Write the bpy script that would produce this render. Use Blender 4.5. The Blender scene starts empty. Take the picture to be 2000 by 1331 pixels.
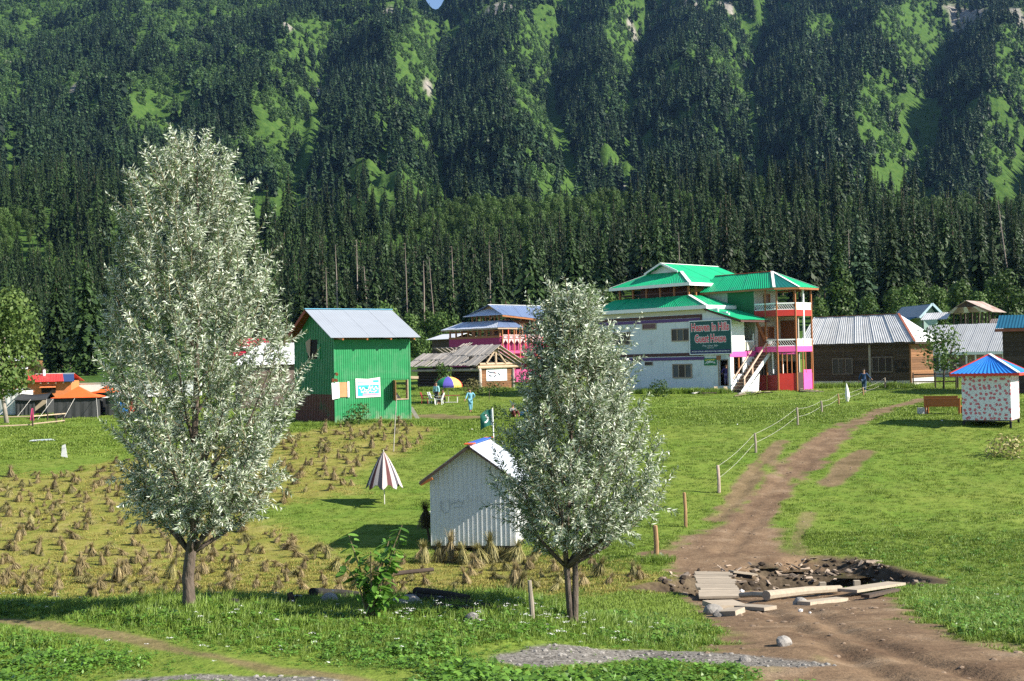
import bpy, bmesh, math, random
import numpy as np
from mathutils import Vector, Matrix, Euler

rnd = random.Random(7)
SC = bpy.context.scene
COL = SC.collection
R = math.radians

# ------------------------------------------------------------------ camera, sky, sun, exposure
F_PX, CXP, CYP = 2414.0, 1000.0, 665.5          # focal length and centre in pixels of a 2000 x 1331 frame
PITCH, ROLL, CAM_Z = R(1.056), R(1.2), 6.0
_r0, _u0, _f0 = np.array([1, 0, 0.]), np.array([0, -math.sin(PITCH), math.cos(PITCH)]), np.array([0, math.cos(PITCH), math.sin(PITCH)])
CR = _r0 * math.cos(ROLL) - _u0 * math.sin(ROLL)
CU = _u0 * math.cos(ROLL) + _r0 * math.sin(ROLL)
CF = _f0
cam_d = bpy.data.cameras.new('camera')
cam = bpy.data.objects.new('camera', cam_d)
COL.objects.link(cam)
cam.matrix_world = Matrix(((CR[0], CU[0], -CF[0], 0), (CR[1], CU[1], -CF[1], 0), (CR[2], CU[2], -CF[2], CAM_Z), (0, 0, 0, 1)))
cam_d.sensor_width = 36
cam_d.lens = 36 * F_PX / 2000
cam_d.clip_start, cam_d.clip_end = 0.1, 12000
SC.camera = cam

SUN_EL, SUN_AZ = R(34), R(18)                    # low sun from the right, a little towards the camera
SUN_DIR = Vector((math.cos(SUN_EL) * math.cos(SUN_AZ), -math.cos(SUN_EL) * math.sin(SUN_AZ), math.sin(SUN_EL)))
world = bpy.data.worlds.new('World')
SC.world = world
world.use_nodes = True
wn = world.node_tree
sky = wn.nodes.new('ShaderNodeTexSky')
sky.sky_type = 'NISHITA'
sky.sun_disc = False
sky.sun_elevation = SUN_EL
sky.sun_rotation = math.pi / 2 + SUN_AZ
sky.altitude = 2000
sky.air_density, sky.dust_density, sky.ozone_density = 1.0, 0.3, 1.5
wn.links.new(sky.outputs[0], wn.nodes['Background'].inputs[0])
wn.nodes['Background'].inputs[1].default_value = 0.08
sun_d = bpy.data.lights.new('sun', 'SUN')
sun_d.energy, sun_d.angle, sun_d.color = 4.6, R(0.53), (1.0, 0.93, 0.82)
sun = bpy.data.objects.new('sun', sun_d)
sun.rotation_euler = SUN_DIR.to_track_quat('Z', 'Y').to_euler()
sun.location = (60, -20, 80)
COL.objects.link(sun)
SC.view_settings.view_transform = 'Standard'
SC.view_settings.look = 'None'
SC.view_settings.gamma = 1
SC.view_settings.exposure = 1.24
SC.view_settings.use_curve_mapping = False
SC.cycles.max_bounces = 6
SC.cycles.diffuse_bounces = 3
SC.cycles.glossy_bounces = 2
SC.cycles.transmission_bounces = 4
SC.cycles.transparent_max_bounces = 6
SC.cycles.volume_bounces = 0
SC.cycles.use_denoising = False
SC.cycles.use_adaptive_sampling = False
SC.cycles.caustics_reflective = SC.cycles.caustics_refractive = False

# ------------------------------------------------------------------ numeric helpers
def ray(px, py):
    d = CF + (px - CXP) / F_PX * CR + (CYP - py) / F_PX * CU
    return d / d[1]                              # per metre of world y

def project(p):
    q = np.asarray(p, float) - np.array([0, 0, CAM_Z])
    z = q @ CF
    return CXP + (q @ CR) / z * F_PX, CYP - (q @ CU) / z * F_PX

def P(px, py, d):
    r = ray(px, py)
    return np.array([r[0] * d, d, CAM_Z + r[2] * d])

def sst(a, b, x):
    t = np.clip((np.asarray(x, float) - a) / (b - a), 0, 1)
    return t * t * (3 - 2 * t)

def _hash(ix, iy, seed):
    h = (ix.astype(np.int64) * 374761393 + iy.astype(np.int64) * 668265263 + seed * 2147483647) & 0xffffffff
    h = ((h ^ (h >> 13)) * 1274126177) & 0xffffffff
    return ((h ^ (h >> 16)) & 0xffff) / 65535.0

def vnoise(x, y, seed=0):
    x, y = np.asarray(x, float), np.asarray(y, float)
    ix, iy = np.floor(x), np.floor(y)
    fx, fy = x - ix, y - iy
    fx, fy = fx * fx * (3 - 2 * fx), fy * fy * (3 - 2 * fy)
    a, b = _hash(ix, iy, seed), _hash(ix + 1, iy, seed)
    c, d = _hash(ix, iy + 1, seed), _hash(ix + 1, iy + 1, seed)
    return (a + (b - a) * fx) * (1 - fy) + (c + (d - c) * fx) * fy - 0.5

def fbm(x, y, oct=4, seed=0):
    s, a = 0, 1.0
    for k in range(oct):
        s = s + a * vnoise(x * 2 ** k + 17.3 * k, y * 2 ** k - 9.1 * k, seed + k)
        a *= 0.5
    return s

def poly_dist(x, y, pts):
    """distance to a polyline, signed side (+ = right of the direction first->last), position 0..1"""
    pts = np.asarray(pts, float)
    best = np.full(np.shape(x), 1e9)
    side = np.zeros(np.shape(x))
    pos = np.zeros(np.shape(x))
    n = len(pts) - 1
    for i in range(n):
        a, b = pts[i], pts[i + 1]
        ab = b - a
        t = np.clip(((x - a[0]) * ab[0] + (y - a[1]) * ab[1]) / (ab @ ab + 1e-9), 0, 1)
        dx, dy = x - a[0] - t * ab[0], y - a[1] - t * ab[1]
        d = np.hypot(dx, dy)
        m = d < best
        best = np.where(m, d, best)
        side = np.where(m, np.sign(ab[1] * dx - ab[0] * dy), side)
        pos = np.where(m, (i + t) / n, pos)
    return best, side, pos

def in_poly(x, y, poly):
    poly = np.asarray(poly, float)
    x, y = np.asarray(x, float), np.asarray(y, float)
    inside = np.zeros(x.shape, bool)
    j = len(poly) - 1
    for i in range(len(poly)):
        xi, yi, xj, yj = poly[i][0], poly[i][1], poly[j][0], poly[j][1]
        c = ((yi > y) != (yj > y)) & (x < (xj - xi) * (y - yi) / (yj - yi + 1e-12) + xi)
        inside ^= c
        j = i
    return inside

# ------------------------------------------------------------------ height of the land
_L = [(-8, 1.7), (0, 1.7), (8, 2.45), (11, 2.75), (15, 2.95), (16.5, 3.1), (19, 3.95), (24, 5.2), (28, 5.75), (32, 6.1), (36, 6.3), (42, 6.3), (50, 5.6),
      (60, 4.5), (70, 3.4), (78, 3.3), (86, 3.3), (95, 3.0), (110, 2.4), (135, 1.9), (160, 1.0), (220, -1.6), (300, -11), (420, -29)]
_Rr = [(-8, 1.7), (0, 1.7), (8, 2.5), (11, 2.85), (15, 3.35), (20, 4.1), (25, 4.95), (28, 5.4), (30, 5.65), (33, 5.85), (36, 5.85), (42, 5.6), (47, 5.05),
       (54, 4.1), (60, 3.35), (70, 3.1), (82, 2.8), (95, 2.4), (110, 2.2), (135, 1.7), (160, -0.6), (220, -8), (300, -17), (420, -33)]
_M = [(500, -54), (560, -66), (700, -104), (1000, -195), (1400, -345), (1800, -525), (2100, -690), (2300, -800), (2700, -700), (4500, -500)]
_ly = np.linspace(math.log(30), math.log(4500 + 38), 5000)

def _prof(knots):
    k = np.array(knots)
    v = np.interp(np.exp(_ly), k[:, 0] + 38, k[:, 1])
    w = np.hanning(41); w /= w.sum()
    return np.convolve(np.pad(v, 20, mode='edge'), w, 'valid')
_PL, _PR = _prof(_L + _M), _prof(_Rr + _M)

def h_base(x, y):
    x, y = np.asarray(x, float), np.asarray(y, float)
    u = x / np.maximum(y, 8)
    t = sst(-0.02, 0.10, u)
    q = np.log(np.maximum(y + 38, 30.1))
    return CAM_Z - (np.interp(q, _ly, _PL) * (1 - t) + np.interp(q, _ly, _PR) * t)

def hit(px, py, fn, d0=5., d1=2400.):
    r = ray(px, py)
    ds = np.exp(np.linspace(math.log(d0), math.log(d1), 2500))
    e = CAM_Z + r[2] * ds - fn(r[0] * ds, ds)
    k = np.argmax(e < 0)
    if e[k] >= 0:
        k = len(ds) - 1
    a, b = ds[max(k - 1, 0)], ds[k]
    for _ in range(25):
        m = 0.5 * (a + b)
        if CAM_Z + r[2] * m - float(fn(r[0] * m, m)) < 0: b = m
        else: a = m
    return np.array([r[0] * b, b])

# gullies of the mountain side: pixel polyline from the top down, flank widths left / right, depth, bare width
GUL = [([(1085, 20), (1078, 100), (1105, 190), (1140, 270), (1190, 352)], 100, 62, 46, 24),
       ([(1255, 5), (1232, 90), (1228, 180), (1212, 270), (1196, 348)], 95, 60, 44, 8),
       ([(1395, 10), (1370, 120), (1360, 220), (1350, 300)], 60, 50, 14, 0),
       ([(1480, 10), (1462, 100), (1484, 200), (1506, 290), (1545, 352)], 90, 62, 46, 20),
       ([(1625, 30), (1612, 130), (1640, 230), (1672, 315)], 70, 50, 26, 4),
       ([(1850, 5), (1822, 90), (1800, 170), (1790, 250), (1800, 330)], 95, 80, 56, 38),
       ([(2080, 60), (2030, 180), (1985, 280), (1960, 345)], 110, 90, 60, 50),
       ([(872, 25), (862, 90), (838, 165), (850, 235), (890, 300), (960, 360)], 90, 55, 40, 12),
       ([(640, 60), (622, 150), (606, 220), (560, 310), (515, 400)], 95, 70, 34, 15),
       ([(420, 40), (380, 140), (330, 240), (300, 340)], 110, 70, 14, 5),
       ([(60, 40), (40, 160), (20, 260), (40, 380)], 130, 90, 18, 8),
       ([(180, 60), (150, 190), (130, 300)], 100, 70, 10, 0),
       ([(760, 220), (745, 290), (765, 370)], 60, 40, 22, 14),
       ([(690, 250), (700, 320), (690, 395)], 50, 36, 18, 12),
       ([(1005, 215), (1000, 290), (1010, 350)], 55, 38, 18, 3)]
GULW = [(np.array([hit(px, py, h_base, 300) for px, py in g[0]]),) + g[1:] for g in GUL]

# outline of the muddy ditch by the plank bridge, in metres, from what lies where in the photograph
def ground_xy(pts):
    return np.array([hit(px, py, h_base) for px, py in pts])
DITCH = ground_xy([(1340, 1165), (1345, 1128), (1400, 1118), (1480, 1098), (1560, 1085), (1660, 1085), (1712, 1105), (1745, 1140), (1650, 1150), (1520, 1160), (1440, 1160)])
RUTS = [ground_xy([(1400, 1085), (1428, 1040), (1478, 985), (1530, 930), (1582, 880), (1645, 832)]), ground_xy([(1425, 1085), (1458, 1040), (1506, 985), (1555, 930), (1602, 880), (1660, 832)]), ground_xy([(1395, 1020), (1440, 975), (1470, 928), (1502, 888)]), ground_xy([(1980, 1335), (1800, 1290), (1660, 1235), (1560, 1190)]), ground_xy([(1760, 1335), (1640, 1270), (1540, 1215), (1450, 1180)])]
DITCH_LINE = ground_xy([(1335, 1150), (1440, 1135), (1560, 1120), (1660, 1115), (1725, 1132)])

def h_land(x, y):
    x, y = np.asarray(x, float), np.asarray(y, float)
    z = h_base(x, y)
    near = y < 200
    # small unevenness of the turf, ditch
    z = z + np.where(near, 0.10 * fbm(x * 0.35, y * 0.35, 3, 5) * sst(4, 30, y) + 0.05 * fbm(x * 1.7, y * 1.7, 2, 9), 0)
    for ln in RUTS:
        d, s, p = poly_dist(x, y, ln)
        z = z - np.where(near, .075 * np.exp(-(d / .17) ** 2) * (.6 + .8 * vnoise(x * .8, y * .8, 6)), 0)
    d, s, p = poly_dist(x, y, DITCH_LINE)
    prof = np.clip(1 - d / 1.15, 0, 1)
    z = z - np.where(near, 0.62 * np.minimum(prof * 2.6, 1.0), 0)
    dd, s, p = poly_dist(x, y, np.vstack([DITCH, DITCH[:1]]))
    z = z - np.where(near, 0.34 * sst(-.15, .7, np.where(in_poly(x, y, DITCH), dd, -dd)) * (prof < .4), 0)
    # mountain relief
    m = sst(430, 700, y)
    u = x / np.maximum(y, 8)
    rel = 34 * fbm((x + .45 * y) * .0062, (y - .2 * x) * .0030, 4, 21) + 20 * np.abs(fbm((x + .6 * y) * .016, (y - .3 * x) * .006, 3, 33)) + 7 * fbm(x * 0.025, y * 0.02, 3, 41)
    far = y > 380
    carve = np.zeros(np.shape(x))
    if np.any(far):
        wob = fbm(x * .012, y * .007, 3, 99)
        for pts, wl, wr, A, bare in GULW:
            d, s, p = poly_dist(x, y, pts); d = np.abs(d + 16 * wob)
            w = np.where(s < 0, wl, wr) * (0.75 + 0.5 * p)      # first->last runs towards the camera: s<0 lies east
            c = 1.25 * (.75 + .6 * (vnoise(x * .004, y * .006, 88) + .5)) * A * np.clip(1 - d / w, 0, 1) ** 1.05
            carve = np.maximum(carve, c)
    notch = 128 * sst(1650, 2100, y) * np.exp(-((u + 0.058) / 0.019) ** 2)
    z = z + np.where(far, m * (rel - carve) - notch, 0)
    return z

def gz(x, y):
    return float(h_land(np.array([x]), np.array([y]))[0])

def G(px, py):
    """the point of the land seen at a pixel"""
    x, y = hit(px, py, h_land, 6, 400)
    return np.array([x, y, gz(x, y)])

def GD(px, d):
    """the point of the land at distance d under a pixel column"""
    py = 800.
    for _ in range(6):
        x = ray(px, py)[0] * d
        z = gz(x, d)
        py = project((x, d, z))[1]
    return np.array([x, d, z])

# ------------------------------------------------------------------ materials
MATS = {}
def mat(name, col, rough=0.7, var=0.12, scale=6.0, metal=0.0, spec=0.3, rand=0.0, bump=0.0, wave=None, dirt=None, trans=0.0, stretch=(1, 1, 1), splash=None):
    """procedural surface: a base colour broken up by noise, optionally varied per object, ribbed, stained"""
    if name in MATS: return MATS[name]
    m = bpy.data.materials.new(name); m.use_nodes = True
    nt = m.node_tree; N = nt.nodes; K = nt.links
    b = N['Principled BSDF']
    b.inputs['Roughness'].default_value = rough
    b.inputs['Metallic'].default_value = metal
    b.inputs['Specular IOR Level'].default_value = spec
    tc = N.new('ShaderNodeTexCoord')
    mp = N.new('ShaderNodeMapping'); mp.inputs['Scale'].default_value = stretch
    K.new(tc.outputs['Object'], mp.inputs[0])
    no = N.new('ShaderNodeTexNoise'); no.inputs['Scale'].default_value = scale; no.inputs['Detail'].default_value = 5; no.inputs['Roughness'].default_value = 0.65
    K.new(mp.outputs[0], no.inputs[0])
    mr = N.new('ShaderNodeMapRange'); mr.inputs[1].default_value = 0.25; mr.inputs[2].default_value = 0.75
    mr.inputs[3].default_value = 1 - var; mr.inputs[4].default_value = 1 + var
    K.new(no.outputs['Fac'], mr.inputs[0])
    val = mr.outputs[0]
    if rand:
        oi = N.new('ShaderNodeObjectInfo')
        mr2 = N.new('ShaderNodeMapRange'); mr2.inputs[3].default_value = 1 - rand; mr2.inputs[4].default_value = 1 + rand
        K.new(oi.outputs['Random'], mr2.inputs[0])
        mu = N.new('ShaderNodeMath'); mu.operation = 'MULTIPLY'
        K.new(val, mu.inputs[0]); K.new(mr2.outputs[0], mu.inputs[1]); val = mu.outputs[0]
    vm = N.new('ShaderNodeVectorMath'); vm.operation = 'SCALE'; vm.inputs[0].default_value = col
    K.new(val, vm.inputs['Scale'])
    out = vm.outputs[0]
    if dirt:
        dc, dscale, dth, dst = dirt
        n2 = N.new('ShaderNodeTexNoise'); n2.inputs['Scale'].default_value = dscale; n2.inputs['Detail'].default_value = 6; n2.inputs['Roughness'].default_value = 0.7
        K.new(tc.outputs['Object'], n2.inputs[0])
        rr = N.new('ShaderNodeMapRange'); rr.inputs[1].default_value = dth; rr.inputs[2].default_value = dth + 0.16; rr.inputs[4].default_value = dst
        K.new(n2.outputs['Fac'], rr.inputs[0])
        mx = N.new('ShaderNodeMix'); mx.data_type = 'RGBA'
        K.new(rr.outputs[0], mx.inputs['Factor']); K.new(out, mx.inputs['A']); mx.inputs['B'].default_value = (*dc, 1)
        out = mx.outputs['Result']
    if splash:                                     # mud splashed up from the ground, ragged upper edge
        sc_, sh_, sa_ = splash
        s3 = N.new('ShaderNodeSeparateXYZ'); K.new(tc.outputs['Object'], s3.inputs[0])
        n3 = N.new('ShaderNodeTexNoise'); n3.inputs['Scale'].default_value = 3.0; n3.inputs['Detail'].default_value = 6; K.new(tc.outputs['Object'], n3.inputs[0])
        m3 = N.new('ShaderNodeMath'); m3.operation = 'MULTIPLY_ADD'; m3.inputs[1].default_value = sh_ * 2.2; K.new(n3.outputs['Fac'], m3.inputs[0]); m3.inputs[2].default_value = -sh_ * .6
        m4 = N.new('ShaderNodeMath'); m4.operation = 'SUBTRACT'; K.new(m3.outputs[0], m4.inputs[0]); K.new(s3.outputs[2], m4.inputs[1])
        r3 = N.new('ShaderNodeMapRange'); r3.inputs[1].default_value = -.15 * sh_; r3.inputs[2].default_value = .6 * sh_; r3.inputs[4].default_value = sa_; K.new(m4.outputs[0], r3.inputs[0])
        x3 = N.new('ShaderNodeMix'); x3.data_type = 'RGBA'; K.new(r3.outputs[0], x3.inputs['Factor']); K.new(out, x3.inputs['A']); x3.inputs['B'].default_value = (*sc_, 1)
        out = x3.outputs['Result']
    K.new(out, b.inputs['Base Color'])
    hgt = None
    if wave:
        ax, freq, amt = wave
        sx = N.new('ShaderNodeSeparateXYZ'); K.new(tc.outputs['Object'], sx.inputs[0])
        ma = N.new('ShaderNodeMath'); ma.operation = 'MULTIPLY'; ma.inputs[1].default_value = freq * 2 * math.pi
        if ax == 'XY':
            ad = N.new('ShaderNodeMath'); ad.operation = 'ADD'; K.new(sx.outputs[0], ad.inputs[0]); K.new(sx.outputs[1], ad.inputs[1]); K.new(ad.outputs[0], ma.inputs[0])
        else:
            K.new(sx.outputs[ax], ma.inputs[0])
        si = N.new('ShaderNodeMath'); si.operation = 'SINE'; K.new(ma.outputs[0], si.inputs[0])
        bp = N.new('ShaderNodeBump'); bp.inputs['Strength'].default_value = amt; bp.inputs['Distance'].default_value = 0.03
        K.new(si.outputs[0], bp.inputs['Height']); hgt = bp
    if bump:
        bp = N.new('ShaderNodeBump'); bp.inputs['Strength'].default_value = bump; bp.inputs['Distance'].default_value = 0.03
        K.new(no.outputs['Fac'], bp.inputs['Height'])
        if hgt: K.new(hgt.outputs[0], bp.inputs['Normal'])
        hgt = bp
    if hgt: K.new(hgt.outputs[0], b.inputs['Normal'])
    if trans:
        tr = N.new('ShaderNodeBsdfTranslucent'); K.new(out, tr.inputs[0])
        ms = N.new('ShaderNodeMixShader'); ms.inputs[0].default_value = trans
        K.new(b.outputs[0], ms.inputs[1]); K.new(tr.outputs[0], ms.inputs[2])
        K.new(ms.outputs[0], N['Material Output'].inputs[0])
    MATS[name] = m
    return m

def leaf_mat(name, col, col2, rand=0.25, back=None, trans=0.25, rough=0.55, spec=0.25, island=True):
    """foliage: two greens mixed per leaf and per plant; optional paler underside"""
    m = bpy.data.materials.new(name); m.use_nodes = True
    nt = m.node_tree; N = nt.nodes; K = nt.links
    b = N['Principled BSDF']; b.inputs['Roughness'].default_value = rough; b.inputs['Specular IOR Level'].default_value = spec
    ge = N.new('ShaderNodeNewGeometry'); oi = N.new('ShaderNodeObjectInfo')
    mx = N.new('ShaderNodeMix'); mx.data_type = 'RGBA'; mx.inputs['A'].default_value = (*col, 1); mx.inputs['B'].default_value = (*col2, 1)
    K.new(ge.outputs['Random Per Island'] if island else oi.outputs['Random'], mx.inputs['Factor'])
    mr = N.new('ShaderNodeMapRange'); mr.inputs[3].default_value = 1 - rand; mr.inputs[4].default_value = 1 + rand
    K.new(oi.outputs['Random'], mr.inputs[0])
    src = mx.outputs['Result']
    if back:
        mb = N.new('ShaderNodeMix'); mb.data_type = 'RGBA'; K.new(ge.outputs['Backfacing'], mb.inputs['Factor']); K.new(src, mb.inputs['A']); mb.inputs['B'].default_value = (*back, 1)
        src = mb.outputs['Result']
    vm = N.new('ShaderNodeVectorMath'); vm.operation = 'SCALE'; K.new(src, vm.inputs[0]); K.new(mr.outputs[0], vm.inputs['Scale'])
    K.new(vm.outputs[0], b.inputs['Base Color'])
    if trans:
        tr = N.new('ShaderNodeBsdfTranslucent'); K.new(vm.outputs[0], tr.inputs[0])
        ms = N.new('ShaderNodeMixShader'); ms.inputs[0].default_value = trans
        K.new(b.outputs[0], ms.inputs[1]); K.new(tr.outputs[0], ms.inputs[2]); K.new(ms.outputs[0], N['Material Output'].inputs[0])
    MATS[name] = m
    return m

# ------------------------------------------------------------------ mesh helpers
def np_mesh(name, V, Fq, mats, mi=None, smooth=False):
    """mesh from numpy: V (n,3); Fq (m,3) or (m,4) or a list of such"""
    me = bpy.data.meshes.new(name)
    Fs = Fq if isinstance(Fq, list) else [Fq]
    V = np.asarray(V, np.float32)
    me.vertices.add(len(V)); me.vertices.foreach_set('co', V.ravel())
    idx = np.concatenate([f.ravel() for f in Fs]).astype(np.int32)
    tot = np.concatenate([np.full(len(f), f.shape[1], np.int32) for f in Fs])
    st = np.concatenate([[0], np.cumsum(tot)[:-1]]).astype(np.int32)
    me.loops.add(len(idx)); me.loops.foreach_set('vertex_index', idx)
    me.polygons.add(len(tot)); me.polygons.foreach_set('loop_start', st); me.polygons.foreach_set('loop_total', tot)
    if mi is not None: me.polygons.foreach_set('material_index', np.asarray(mi, np.int32))
    if smooth: me.polygons.foreach_set('use_smooth', np.ones(len(tot), bool))
    for m in (mats if isinstance(mats, (list, tuple)) else [mats]): me.materials.append(m)
    me.update(calc_edges=True)
    return me

class MB:
    """collects simple shapes into one mesh"""
    def __init__(s): s.v, s.f = [], []
    def add(s, vs, fs):
        o = len(s.v); s.v += [tuple(map(float, v)) for v in vs]; s.f += [tuple(i + o for i in f) for f in fs]; return s
    def hexa(s, c):  # 8 corners: bottom 0-3 counter-clockwise, top 4-7
        return s.add(c, [(3, 2, 1, 0), (4, 5, 6, 7), (0, 1, 5, 4), (1, 2, 6, 5), (2, 3, 7, 6), (3, 0, 4, 7)])
    def box(s, x0, x1, y0, y1, z0, z1):
        return s.hexa([(x0, y0, z0), (x1, y0, z0), (x1, y1, z0), (x0, y1, z0), (x0, y0, z1), (x1, y0, z1), (x1, y1, z1), (x0, y1, z1)])
    def beam(s, p, q, w, h, up=(0, 0, 1)):
        p, q, up = Vector(p), Vector(q), Vector(up)
        d = (q - p).normalized()
        a = d.cross(up)
        if a.length < 1e-4: a = d.cross(Vector((1, 0, 0)))
        a.normalize(); b = a.cross(d)
        a, b = a * w / 2, b * h / 2
        return s.add([p - a - b, p + a - b, q + a - b, q - a - b, p - a + b, p + a + b, q + a + b, q - a + b],
                     [(0, 1, 2, 3), (7, 6, 5, 4), (0, 4, 5, 1), (1, 5, 6, 2), (2, 6, 7, 3), (3, 7, 4, 0)])
    def tube(s, pts, rad, n=8, cap=True, jit=0.0):
        pts = [Vector(p) for p in pts]
        if not hasattr(rad, '__len__'): rad = [rad] * len(pts)
        o = len(s.v)
        ref = Vector((0.3, 0.9, 0.2))
        for i, p in enumerate(pts):
            d = (pts[min(i + 1, len(pts) - 1)] - pts[max(i - 1, 0)]).normalized()
            a = d.cross(ref)
            if a.length < 1e-3: a = d.cross(Vector((1, 0, 0)))
            a.normalize(); b = d.cross(a)
            for k in range(n):
                t = 2 * math.pi * k / n
                r = rad[i] * (1 + jit * (rnd.random() - .5))
                s.v.append(tuple(p + a * (r * math.cos(t)) + b * (r * math.sin(t))))
        for i in range(len(pts) - 1):
            for k in range(n):
                k2 = (k + 1) % n
                s.f.append((o + i * n + k, o + i * n + k2, o + (i + 1) * n + k2, o + (i + 1) * n + k))
        if cap:
            s.f.append(tuple(o + k for k in reversed(range(n))))
            s.f.append(tuple(o + (len(pts) - 1) * n + k for k in range(n)))
        return s
    def slab(s, quad, t):
        """a sheet of thickness t below the given polygon"""
        q = [Vector(p) for p in quad]
        n = (q[1] - q[0]).cross(q[2] - q[0]).normalized()
        if n.z < 0: n = -n; q = q[::-1]
        lo = [p - n * t for p in q]; m = len(q)
        return s.add(q + lo, [tuple(range(m)), tuple(range(2 * m - 1, m - 1, -1))] + [(i, m + i, m + (i + 1) % m, (i + 1) % m) for i in range(m)])
    def corr(s, quad, nrib, amp, t=0.01):
        """corrugated sheet: quad = eave0, eave1, ridge1, ridge0; ribs run from eave to ridge"""
        a, b, c, d = [Vector(p) for p in quad]
        n = (b - a).cross(d - a).normalized()
        k = nrib * 2
        top, bot = [], []
        for i in range(k + 1):
            w = n * (amp if i % 2 else -amp)
            f = i / k
            e, r = a.lerp(b, f) + w, d.lerp(c, f) + w
            top += [e, r]; bot += [e - n * t, r - n * t]
        o = len(top)
        fs = []
        for i in range(k):
            fs.append((2 * i, 2 * i + 2, 2 * i + 3, 2 * i + 1))
            fs.append((o + 2 * i + 1, o + 2 * i + 3, o + 2 * i + 2, o + 2 * i))
            fs.append((2 * i, o + 2 * i, o + 2 * i + 2, 2 * i + 2)); fs.append((2 * i + 1, 2 * i + 3, o + 2 * i + 3, o + 2 * i + 1))
        return s.add(top + bot, fs)
    def mesh(s, name, m, smooth=False):
        me = bpy.data.meshes.new(name)
        me.from_pydata(s.v, [], s.f)
        me.validate()
        if m: me.materials.append(m)
        if smooth: me.polygons.foreach_set('use_smooth', np.ones(len(me.polygons), bool))
        me.update()
        return me
    def build(s, name, m, parent=None, smooth=False, **kw):
        return link(name, s.mesh(name, m, smooth), parent, **kw)

def link(name, me, parent=None, loc=None, rot=None, scale=None, **props):
    o = bpy.data.objects.new(name, me)
    COL.objects.link(o)
    if parent is not None: o.parent = parent
    if loc is not None: o.location = loc
    if rot is not None: o.rotation_euler = rot
    if scale is not None: o.scale = (scale,) * 3 if not hasattr(scale, '__len__') else scale
    for k, v in props.items(): o[k] = v
    return o

def thing(name, label, cat, loc=(0, 0, 0), rz=0.0, group=None):
    o = link(name, None, loc=[float(c) for c in loc], rot=(0, 0, rz))
    o.empty_display_size = 0.3
    o['label'] = label; o['category'] = cat
    if group: o['group'] = group
    return o

def tag(o, label, cat, group=None):
    o['label'] = label; o['category'] = cat
    if group: o['group'] = group
    return o

def children(o):
    return [c for c in o.children]

def copy_tree(o, parent=None):
    c = o.copy(); COL.objects.link(c)
    if parent: c.parent = parent
    for ch in o.children: copy_tree(ch, c)
    return c

def bar_part(name, p, q, w, h, m, parent, up=(0, 0, 1), **kw):
    return MB().beam(p, q, w, h, up).build(name, m, parent, **kw)

# ------------------------------------------------------------------ scattering (ground cover and far woods only)
def scatter(name, pts, scale, rz, idx, protos, kind='stuff', tilt=None, **props):
    """one object whose points carry copies of the prototypes"""
    me = bpy.data.meshes.new(name)
    n = len(pts)
    me.vertices.add(n); me.vertices.foreach_set('co', np.asarray(pts, np.float32).ravel())
    a = me.attributes.new('scl', 'FLOAT', 'POINT'); a.data.foreach_set('value', np.asarray(scale, np.float32))
    rot = np.zeros((n, 3), np.float32); rot[:, 2] = rz
    if tilt is not None: rot[:, 0] = tilt[:, 0]; rot[:, 1] = tilt[:, 1]
    a = me.attributes.new('rot', 'FLOAT_VECTOR', 'POINT'); a.data.foreach_set('vector', rot.ravel())
    a = me.attributes.new('pick', 'INT', 'POINT'); a.data.foreach_set('value', np.asarray(idx, np.int32))
    o = link(name, me)
    o['kind'] = kind
    for k, v in props.items(): o[k] = v
    pc = bpy.data.collections.new(name + '_sources')
    for k, pm in enumerate(protos):
        pc.objects.link(bpy.data.objects.new(f'{name}_source_{k:02d}', pm))
    ng = bpy.data.node_groups.new(name + '_spread', 'GeometryNodeTree')
    ng.interface.new_socket('Geometry', in_out='INPUT', socket_type='NodeSocketGeometry')
    ng.interface.new_socket('Geometry', in_out='OUTPUT', socket_type='NodeSocketGeometry')
    N, K = ng.nodes, ng.links
    gi, go = N.new('NodeGroupInput'), N.new('NodeGroupOutput')
    ci = N.new('GeometryNodeCollectionInfo'); ci.inputs[0].default_value = pc; ci.inputs[1].default_value = True; ci.inputs[2].default_value = True
    ip = N.new('GeometryNodeInstanceOnPoints'); ip.inputs['Pick Instance'].default_value = True
    def at(nm, ty):
        q = N.new('GeometryNodeInputNamedAttribute'); q.data_type = ty; q.inputs[0].default_value = nm; return q.outputs[0]
    K.new(gi.outputs[0], ip.inputs['Points']); K.new(ci.outputs[0], ip.inputs['Instance'])
    K.new(at('pick', 'INT'), ip.inputs['Instance Index']); K.new(at('rot', 'FLOAT_VECTOR'), ip.inputs['Rotation']); K.new(at('scl', 'FLOAT'), ip.inputs['Scale'])
    K.new(ip.outputs[0], go.inputs[0])
    md = o.modifiers.new('spread', 'NODES'); md.node_group = ng
    return o
# ------------------------------------------------------------------ local frames of buildings
class Fr:
    """a building's frame: origin on the ground, X turned by th degrees from east, Y to its left"""
    def __init__(s, o, th):
        s.o = np.asarray(o, float); s.th = R(th)
        s.ex = np.array([math.cos(s.th), math.sin(s.th), 0]); s.ey = np.array([-math.sin(s.th), math.cos(s.th), 0])
    def w(s, x, y, z=0.): return s.o + s.ex * x + s.ey * y + np.array([0, 0, z])
    def _hit(s, n, c, px, py):
        r = ray(px, py); o = np.array([0, 0, CAM_Z]) - s.o
        t = (c - o @ n) / (r @ n)
        return o + r * t
    def onx(s, c, px, py):
        p = s._hit(s.ex, c, px, py); return p @ s.ey, p[2]
    def ony(s, c, px, py):
        p = s._hit(s.ey, c, px, py); return p @ s.ex, p[2]
    def onz(s, c, px, py):
        p = s._hit(np.array([0, 0, 1.]), c, px, py); return p @ s.ex, p @ s.ey
    def px(s, x, y, z=0.): return project(s.w(x, y, z))
# ------------------------------------------------------------------ the land: valley ground and mountain side
NR = np.random.default_rng(11)

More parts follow.
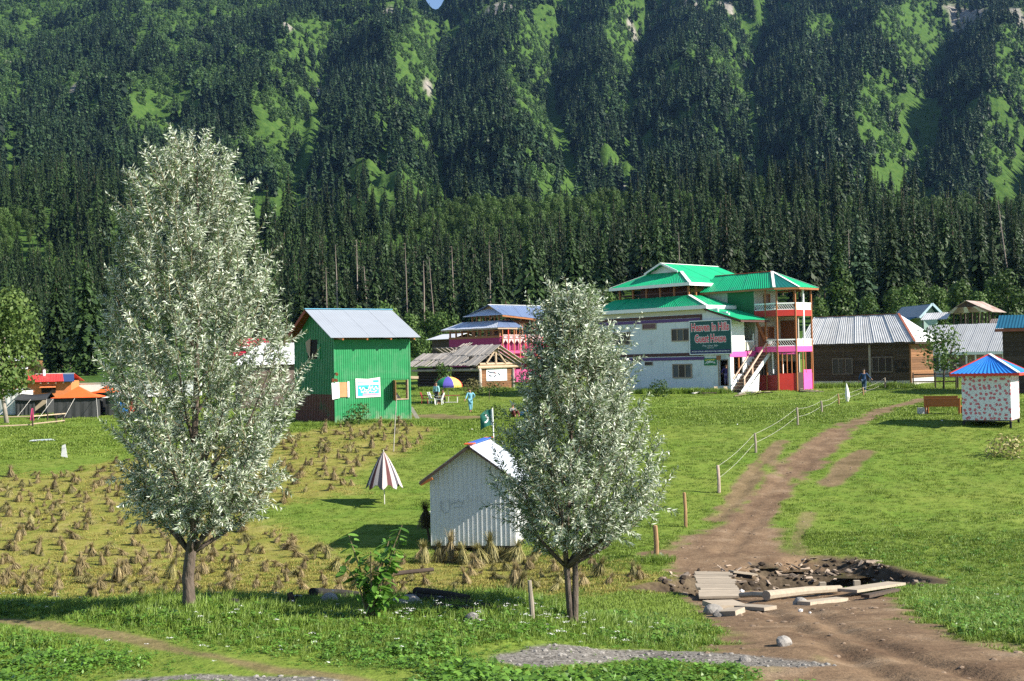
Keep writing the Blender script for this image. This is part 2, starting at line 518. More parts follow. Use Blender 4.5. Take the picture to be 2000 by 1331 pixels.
def add_attr(me, name, v):
    a = me.attributes.new(name, 'FLOAT', 'POINT'); a.data.foreach_set('value', np.asarray(v, np.float32))

def sheet(name, us, ys, m, off=14.0):
    U, Y = np.meshgrid(us, ys)
    X = U * (Y + off)
    Z = h_land(X.ravel(), Y.ravel())
    V = np.stack([X.ravel(), Y.ravel(), Z], 1)
    nu, ny = len(us), len(ys)
    i = np.arange(ny - 1)[:, None] * nu + np.arange(nu - 1)[None, :]
    F = np.stack([i, i + 1, i + nu + 1, i + nu], -1).reshape(-1, 4)
    me = np_mesh(name, V, F, m, smooth=True)
    return me, V[:, 0], V[:, 1]

# dirt of the track: polylines with half widths in metres
def track(pix, hw):
    return ground_xy(pix), hw
TRACKS = [track([(1900, 1345), (1760, 1290), (1640, 1250), (1570, 1210), (1530, 1180)], 1.35),
          track([(1980, 1330), (1880, 1290), (1760, 1270)], 1.0),
          track([(1560, 1215), (1450, 1190), (1410, 1170)], 0.75),
          track([(1395, 1120), (1400, 1085), (1380, 1060), (1330, 1085)], 1.05),
          track([(1400, 1085), (1440, 1040), (1490, 985), (1540, 930)], 0.72),
          track([(1540, 930), (1590, 880), (1650, 835)], 0.75),
          track([(1650, 835), (1720, 803), (1800, 780)], 0.6),
          track([(1400, 1015), (1440, 975), (1470, 928), (1502, 888), (1532, 862)], 0.42),
          track([(1555, 1085), (1558, 1050), (1578, 1005)], 0.3),
          track([(1618, 945), (1660, 908), (1690, 882)], 0.42)]
TRACKW = [1.0, 1.0, 1.0, 1.0, 1.0, 1.0, 0.95, 0.9, 0.62, 0.9]
LEFTPATH = ground_xy([(-40, 1210), (120, 1228), (250, 1250), (420, 1288), (560, 1312), (700, 1332)])
LOWDIRT = ground_xy([(1330, 1168), (1392, 1205), (1450, 1252), (1555, 1300), (1590, 1345), (2050, 1345), (1990, 1275), (1880, 1250), (1835, 1232), (1795, 1195), (1758, 1162), (1600, 1150), (1430, 1160)])
UPDIRT = ground_xy([(1296, 1092), (1340, 1058), (1385, 1030), (1430, 1025), (1490, 1005), (1510, 1030), (1510, 1060), (1560, 1078), (1640, 1088), (1600, 1100), (1450, 1120), (1340, 1130)])
GRAVEL = [ground_xy([(1050, 1287), (1130, 1278), (1250, 1280), (1400, 1286), (1530, 1296)]), ground_xy([(250, 1334), (380, 1326), (520, 1329), (620, 1338)])]
FIELD = ground_xy([(-150, 935), (130, 925), (330, 880), (560, 850), (640, 835), (760, 828), (850, 838), (800, 885), (715, 905), (690, 965), (560, 985), (480, 1010), (560, 1045),
                   (660, 1085), (800, 1100), (860, 1072), (1010, 1074), (1120, 1100), (1240, 1112), (1325, 1130), (1320, 1162), (1000, 1163), (600, 1165), (0, 1165), (-150, 1165)])
BARE = ground_xy([(700, 948), (752, 985), (800, 1000)])

def masks(x, y):
    nz = fbm(x * 1.3, y * 1.3, 3, 3) * 0.9 + fbm(x * 0.35, y * 0.35, 2, 4) * 0.5
    dirt = np.zeros(x.shape)
    for (pts, hw), w in zip(TRACKS, TRACKW):
        d, s, p = poly_dist(x, y, pts)
        dirt = np.maximum(dirt, w * sst(1.25, 0.75, d / hw + nz * 0.8) * (1 - .8 * sst(.25, .5, fbm(x * .9, y * .5, 3, 14)) * sst(.15, .4, d / hw)))
    d, s, p = poly_dist(x, y, LEFTPATH)
    dirt = np.maximum(dirt, 0.75 * sst(1.3, 0.5, d / 0.16 + nz * 0.9))
    d, s, p = poly_dist(x, y, DITCH_LINE)
    mud = sst(1.5, 0.9, d / 1.15 + nz * 0.3)
    for poly in (DITCH, LOWDIRT, UPDIRT):
        dd, s, p = poly_dist(x, y, np.vstack([poly, poly[:1]]))
        v = sst(-.35, .35, np.where(in_poly(x, y, poly), dd, -dd) + nz * .8)
        if poly is DITCH: mud = np.maximum(mud, v * sst(-.25, .15, nz + .1))
        dirt = np.maximum(dirt, v)
    dirt = np.maximum(dirt, mud)
    grav = np.zeros(x.shape)
    for g in GRAVEL:
        d, s, p = poly_dist(x, y, g)
        grav = np.maximum(grav, sst(1.3, 0.75, d / (0.35 if g is GRAVEL[0] else .2) + nz * 0.8))
    d, s, p = poly_dist(x, y, np.vstack([FIELD, FIELD[:1]]))
    ins = in_poly(x, y, FIELD)
    stub = sst(-0.9, 0.9, np.where(ins, d, -d) + nz * 1.2)
    # a trodden patch in front of the log cabin
    d, s, p = poly_dist(x, y, ground_xy([(835, 812), (905, 817)]))
    dirt = np.maximum(dirt, 0.8 * sst(1.2, 0.7, d / 2.0 + nz * .8))
    return dirt, grav, stub, mud

def ground_material():
    m = bpy.data.materials.new('meadow_ground'); m.use_nodes = True
    nt = m.node_tree; N = nt.nodes; K = nt.links
    b = N['Principled BSDF']; b.inputs['Roughness'].default_value = 0.95; b.inputs['Specular IOR Level'].default_value = 0.1
    ge = N.new('ShaderNodeNewGeometry')
    def noise(sc, det=5, ro=0.6):
        n = N.new('ShaderNodeTexNoise'); n.inputs['Scale'].default_value = sc; n.inputs['Detail'].default_value = det; n.inputs['Roughness'].default_value = ro
        K.new(ge.outputs['Position'], n.inputs[0]); return n.outputs['Fac']
    def ramp(f, stops):
        r = N.new('ShaderNodeValToRGB'); K.new(f, r.inputs[0])
        e = r.color_ramp.elements
        while len(e) < len(stops): e.new(0.5)
        for q, (p, c) in zip(e, stops): q.position = p; q.color = (*c, 1)
        return r.outputs[0]
    def mix(f, a, c):
        x = N.new('ShaderNodeMix'); x.data_type = 'RGBA'; K.new(f, x.inputs['Factor']); K.new(a, x.inputs['A']); K.new(c, x.inputs['B']); return x.outputs['Result']
    def attr(n):
        a = N.new('ShaderNodeAttribute'); a.attribute_name = n; return a.outputs['Fac']
    def mulc(c, f, lo, hi):
        r = N.new('ShaderNodeMapRange'); r.inputs[1].default_value = .25; r.inputs[2].default_value = .75; r.inputs[3].default_value = lo; r.inputs[4].default_value = hi; K.new(f, r.inputs[0])
        v = N.new('ShaderNodeVectorMath'); v.operation = 'SCALE'; K.new(c, v.inputs[0]); K.new(r.outputs[0], v.inputs['Scale']); return v.outputs[0]
    big, mid, fine = noise(0.12, 4), noise(0.9, 5, 0.7), noise(9.0, 4, 0.7)
    grass = ramp(big, [(0.30, (0.090, 0.175, 0.020)), (0.48, (0.125, 0.195, 0.028)), (0.66, (0.180, 0.225, 0.040))])
    g2 = ramp(mid, [(0.35, (0.088, 0.165, 0.018)), (0.62, (0.185, 0.222, 0.043))])
    x = N.new('ShaderNodeMix'); x.data_type = 'RGBA'; x.inputs['Factor'].default_value = 0.5; K.new(grass, x.inputs['A']); K.new(g2, x.inputs['B'])
    grass = mulc(x.outputs['Result'], fine, 0.70, 1.25)
    stub = mulc(ramp(mid, [(0.30, (0.150, 0.175, 0.030)), (0.5, (0.220, 0.212, 0.048)), (0.68, (0.260, 0.232, 0.075))]), fine, 0.68, 1.25)
    dirt = mulc(ramp(mid, [(0.3, (0.110, 0.070, 0.043)), (0.55, (0.195, 0.132, 0.080)), (0.75, (0.280, 0.207, 0.138))]), fine, 0.72, 1.22)
    mud = mulc(ramp(mid, [(0.35, (0.035, 0.026, 0.018)), (0.6, (0.105, 0.080, 0.052))]), fine, 0.5, 1.4)
    grav = mulc(ramp(noise(22, 3, .7), [(0.36, (0.085, 0.078, 0.068)), (0.5, (0.165, 0.152, 0.135)), (0.66, (0.27, 0.255, 0.23))]), fine, 0.8, 1.2)
    c = mix(attr('stub'), grass, stub)
    c = mix(attr('dirt'), c, dirt)
    c = mix(attr('mud'), c, mud)
    c = mix(attr('gravel'), c, grav)
    K.new(c, b.inputs['Base Color'])
    bp = N.new('ShaderNodeBump'); bp.inputs['Strength'].default_value = 0.55; bp.inputs['Distance'].default_value = 0.05
    K.new(fine, bp.inputs['Height']); K.new(bp.outputs[0], b.inputs['Normal'])
    return m

ys = np.concatenate([np.linspace(-8, 8, 20), np.exp(np.linspace(math.log(8.15), math.log(150), 560))])
us = np.linspace(-0.80, 0.80, 620)
gme, gx, gy = sheet('ground', us, ys, ground_material())
for nm, v in zip(('dirt', 'gravel', 'stub', 'mud'), masks(gx, gy)): add_attr(gme, nm, v)
link('ground', gme)['kind'] = 'structure'

def mountain_material():
    m = bpy.data.materials.new('mountain_turf'); m.use_nodes = True
    nt = m.node_tree; N = nt.nodes; K = nt.links
    b = N['Principled BSDF']; b.inputs['Roughness'].default_value = 0.95; b.inputs['Specular IOR Level'].default_value = 0.05
    ge = N.new('ShaderNodeNewGeometry')
    def noise(sc, det=6):
        n = N.new('ShaderNodeTexNoise'); n.inputs['Scale'].default_value = sc; n.inputs['Detail'].default_value = det; n.inputs['Roughness'].default_value = 0.7
        K.new(ge.outputs['Position'], n.inputs[0]); return n.outputs['Fac']
    def ramp(f, stops):
        r = N.new('ShaderNodeValToRGB'); K.new(f, r.inputs[0]); e = r.color_ramp.elements
        while len(e) < len(stops): e.new(0.5)
        for q, (p, c) in zip(e, stops): q.position = p; q.color = (*c, 1)
        return r.outputs[0]
    g = ramp(noise(0.16, 8), [(0.3, (0.022, 0.050, 0.013)), (0.5, (0.055, 0.108, 0.022)), (0.7, (0.082, 0.128, 0.030))])
    r = ramp(noise(0.12), [(0.3, (0.13, 0.12, 0.105)), (0.6, (0.30, 0.275, 0.24))])
    a = N.new('ShaderNodeAttribute'); a.attribute_name = 'rock'
    x = N.new('ShaderNodeMix'); x.data_type = 'RGBA'; K.new(a.outputs['Fac'], x.inputs['Factor']); K.new(g, x.inputs['A']); K.new(r, x.inputs['B'])
    K.new(x.outputs['Result'], b.inputs['Base Color'])
    bp = N.new('ShaderNodeBump'); bp.inputs['Strength'].default_value = 0.6; bp.inputs['Distance'].default_value = 3.0
    K.new(noise(0.18), bp.inputs['Height']); K.new(bp.outputs[0], b.inputs['Normal'])
    return m

ROCKS = [((835, 168), 16), ((975, 20), 26), ((1160, 55), 14), ((1215, 360), 12), ((1890, 45), 30), ((1680, 40), 16), ((1350, 8), 14), ((1420, 12), 14), ((760, 25), 14), ((620, 178), 12),
         ((1235, 60), 10), ((1985, 25), 16), ((20, 120), 12), ((560, 50), 14), ((500, 60), 9), ((440, 240), 9), ((150, 170), 10), ((1464, 168), 8), ((770, 60), 9)]
def rock_mask(x, y):
    out = np.zeros(x.shape)
    nz = fbm(x * .02, y * .02, 3, 77)
    for (px, py), r in ROCKS:
        c = hit(px, py, h_land, 350)
        dx, dy = (x - c[0]) / (r * c[1] / F_PX), (y - c[1]) / (r * c[1] / F_PX * 2.6)
        out = np.maximum(out, sst(1.25, 0.7, np.hypot(dx, dy) + nz * 0.9))
    return out
mys = np.exp(np.linspace(math.log(150), math.log(2900), 470))
mus = np.linspace(-0.74, 0.74, 620)
mme, mx_, my_ = sheet('mountain', mus, mys, mountain_material(), off=14.0)
add_attr(mme, 'rock', rock_mask(mx_, my_))
link('mountain', mme)['kind'] = 'structure'

# ------------------------------------------------------------------ tree prototypes
M_BARK = mat('spruce_bark', (0.10, 0.075, 0.055), 0.9, 0.3, 4)
M_DEAD = mat('dead_wood_pale', (0.25, 0.205, 0.17), 0.9, 0.25, 3, rand=0.2)
M_SPRUCE = leaf_mat('spruce_needles', (0.010, 0.025, 0.007), (0.036, 0.066, 0.017), 0.50, trans=0.12)
M_SPRUCE_FAR = leaf_mat('far_spruce_needles', (0.012, 0.030, 0.013), (0.040, 0.074, 0.026), 0.50, trans=0.1)
M_FIRBLUE = leaf_mat('blue_green_needles', (0.035, 0.075, 0.035), (0.065, 0.115, 0.05), 0.2, trans=0.12)
M_BROAD = leaf_mat('broad_leaves', (0.040, 0.085, 0.018), (0.085, 0.140, 0.030), 0.35, trans=0.25)
M_BROAD_FAR = leaf_mat('far_broad_leaves', (0.036, 0.088, 0.024), (0.088, 0.152, 0.038), 0.40, trans=0.15)
M_REDDEAD = leaf_mat('rusty_needles', (0.12, 0.065, 0.04), (0.17, 0.10, 0.065), 0.2, trans=0.1)

def diamonds(C, A, B, rng, jitter=0.15):
    """four-cornered leaf clumps: centre C, half axes A (long), B (short)"""
    n = len(C)
    V = np.stack([C - A, C + B, C + A, C - B], 1) + rng.normal(0, jitter, (n, 4, 3)) * np.linalg.norm(B, axis=1)[:, None, None]
    return V.reshape(-1, 3), np.arange(n * 4).reshape(n, 4)

def spruce_crown(H, Rm, whorls, per, clumps, seed, bare=0.12, droop=0.55, size=1.0, ragged=0.35):
    rng = np.random.default_rng(seed)
    C, A, B = [], [], []
    for w in range(whorls):
        t = (w + rng.random() * .8) / whorls
        z = H * (bare + (1 - bare) * t)
        r0 = Rm * min(1.0, (1 - t) * 1.75 + .02) * min(1.0, 0.55 + t * 3.0) * (1 - ragged * rng.random())
        for k in range(per):
            if rng.random() < 0.10: continue
            a = 2 * math.pi * (k + rng.random()) / per + w * 2.4
            r = r0 * (0.6 + 0.55 * rng.random()) + 0.12
            d = np.array([math.cos(a), math.sin(a), 0])
            for c in range(clumps):
                f = (c + 0.6 + 0.5 * rng.random()) / clumps
                p = d * r * f + np.array([0, 0, z - droop * r * f ** 1.5 + rng.normal(0, .1) * r])
                ln = r / clumps * (1.05 + .4 * rng.random()) * size
                ax = d * ln + np.array([0, 0, -ln * (droop + .5 * rng.random())]) + rng.normal(0, .22, 3) * ln
                sd = np.cross(d, [0, 0, 1]) * ln * (.65 + .35 * rng.random()) + rng.normal(0, .25, 3) * ln
                C.append(p); A.append(ax); B.append(sd)
    # leader
    for k in range(5):
        C.append(np.array([0, 0, H * (0.955 + 0.012 * k)])); A.append(np.array([0, 0, H * .022])); q = rng.normal(0, 1, 3); q[2] = 0; B.append(q / np.linalg.norm(q) * Rm * .10)
    return diamonds(np.array(C), np.array(A), np.array(B), rng)

def spruce_meshes(i, H, Rm, whorls, per, clumps, m, **kw):
    V, F_ = spruce_crown(H, Rm, whorls, per, clumps, 100 + i, **kw)
    crown = np_mesh(f'spruce_crown_{i}', V, F_, m)
    tr = MB().tube([(0, 0, -0.5), (0.05, 0, H * .3), (0, 0.05, H * .65), (0, 0, H * .97)], [H * .013, H * .010, H * .006, H * .0015], 6).mesh(f'spruce_trunk_{i}', M_BARK)
    return crown, tr

def joined(name, V1, F1, m1, tr, m2):
    n = len(V1)
    Vt = np.array([v.co[:] for v in tr.vertices])
    F2 = np.array([[n + k for k in p.vertices] for p in tr.polygons if len(p.vertices) == 4])
    return np_mesh(name, np.vstack([V1, Vt]), np.vstack([F1, F2]), [m1, m2], [0] * len(F1) + [1] * len(F2))

def blob_crown(H, Rm, lumps, n, seed, size=0.5, low=0.25):
    """broadleaf crown: leaf clumps spread over several overlapping lumps"""
    rng = np.random.default_rng(seed)
    C, A, B = [], [], []
    ls = []
    for k in range(lumps):
        t = low + (0.92 - low) * (k + rng.random()) / lumps
        rr = Rm * (0.35 + 0.35 * math.sin(math.pi * min(1, (t - low) / (1 - low) * .9 + .1)))
        a = rng.random() * 6.28
        q = Rm * 0.62 * math.sin(math.pi * (t - low * .6) / (1.05 - low * .6)) * (0.3 + .7 * rng.random())
        ls.append((np.array([math.cos(a) * q, math.sin(a) * q, t * H]), rr * (.8 + .4 * rng.random())))
    for k in range(n):
        c, r = ls[rng.integers(len(ls))]
        d = rng.normal(0, 1, 3); d /= np.linalg.norm(d)
        p = c + d * r * (0.55 + 0.5 * rng.random() ** .6) * np.array([1, 1, 1.05])
        t1 = np.cross(d, rng.normal(0, 1, 3)); t1 /= np.linalg.norm(t1) + 1e-9
        t2 = np.cross(d, t1) + d * rng.normal(0, .4)
        s = size * (.6 + .8 * rng.random())
        C.append(p); A.append((t1 + d * rng.normal(0, .4)) * s); B.append(t2 * s * .7)
    return diamonds(np.array(C), np.array(A), np.array(B), rng)

SPR = [spruce_meshes(i, 24 * (.86 + .05 * (i % 5)), 2.0 + .4 * (i % 4), 36, 10, 5, M_SPRUCE, bare=0.06 + .05 * (i % 4), size=0.80, ragged=.5, droop=.75) for i in range(8)]
SPRW = [spruce_meshes(20 + i, 20, 3.3, 40, 13, 7, M_FIRBLUE if i == 0 else M_SPRUCE, bare=0.05, size=0.85) for i in range(3)]
FARC = []
for i in range(6):
    V, F_ = spruce_crown(24, 3.3 + .5 * (i % 3), 17, 7, 2, 300 + i, bare=0.04, size=0.85, droop=.7)
    FARC.append(np_mesh(f'far_conifer_{i}', V, F_, M_SPRUCE_FAR))
FARB = []
for i in range(5):
    V, F_ = blob_crown(12, 5.2, 7, 260, 400 + i, size=0.85, low=0.1)
    FARB.append(np_mesh(f'far_broadleaf_{i}', V, F_, M_BROAD_FAR))
FORM = [joined(f'forest_spruce_{i}', *[np.array([v.co[:] for v in SPR[i][0].vertices]), np.array([p.vertices[:] for p in SPR[i][0].polygons])], M_SPRUCE, SPR[i][1], M_BARK) for i in range(8)]
BROAD = []
for i in range(4):
    V, F_ = blob_crown(9, 2.6, 9, 1700, 500 + i, size=0.22, low=0.15)
    tr = MB().tube([(0, 0, -0.4), (.1, 0, 2.5), (0, .1, 6.5)], [.16, .12, .05], 6).mesh(f'broad_trunk_{i}', M_BARK)
    BROAD.append((np_mesh(f'broadleaf_crown_{i}', V, F_, M_BROAD), tr))
BROM = [joined(f'forest_broadleaf_{i}', np.array([v.co[:] for v in BROAD[i][0].vertices]), np.array([p.vertices[:] for p in BROAD[i][0].polygons]), M_BROAD, BROAD[i][1], M_BARK) for i in range(4)]
# a dead spruce: bare pole with stubs, and one with rusty needles left
dm = MB().tube([(0, 0, -.5), (.06, 0, 8), (0, .08, 16), (.05, 0, 23)], [.24, .20, .15, .05], 6)
for k in range(16):
    z = 7 + k * 1.0 + rnd.random(); a = rnd.random() * 6.28; l = .5 + rnd.random() * .8
    dm.tube([(0, 0, z), (math.cos(a) * l, math.sin(a) * l, z - .25 * l)], [.035, .012], 4)
DEADM = dm.mesh('dead_spruce_pole', M_DEAD)
V, F_ = spruce_crown(9, 1.3, 14, 7, 3, 700, bare=.1, size=.8)
REDM = np_mesh('rusty_spruce', V, F_, M_REDDEAD)

# ------------------------------------------------------------------ woods on the mountain side (one mass)
def bare_mask(x, y):
    b = np.zeros(x.shape)
    for pts, wl, wr, A, bare in GULW:
        if bare <= 0: continue
        d, s, p = poly_dist(x, y, pts)
        sd = d * np.where(s < 0, 1, -1)          # + east of the gully floor
        w = .62 * bare * (0.15 + 1.15 * p) * (1 + .9 * fbm(x * .02, y * .012, 2, 55))
        b = np.maximum(b, ((sd < w * 0.55) & (sd > -w * 1.25)).astype(float))
    return b
MEAD = [ground_xy([(1500, 330), (1545, 300), (1600, 350), (1560, 392), (1510, 385)]), ground_xy([(1850, 300), (1990, 250), (2100, 300), (2100, 395), (1800, 392)]),
        ground_xy([(478, 340), (512, 330), (545, 425), (500, 440)]), ground_xy([(930, 405), (1010, 375), (1000, 392)]), ground_xy([(1190, 355), (1235, 350), (1260, 385), (1200, 388)]),
        ground_xy([(700, 415), (790, 405), (780, 432), (700, 432)]), ground_xy([(1745, 300), (1800, 300), (1830, 365), (1770, 372)])]
n = 56000
yy = np.sqrt(NR.random(n) * (2150 ** 2 - 430 ** 2) + 430 ** 2)
uu = (NR.random(n) - .5) * 1.06
xx = uu * yy
clump = fbm(xx * .012, yy * .008, 4, 61)
bare = bare_mask(xx, yy)
for q in MEAD: bare = np.maximum(bare, in_poly(xx, yy, q))
rk = rock_mask(xx, yy)
# broadleaf scrub near the foot and on the upper left, conifers elsewhere
foot = sst(660, 560, yy)
upl = sst(-0.12, -0.38, uu) * sst(900, 1400, yy)
kind_n = fbm(xx * .010, yy * .012, 3, 71)
gx_ = (h_land(xx + 6, yy) - h_land(xx - 6, yy)) / 12
isb = (kind_n + 0.50 * foot + 0.45 * upl - 0.9 * np.clip(gx_, -.5, .4) + .12 * sst(900, 1500, yy) - 0.02) > NR.random(n) * 0.45 + 0.10
dens = 0.78 + 1.0 * clump
clear = (clump < -.62) | (bare > 0)
dens = np.maximum(dens, .45)
dens = np.where(bare > 0, 0.16, dens) * (1 - 0.9 * (rk > .4))
keep = NR.random(n) < np.clip(dens, 0.03, 1)
isb = np.where(clear, NR.random(n) < .82, isb)
keep &= ~((foot > .3) & ~isb & (NR.random(n) < .25))
xx, yy, isb, clear = xx[keep], yy[keep], isb[keep], clear[keep]
zz = h_land(xx, yy)
n = len(xx)
scl = np.where(clear & isb, .16 + .40 * NR.random(n) ** 2, 1) * np.where(isb, 0.40 + 0.6 * NR.random(n), 0.66 + 0.85 * NR.random(n) ** 1.5)
idx = np.where(isb, 6 + NR.integers(0, 5, n), NR.integers(0, 6, n))
nr_ = yy < 820
idx = np.where(nr_, np.where(isb, 11 + NR.integers(0, 4, n), 15 + NR.integers(0, 8, n)), idx)
scl = np.where(nr_ & isb, scl * 1.25, scl) * np.where(nr_, .82, .72)
scatter('mountain_forest', np.stack([xx, yy, zz - 0.3], 1), scl, NR.random(n) * 6.28, idx, FARC + FARB + BROM + FORM)

# ------------------------------------------------------------------ the spruce forest at the foot: nearest 300 as trees, the rest one mass
def poisson(n, y0, y1, u0, u1, dmin, rng):
    pts, cells = [], {}
    for _ in range(n):
        y = math.sqrt(rng.random() * (y1 * y1 - y0 * y0) + y0 * y0); x = (u0 + (u1 - u0) * rng.random()) * y
        c = (int(x // dmin), int(y // dmin))
        if any((x - a) ** 2 + (y - b) ** 2 < dmin * dmin for i in (-1, 0, 1) for j in (-1, 0, 1) for a, b in cells.get((c[0] + i, c[1] + j), ())): continue
        cells.setdefault(c, []).append((x, y)); pts.append((x, y))
    return np.array(pts)
fp = poisson(9000, 188, 435, -0.52, 0.52, 5.2, np.random.default_rng(5))
fu = fp[:, 0] / fp[:, 1]
front = 215 + 14 * fbm(fu * 14, fu * 3, 3, 15) - 22 * sst(-0.2, -0.4, fu) - 15 * sst(.2, .4, fu)
fp = fp[(fp[:, 1] > front)]
fz = h_land(fp[:, 0], fp[:, 1])
fu = fp[:, 0] / fp[:, 1]
order = np.argsort(fp[:, 1] - (215 - 22 * sst(-0.2, -0.4, fu) - 15 * sst(.2, .4, fu)))
ONES = [i for i in order if abs(fu[i]) < 0.44][:285]
oneset = set(ONES)
rest = np.array([i for i in range(len(fp)) if i not in oneset])
n = len(rest)
br = (NR.random(n) < 0.05)
scatter('spruce_forest', np.stack([fp[rest, 0], fp[rest, 1], fz[rest] - .2], 1), (1 - .22 * sst(-.05, -.33, fu[rest])) * np.where(br, .6 + .5 * NR.random(n), 0.38 + 0.62 * NR.random(n) ** 1.1), NR.random(n) * 6.28,
        np.where(br, 8 + NR.integers(0, 4, n), NR.integers(0, 8, n)), FORM + BROM, tilt=NR.normal(0, .015, (n, 2)))

def tree(name, meshes, x, y, s, label, cat, group=None, rz=None, sink=.2):
    t = thing(name, label, cat, (x, y, gz(x, y) - sink), rnd.random() * 6.28 if rz is None else rz, group)
    t.scale = (s, s, s)
    link('crown', meshes[0], t); link('trunk', meshes[1], t)
    return t
for k, i in enumerate(ONES):
    x, y = fp[i]
    s = (0.50 + 0.46 * rnd.random()) * (1 - .18 * float(sst(-.05, -.33, fu[i])))
    if rnd.random() < .12: s *= .6
    tree('spruce_tree', SPR[rnd.randrange(8)], x, y, s, 'dark narrow spruce standing in the forest edge below the mountain', 'tree', 'spruces along the forest edge')
# ------------------------------------------------------------------ materials of buildings
W_PAINT = mat('white_sheet_paint', (0.66, 0.70, 0.70), 0.5, 0.06, 2, dirt=((0.40, 0.40, 0.36), 1.1, 0.55, 0.5), splash=((0.30, 0.26, 0.20), .55, .75))
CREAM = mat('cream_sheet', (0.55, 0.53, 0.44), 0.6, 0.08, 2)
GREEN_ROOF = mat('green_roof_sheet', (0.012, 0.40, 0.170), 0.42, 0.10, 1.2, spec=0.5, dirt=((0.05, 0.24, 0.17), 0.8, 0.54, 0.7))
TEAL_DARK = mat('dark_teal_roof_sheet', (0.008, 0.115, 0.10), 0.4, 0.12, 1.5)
GREEN_WALL = mat('green_wall_sheet', (0.022, 0.215, 0.075), 0.55, 0.12, 2, bump=.25, dirt=((0.075, 0.25, 0.12), .9, .50, .7), splash=((0.24, 0.27, 0.19), .75, .7))
WHITE_TRIM = mat('white_trim', (0.78, 0.79, 0.77), 0.55, 0.06, 4)
BROWN_BAND = mat('brown_band', (0.085, 0.035, 0.030), 0.6, 0.15, 3)
PURPLE = mat('purple_band', (0.115, 0.055, 0.19), 0.6, 0.12, 3)
ORANGE_WOOD = mat('varnished_wood', (0.30, 0.115, 0.040), 0.5, 0.22, 5, stretch=(1, 1, .2))
BROWN_DOOR = mat('brown_door', (0.14, 0.06, 0.03), 0.5, 0.2, 4)
PINK = mat('pink_sheet', (0.72, 0.10, 0.34), 0.55, 0.08, 2)
MAGENTA = mat('magenta_sheet', (0.33, 0.025, 0.12), 0.6, 0.12, 2)
RED = mat('red_sheet', (0.48, 0.035, 0.025), 0.5, 0.14, 3, dirt=((0.30, 0.06, 0.04), 2.5, 0.6, 0.5))
GLASS = mat('dark_window_glass', (0.010, 0.012, 0.012), 0.25, 0.3, 1, spec=0.25)
GREYPANE = mat('curtained_glass', (0.085, 0.09, 0.09), 0.5, 0.2, 2)
DARK = mat('dark_inside', (0.012, 0.011, 0.010), 0.9, 0.2, 2)  # near-black that paints in the shade of openings and interiors
FRAME_W = mat('window_frame_wood', (0.36, 0.27, 0.19), 0.6, 0.15, 6)
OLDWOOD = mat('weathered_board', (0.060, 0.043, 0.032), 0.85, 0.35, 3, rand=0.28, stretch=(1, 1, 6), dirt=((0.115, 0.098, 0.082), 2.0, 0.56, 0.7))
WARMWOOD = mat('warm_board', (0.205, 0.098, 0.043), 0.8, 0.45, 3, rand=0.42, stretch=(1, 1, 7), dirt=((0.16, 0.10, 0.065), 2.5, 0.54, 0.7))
GREYWOOD = mat('silvered_plank', (0.36, 0.325, 0.285), 0.9, 0.28, 4, rand=0.25, bump=0.4, dirt=((0.20, 0.17, 0.14), 3, 0.56, 0.6))
LOGWOOD = mat('pale_log', (0.42, 0.32, 0.22), 0.85, 0.25, 4, rand=0.15, bump=0.3)
ZINC = mat('zinc_sheet', (0.55, 0.55, 0.54), 0.45, 0.18, 1.3, metal=0.0, spec=0.5, rand=0.10, dirt=((0.30, 0.26, 0.23), 0.9, 0.62, 0.5))
ZINC_BRIGHT = mat('bright_zinc_sheet', (0.72, 0.73, 0.75), 0.42, 0.08, 1.5, metal=0.15, spec=0.5)
ZINC_GREY = mat('grey_zinc_sheet', (0.35, 0.36, 0.36), 0.45, 0.12, 1.0, metal=0.0, spec=0.5, rand=0.08)
RUSTY = mat('rusty_sheet', (0.34, 0.27, 0.235), 0.7, 0.2, 1.5, rand=0.25, dirt=((0.20, 0.075, 0.035), 0.8, 0.50, 0.9))
BLUE_ROOF = mat('blue_roof_sheet', (0.020, 0.20, 0.62), 0.4, 0.10, 2, spec=0.5)
BLUE_GREY = mat('blue_grey_roof_sheet', (0.16, 0.22, 0.36), 0.4, 0.12, 1.5, metal=0.2, spec=0.5, dirt=((0.28, 0.30, 0.36), 1, 0.58, .5))
TEAL_BLUE = mat('petrol_blue_sheet', (0.012, 0.095, 0.16), 0.45, 0.12, 1.5, dirt=((0.02, 0.25, 0.18), 0.6, 0.68, .8))
RED_TRIM = mat('red_trim', (0.62, 0.05, 0.03), 0.5, 0.12, 4)
STONE = mat('grey_stone', (0.24, 0.225, 0.205), 0.9, 0.25, 5, rand=0.2, bump=0.5)
CONCRETE = mat('pale_concrete', (0.48, 0.46, 0.42), 0.9, 0.12, 3)
CANVAS_D = mat('dark_canvas', (0.040, 0.043, 0.044), 0.85, 0.2, 3, bump=0.3)
CANVAS_W = mat('white_canvas', (0.70, 0.69, 0.66), 0.8, 0.06, 2, bump=0.3)
CANVAS_B = mat('beige_canvas', (0.42, 0.36, 0.26), 0.85, 0.12, 2)
CANVAS_O = mat('orange_canvas', (0.78, 0.12, 0.025), 0.7, 0.10, 2, bump=0.3)
ORANGE_WALL = mat('orange_wall', (0.62, 0.20, 0.07), 0.75, 0.12, 2)
RED_ROOF = mat('red_roof_sheet', (0.55, 0.045, 0.035), 0.45, 0.12, 2)
SOLAR = mat('solar_cells', (0.03, 0.055, 0.15), 0.2, 0.2, 6, spec=0.6)
ROPE = mat('white_rope', (0.62, 0.60, 0.54), 0.9, 0.1, 10)
BLACK = mat('black_paint', (0.015, 0.015, 0.017), 0.6, 0.2, 4)

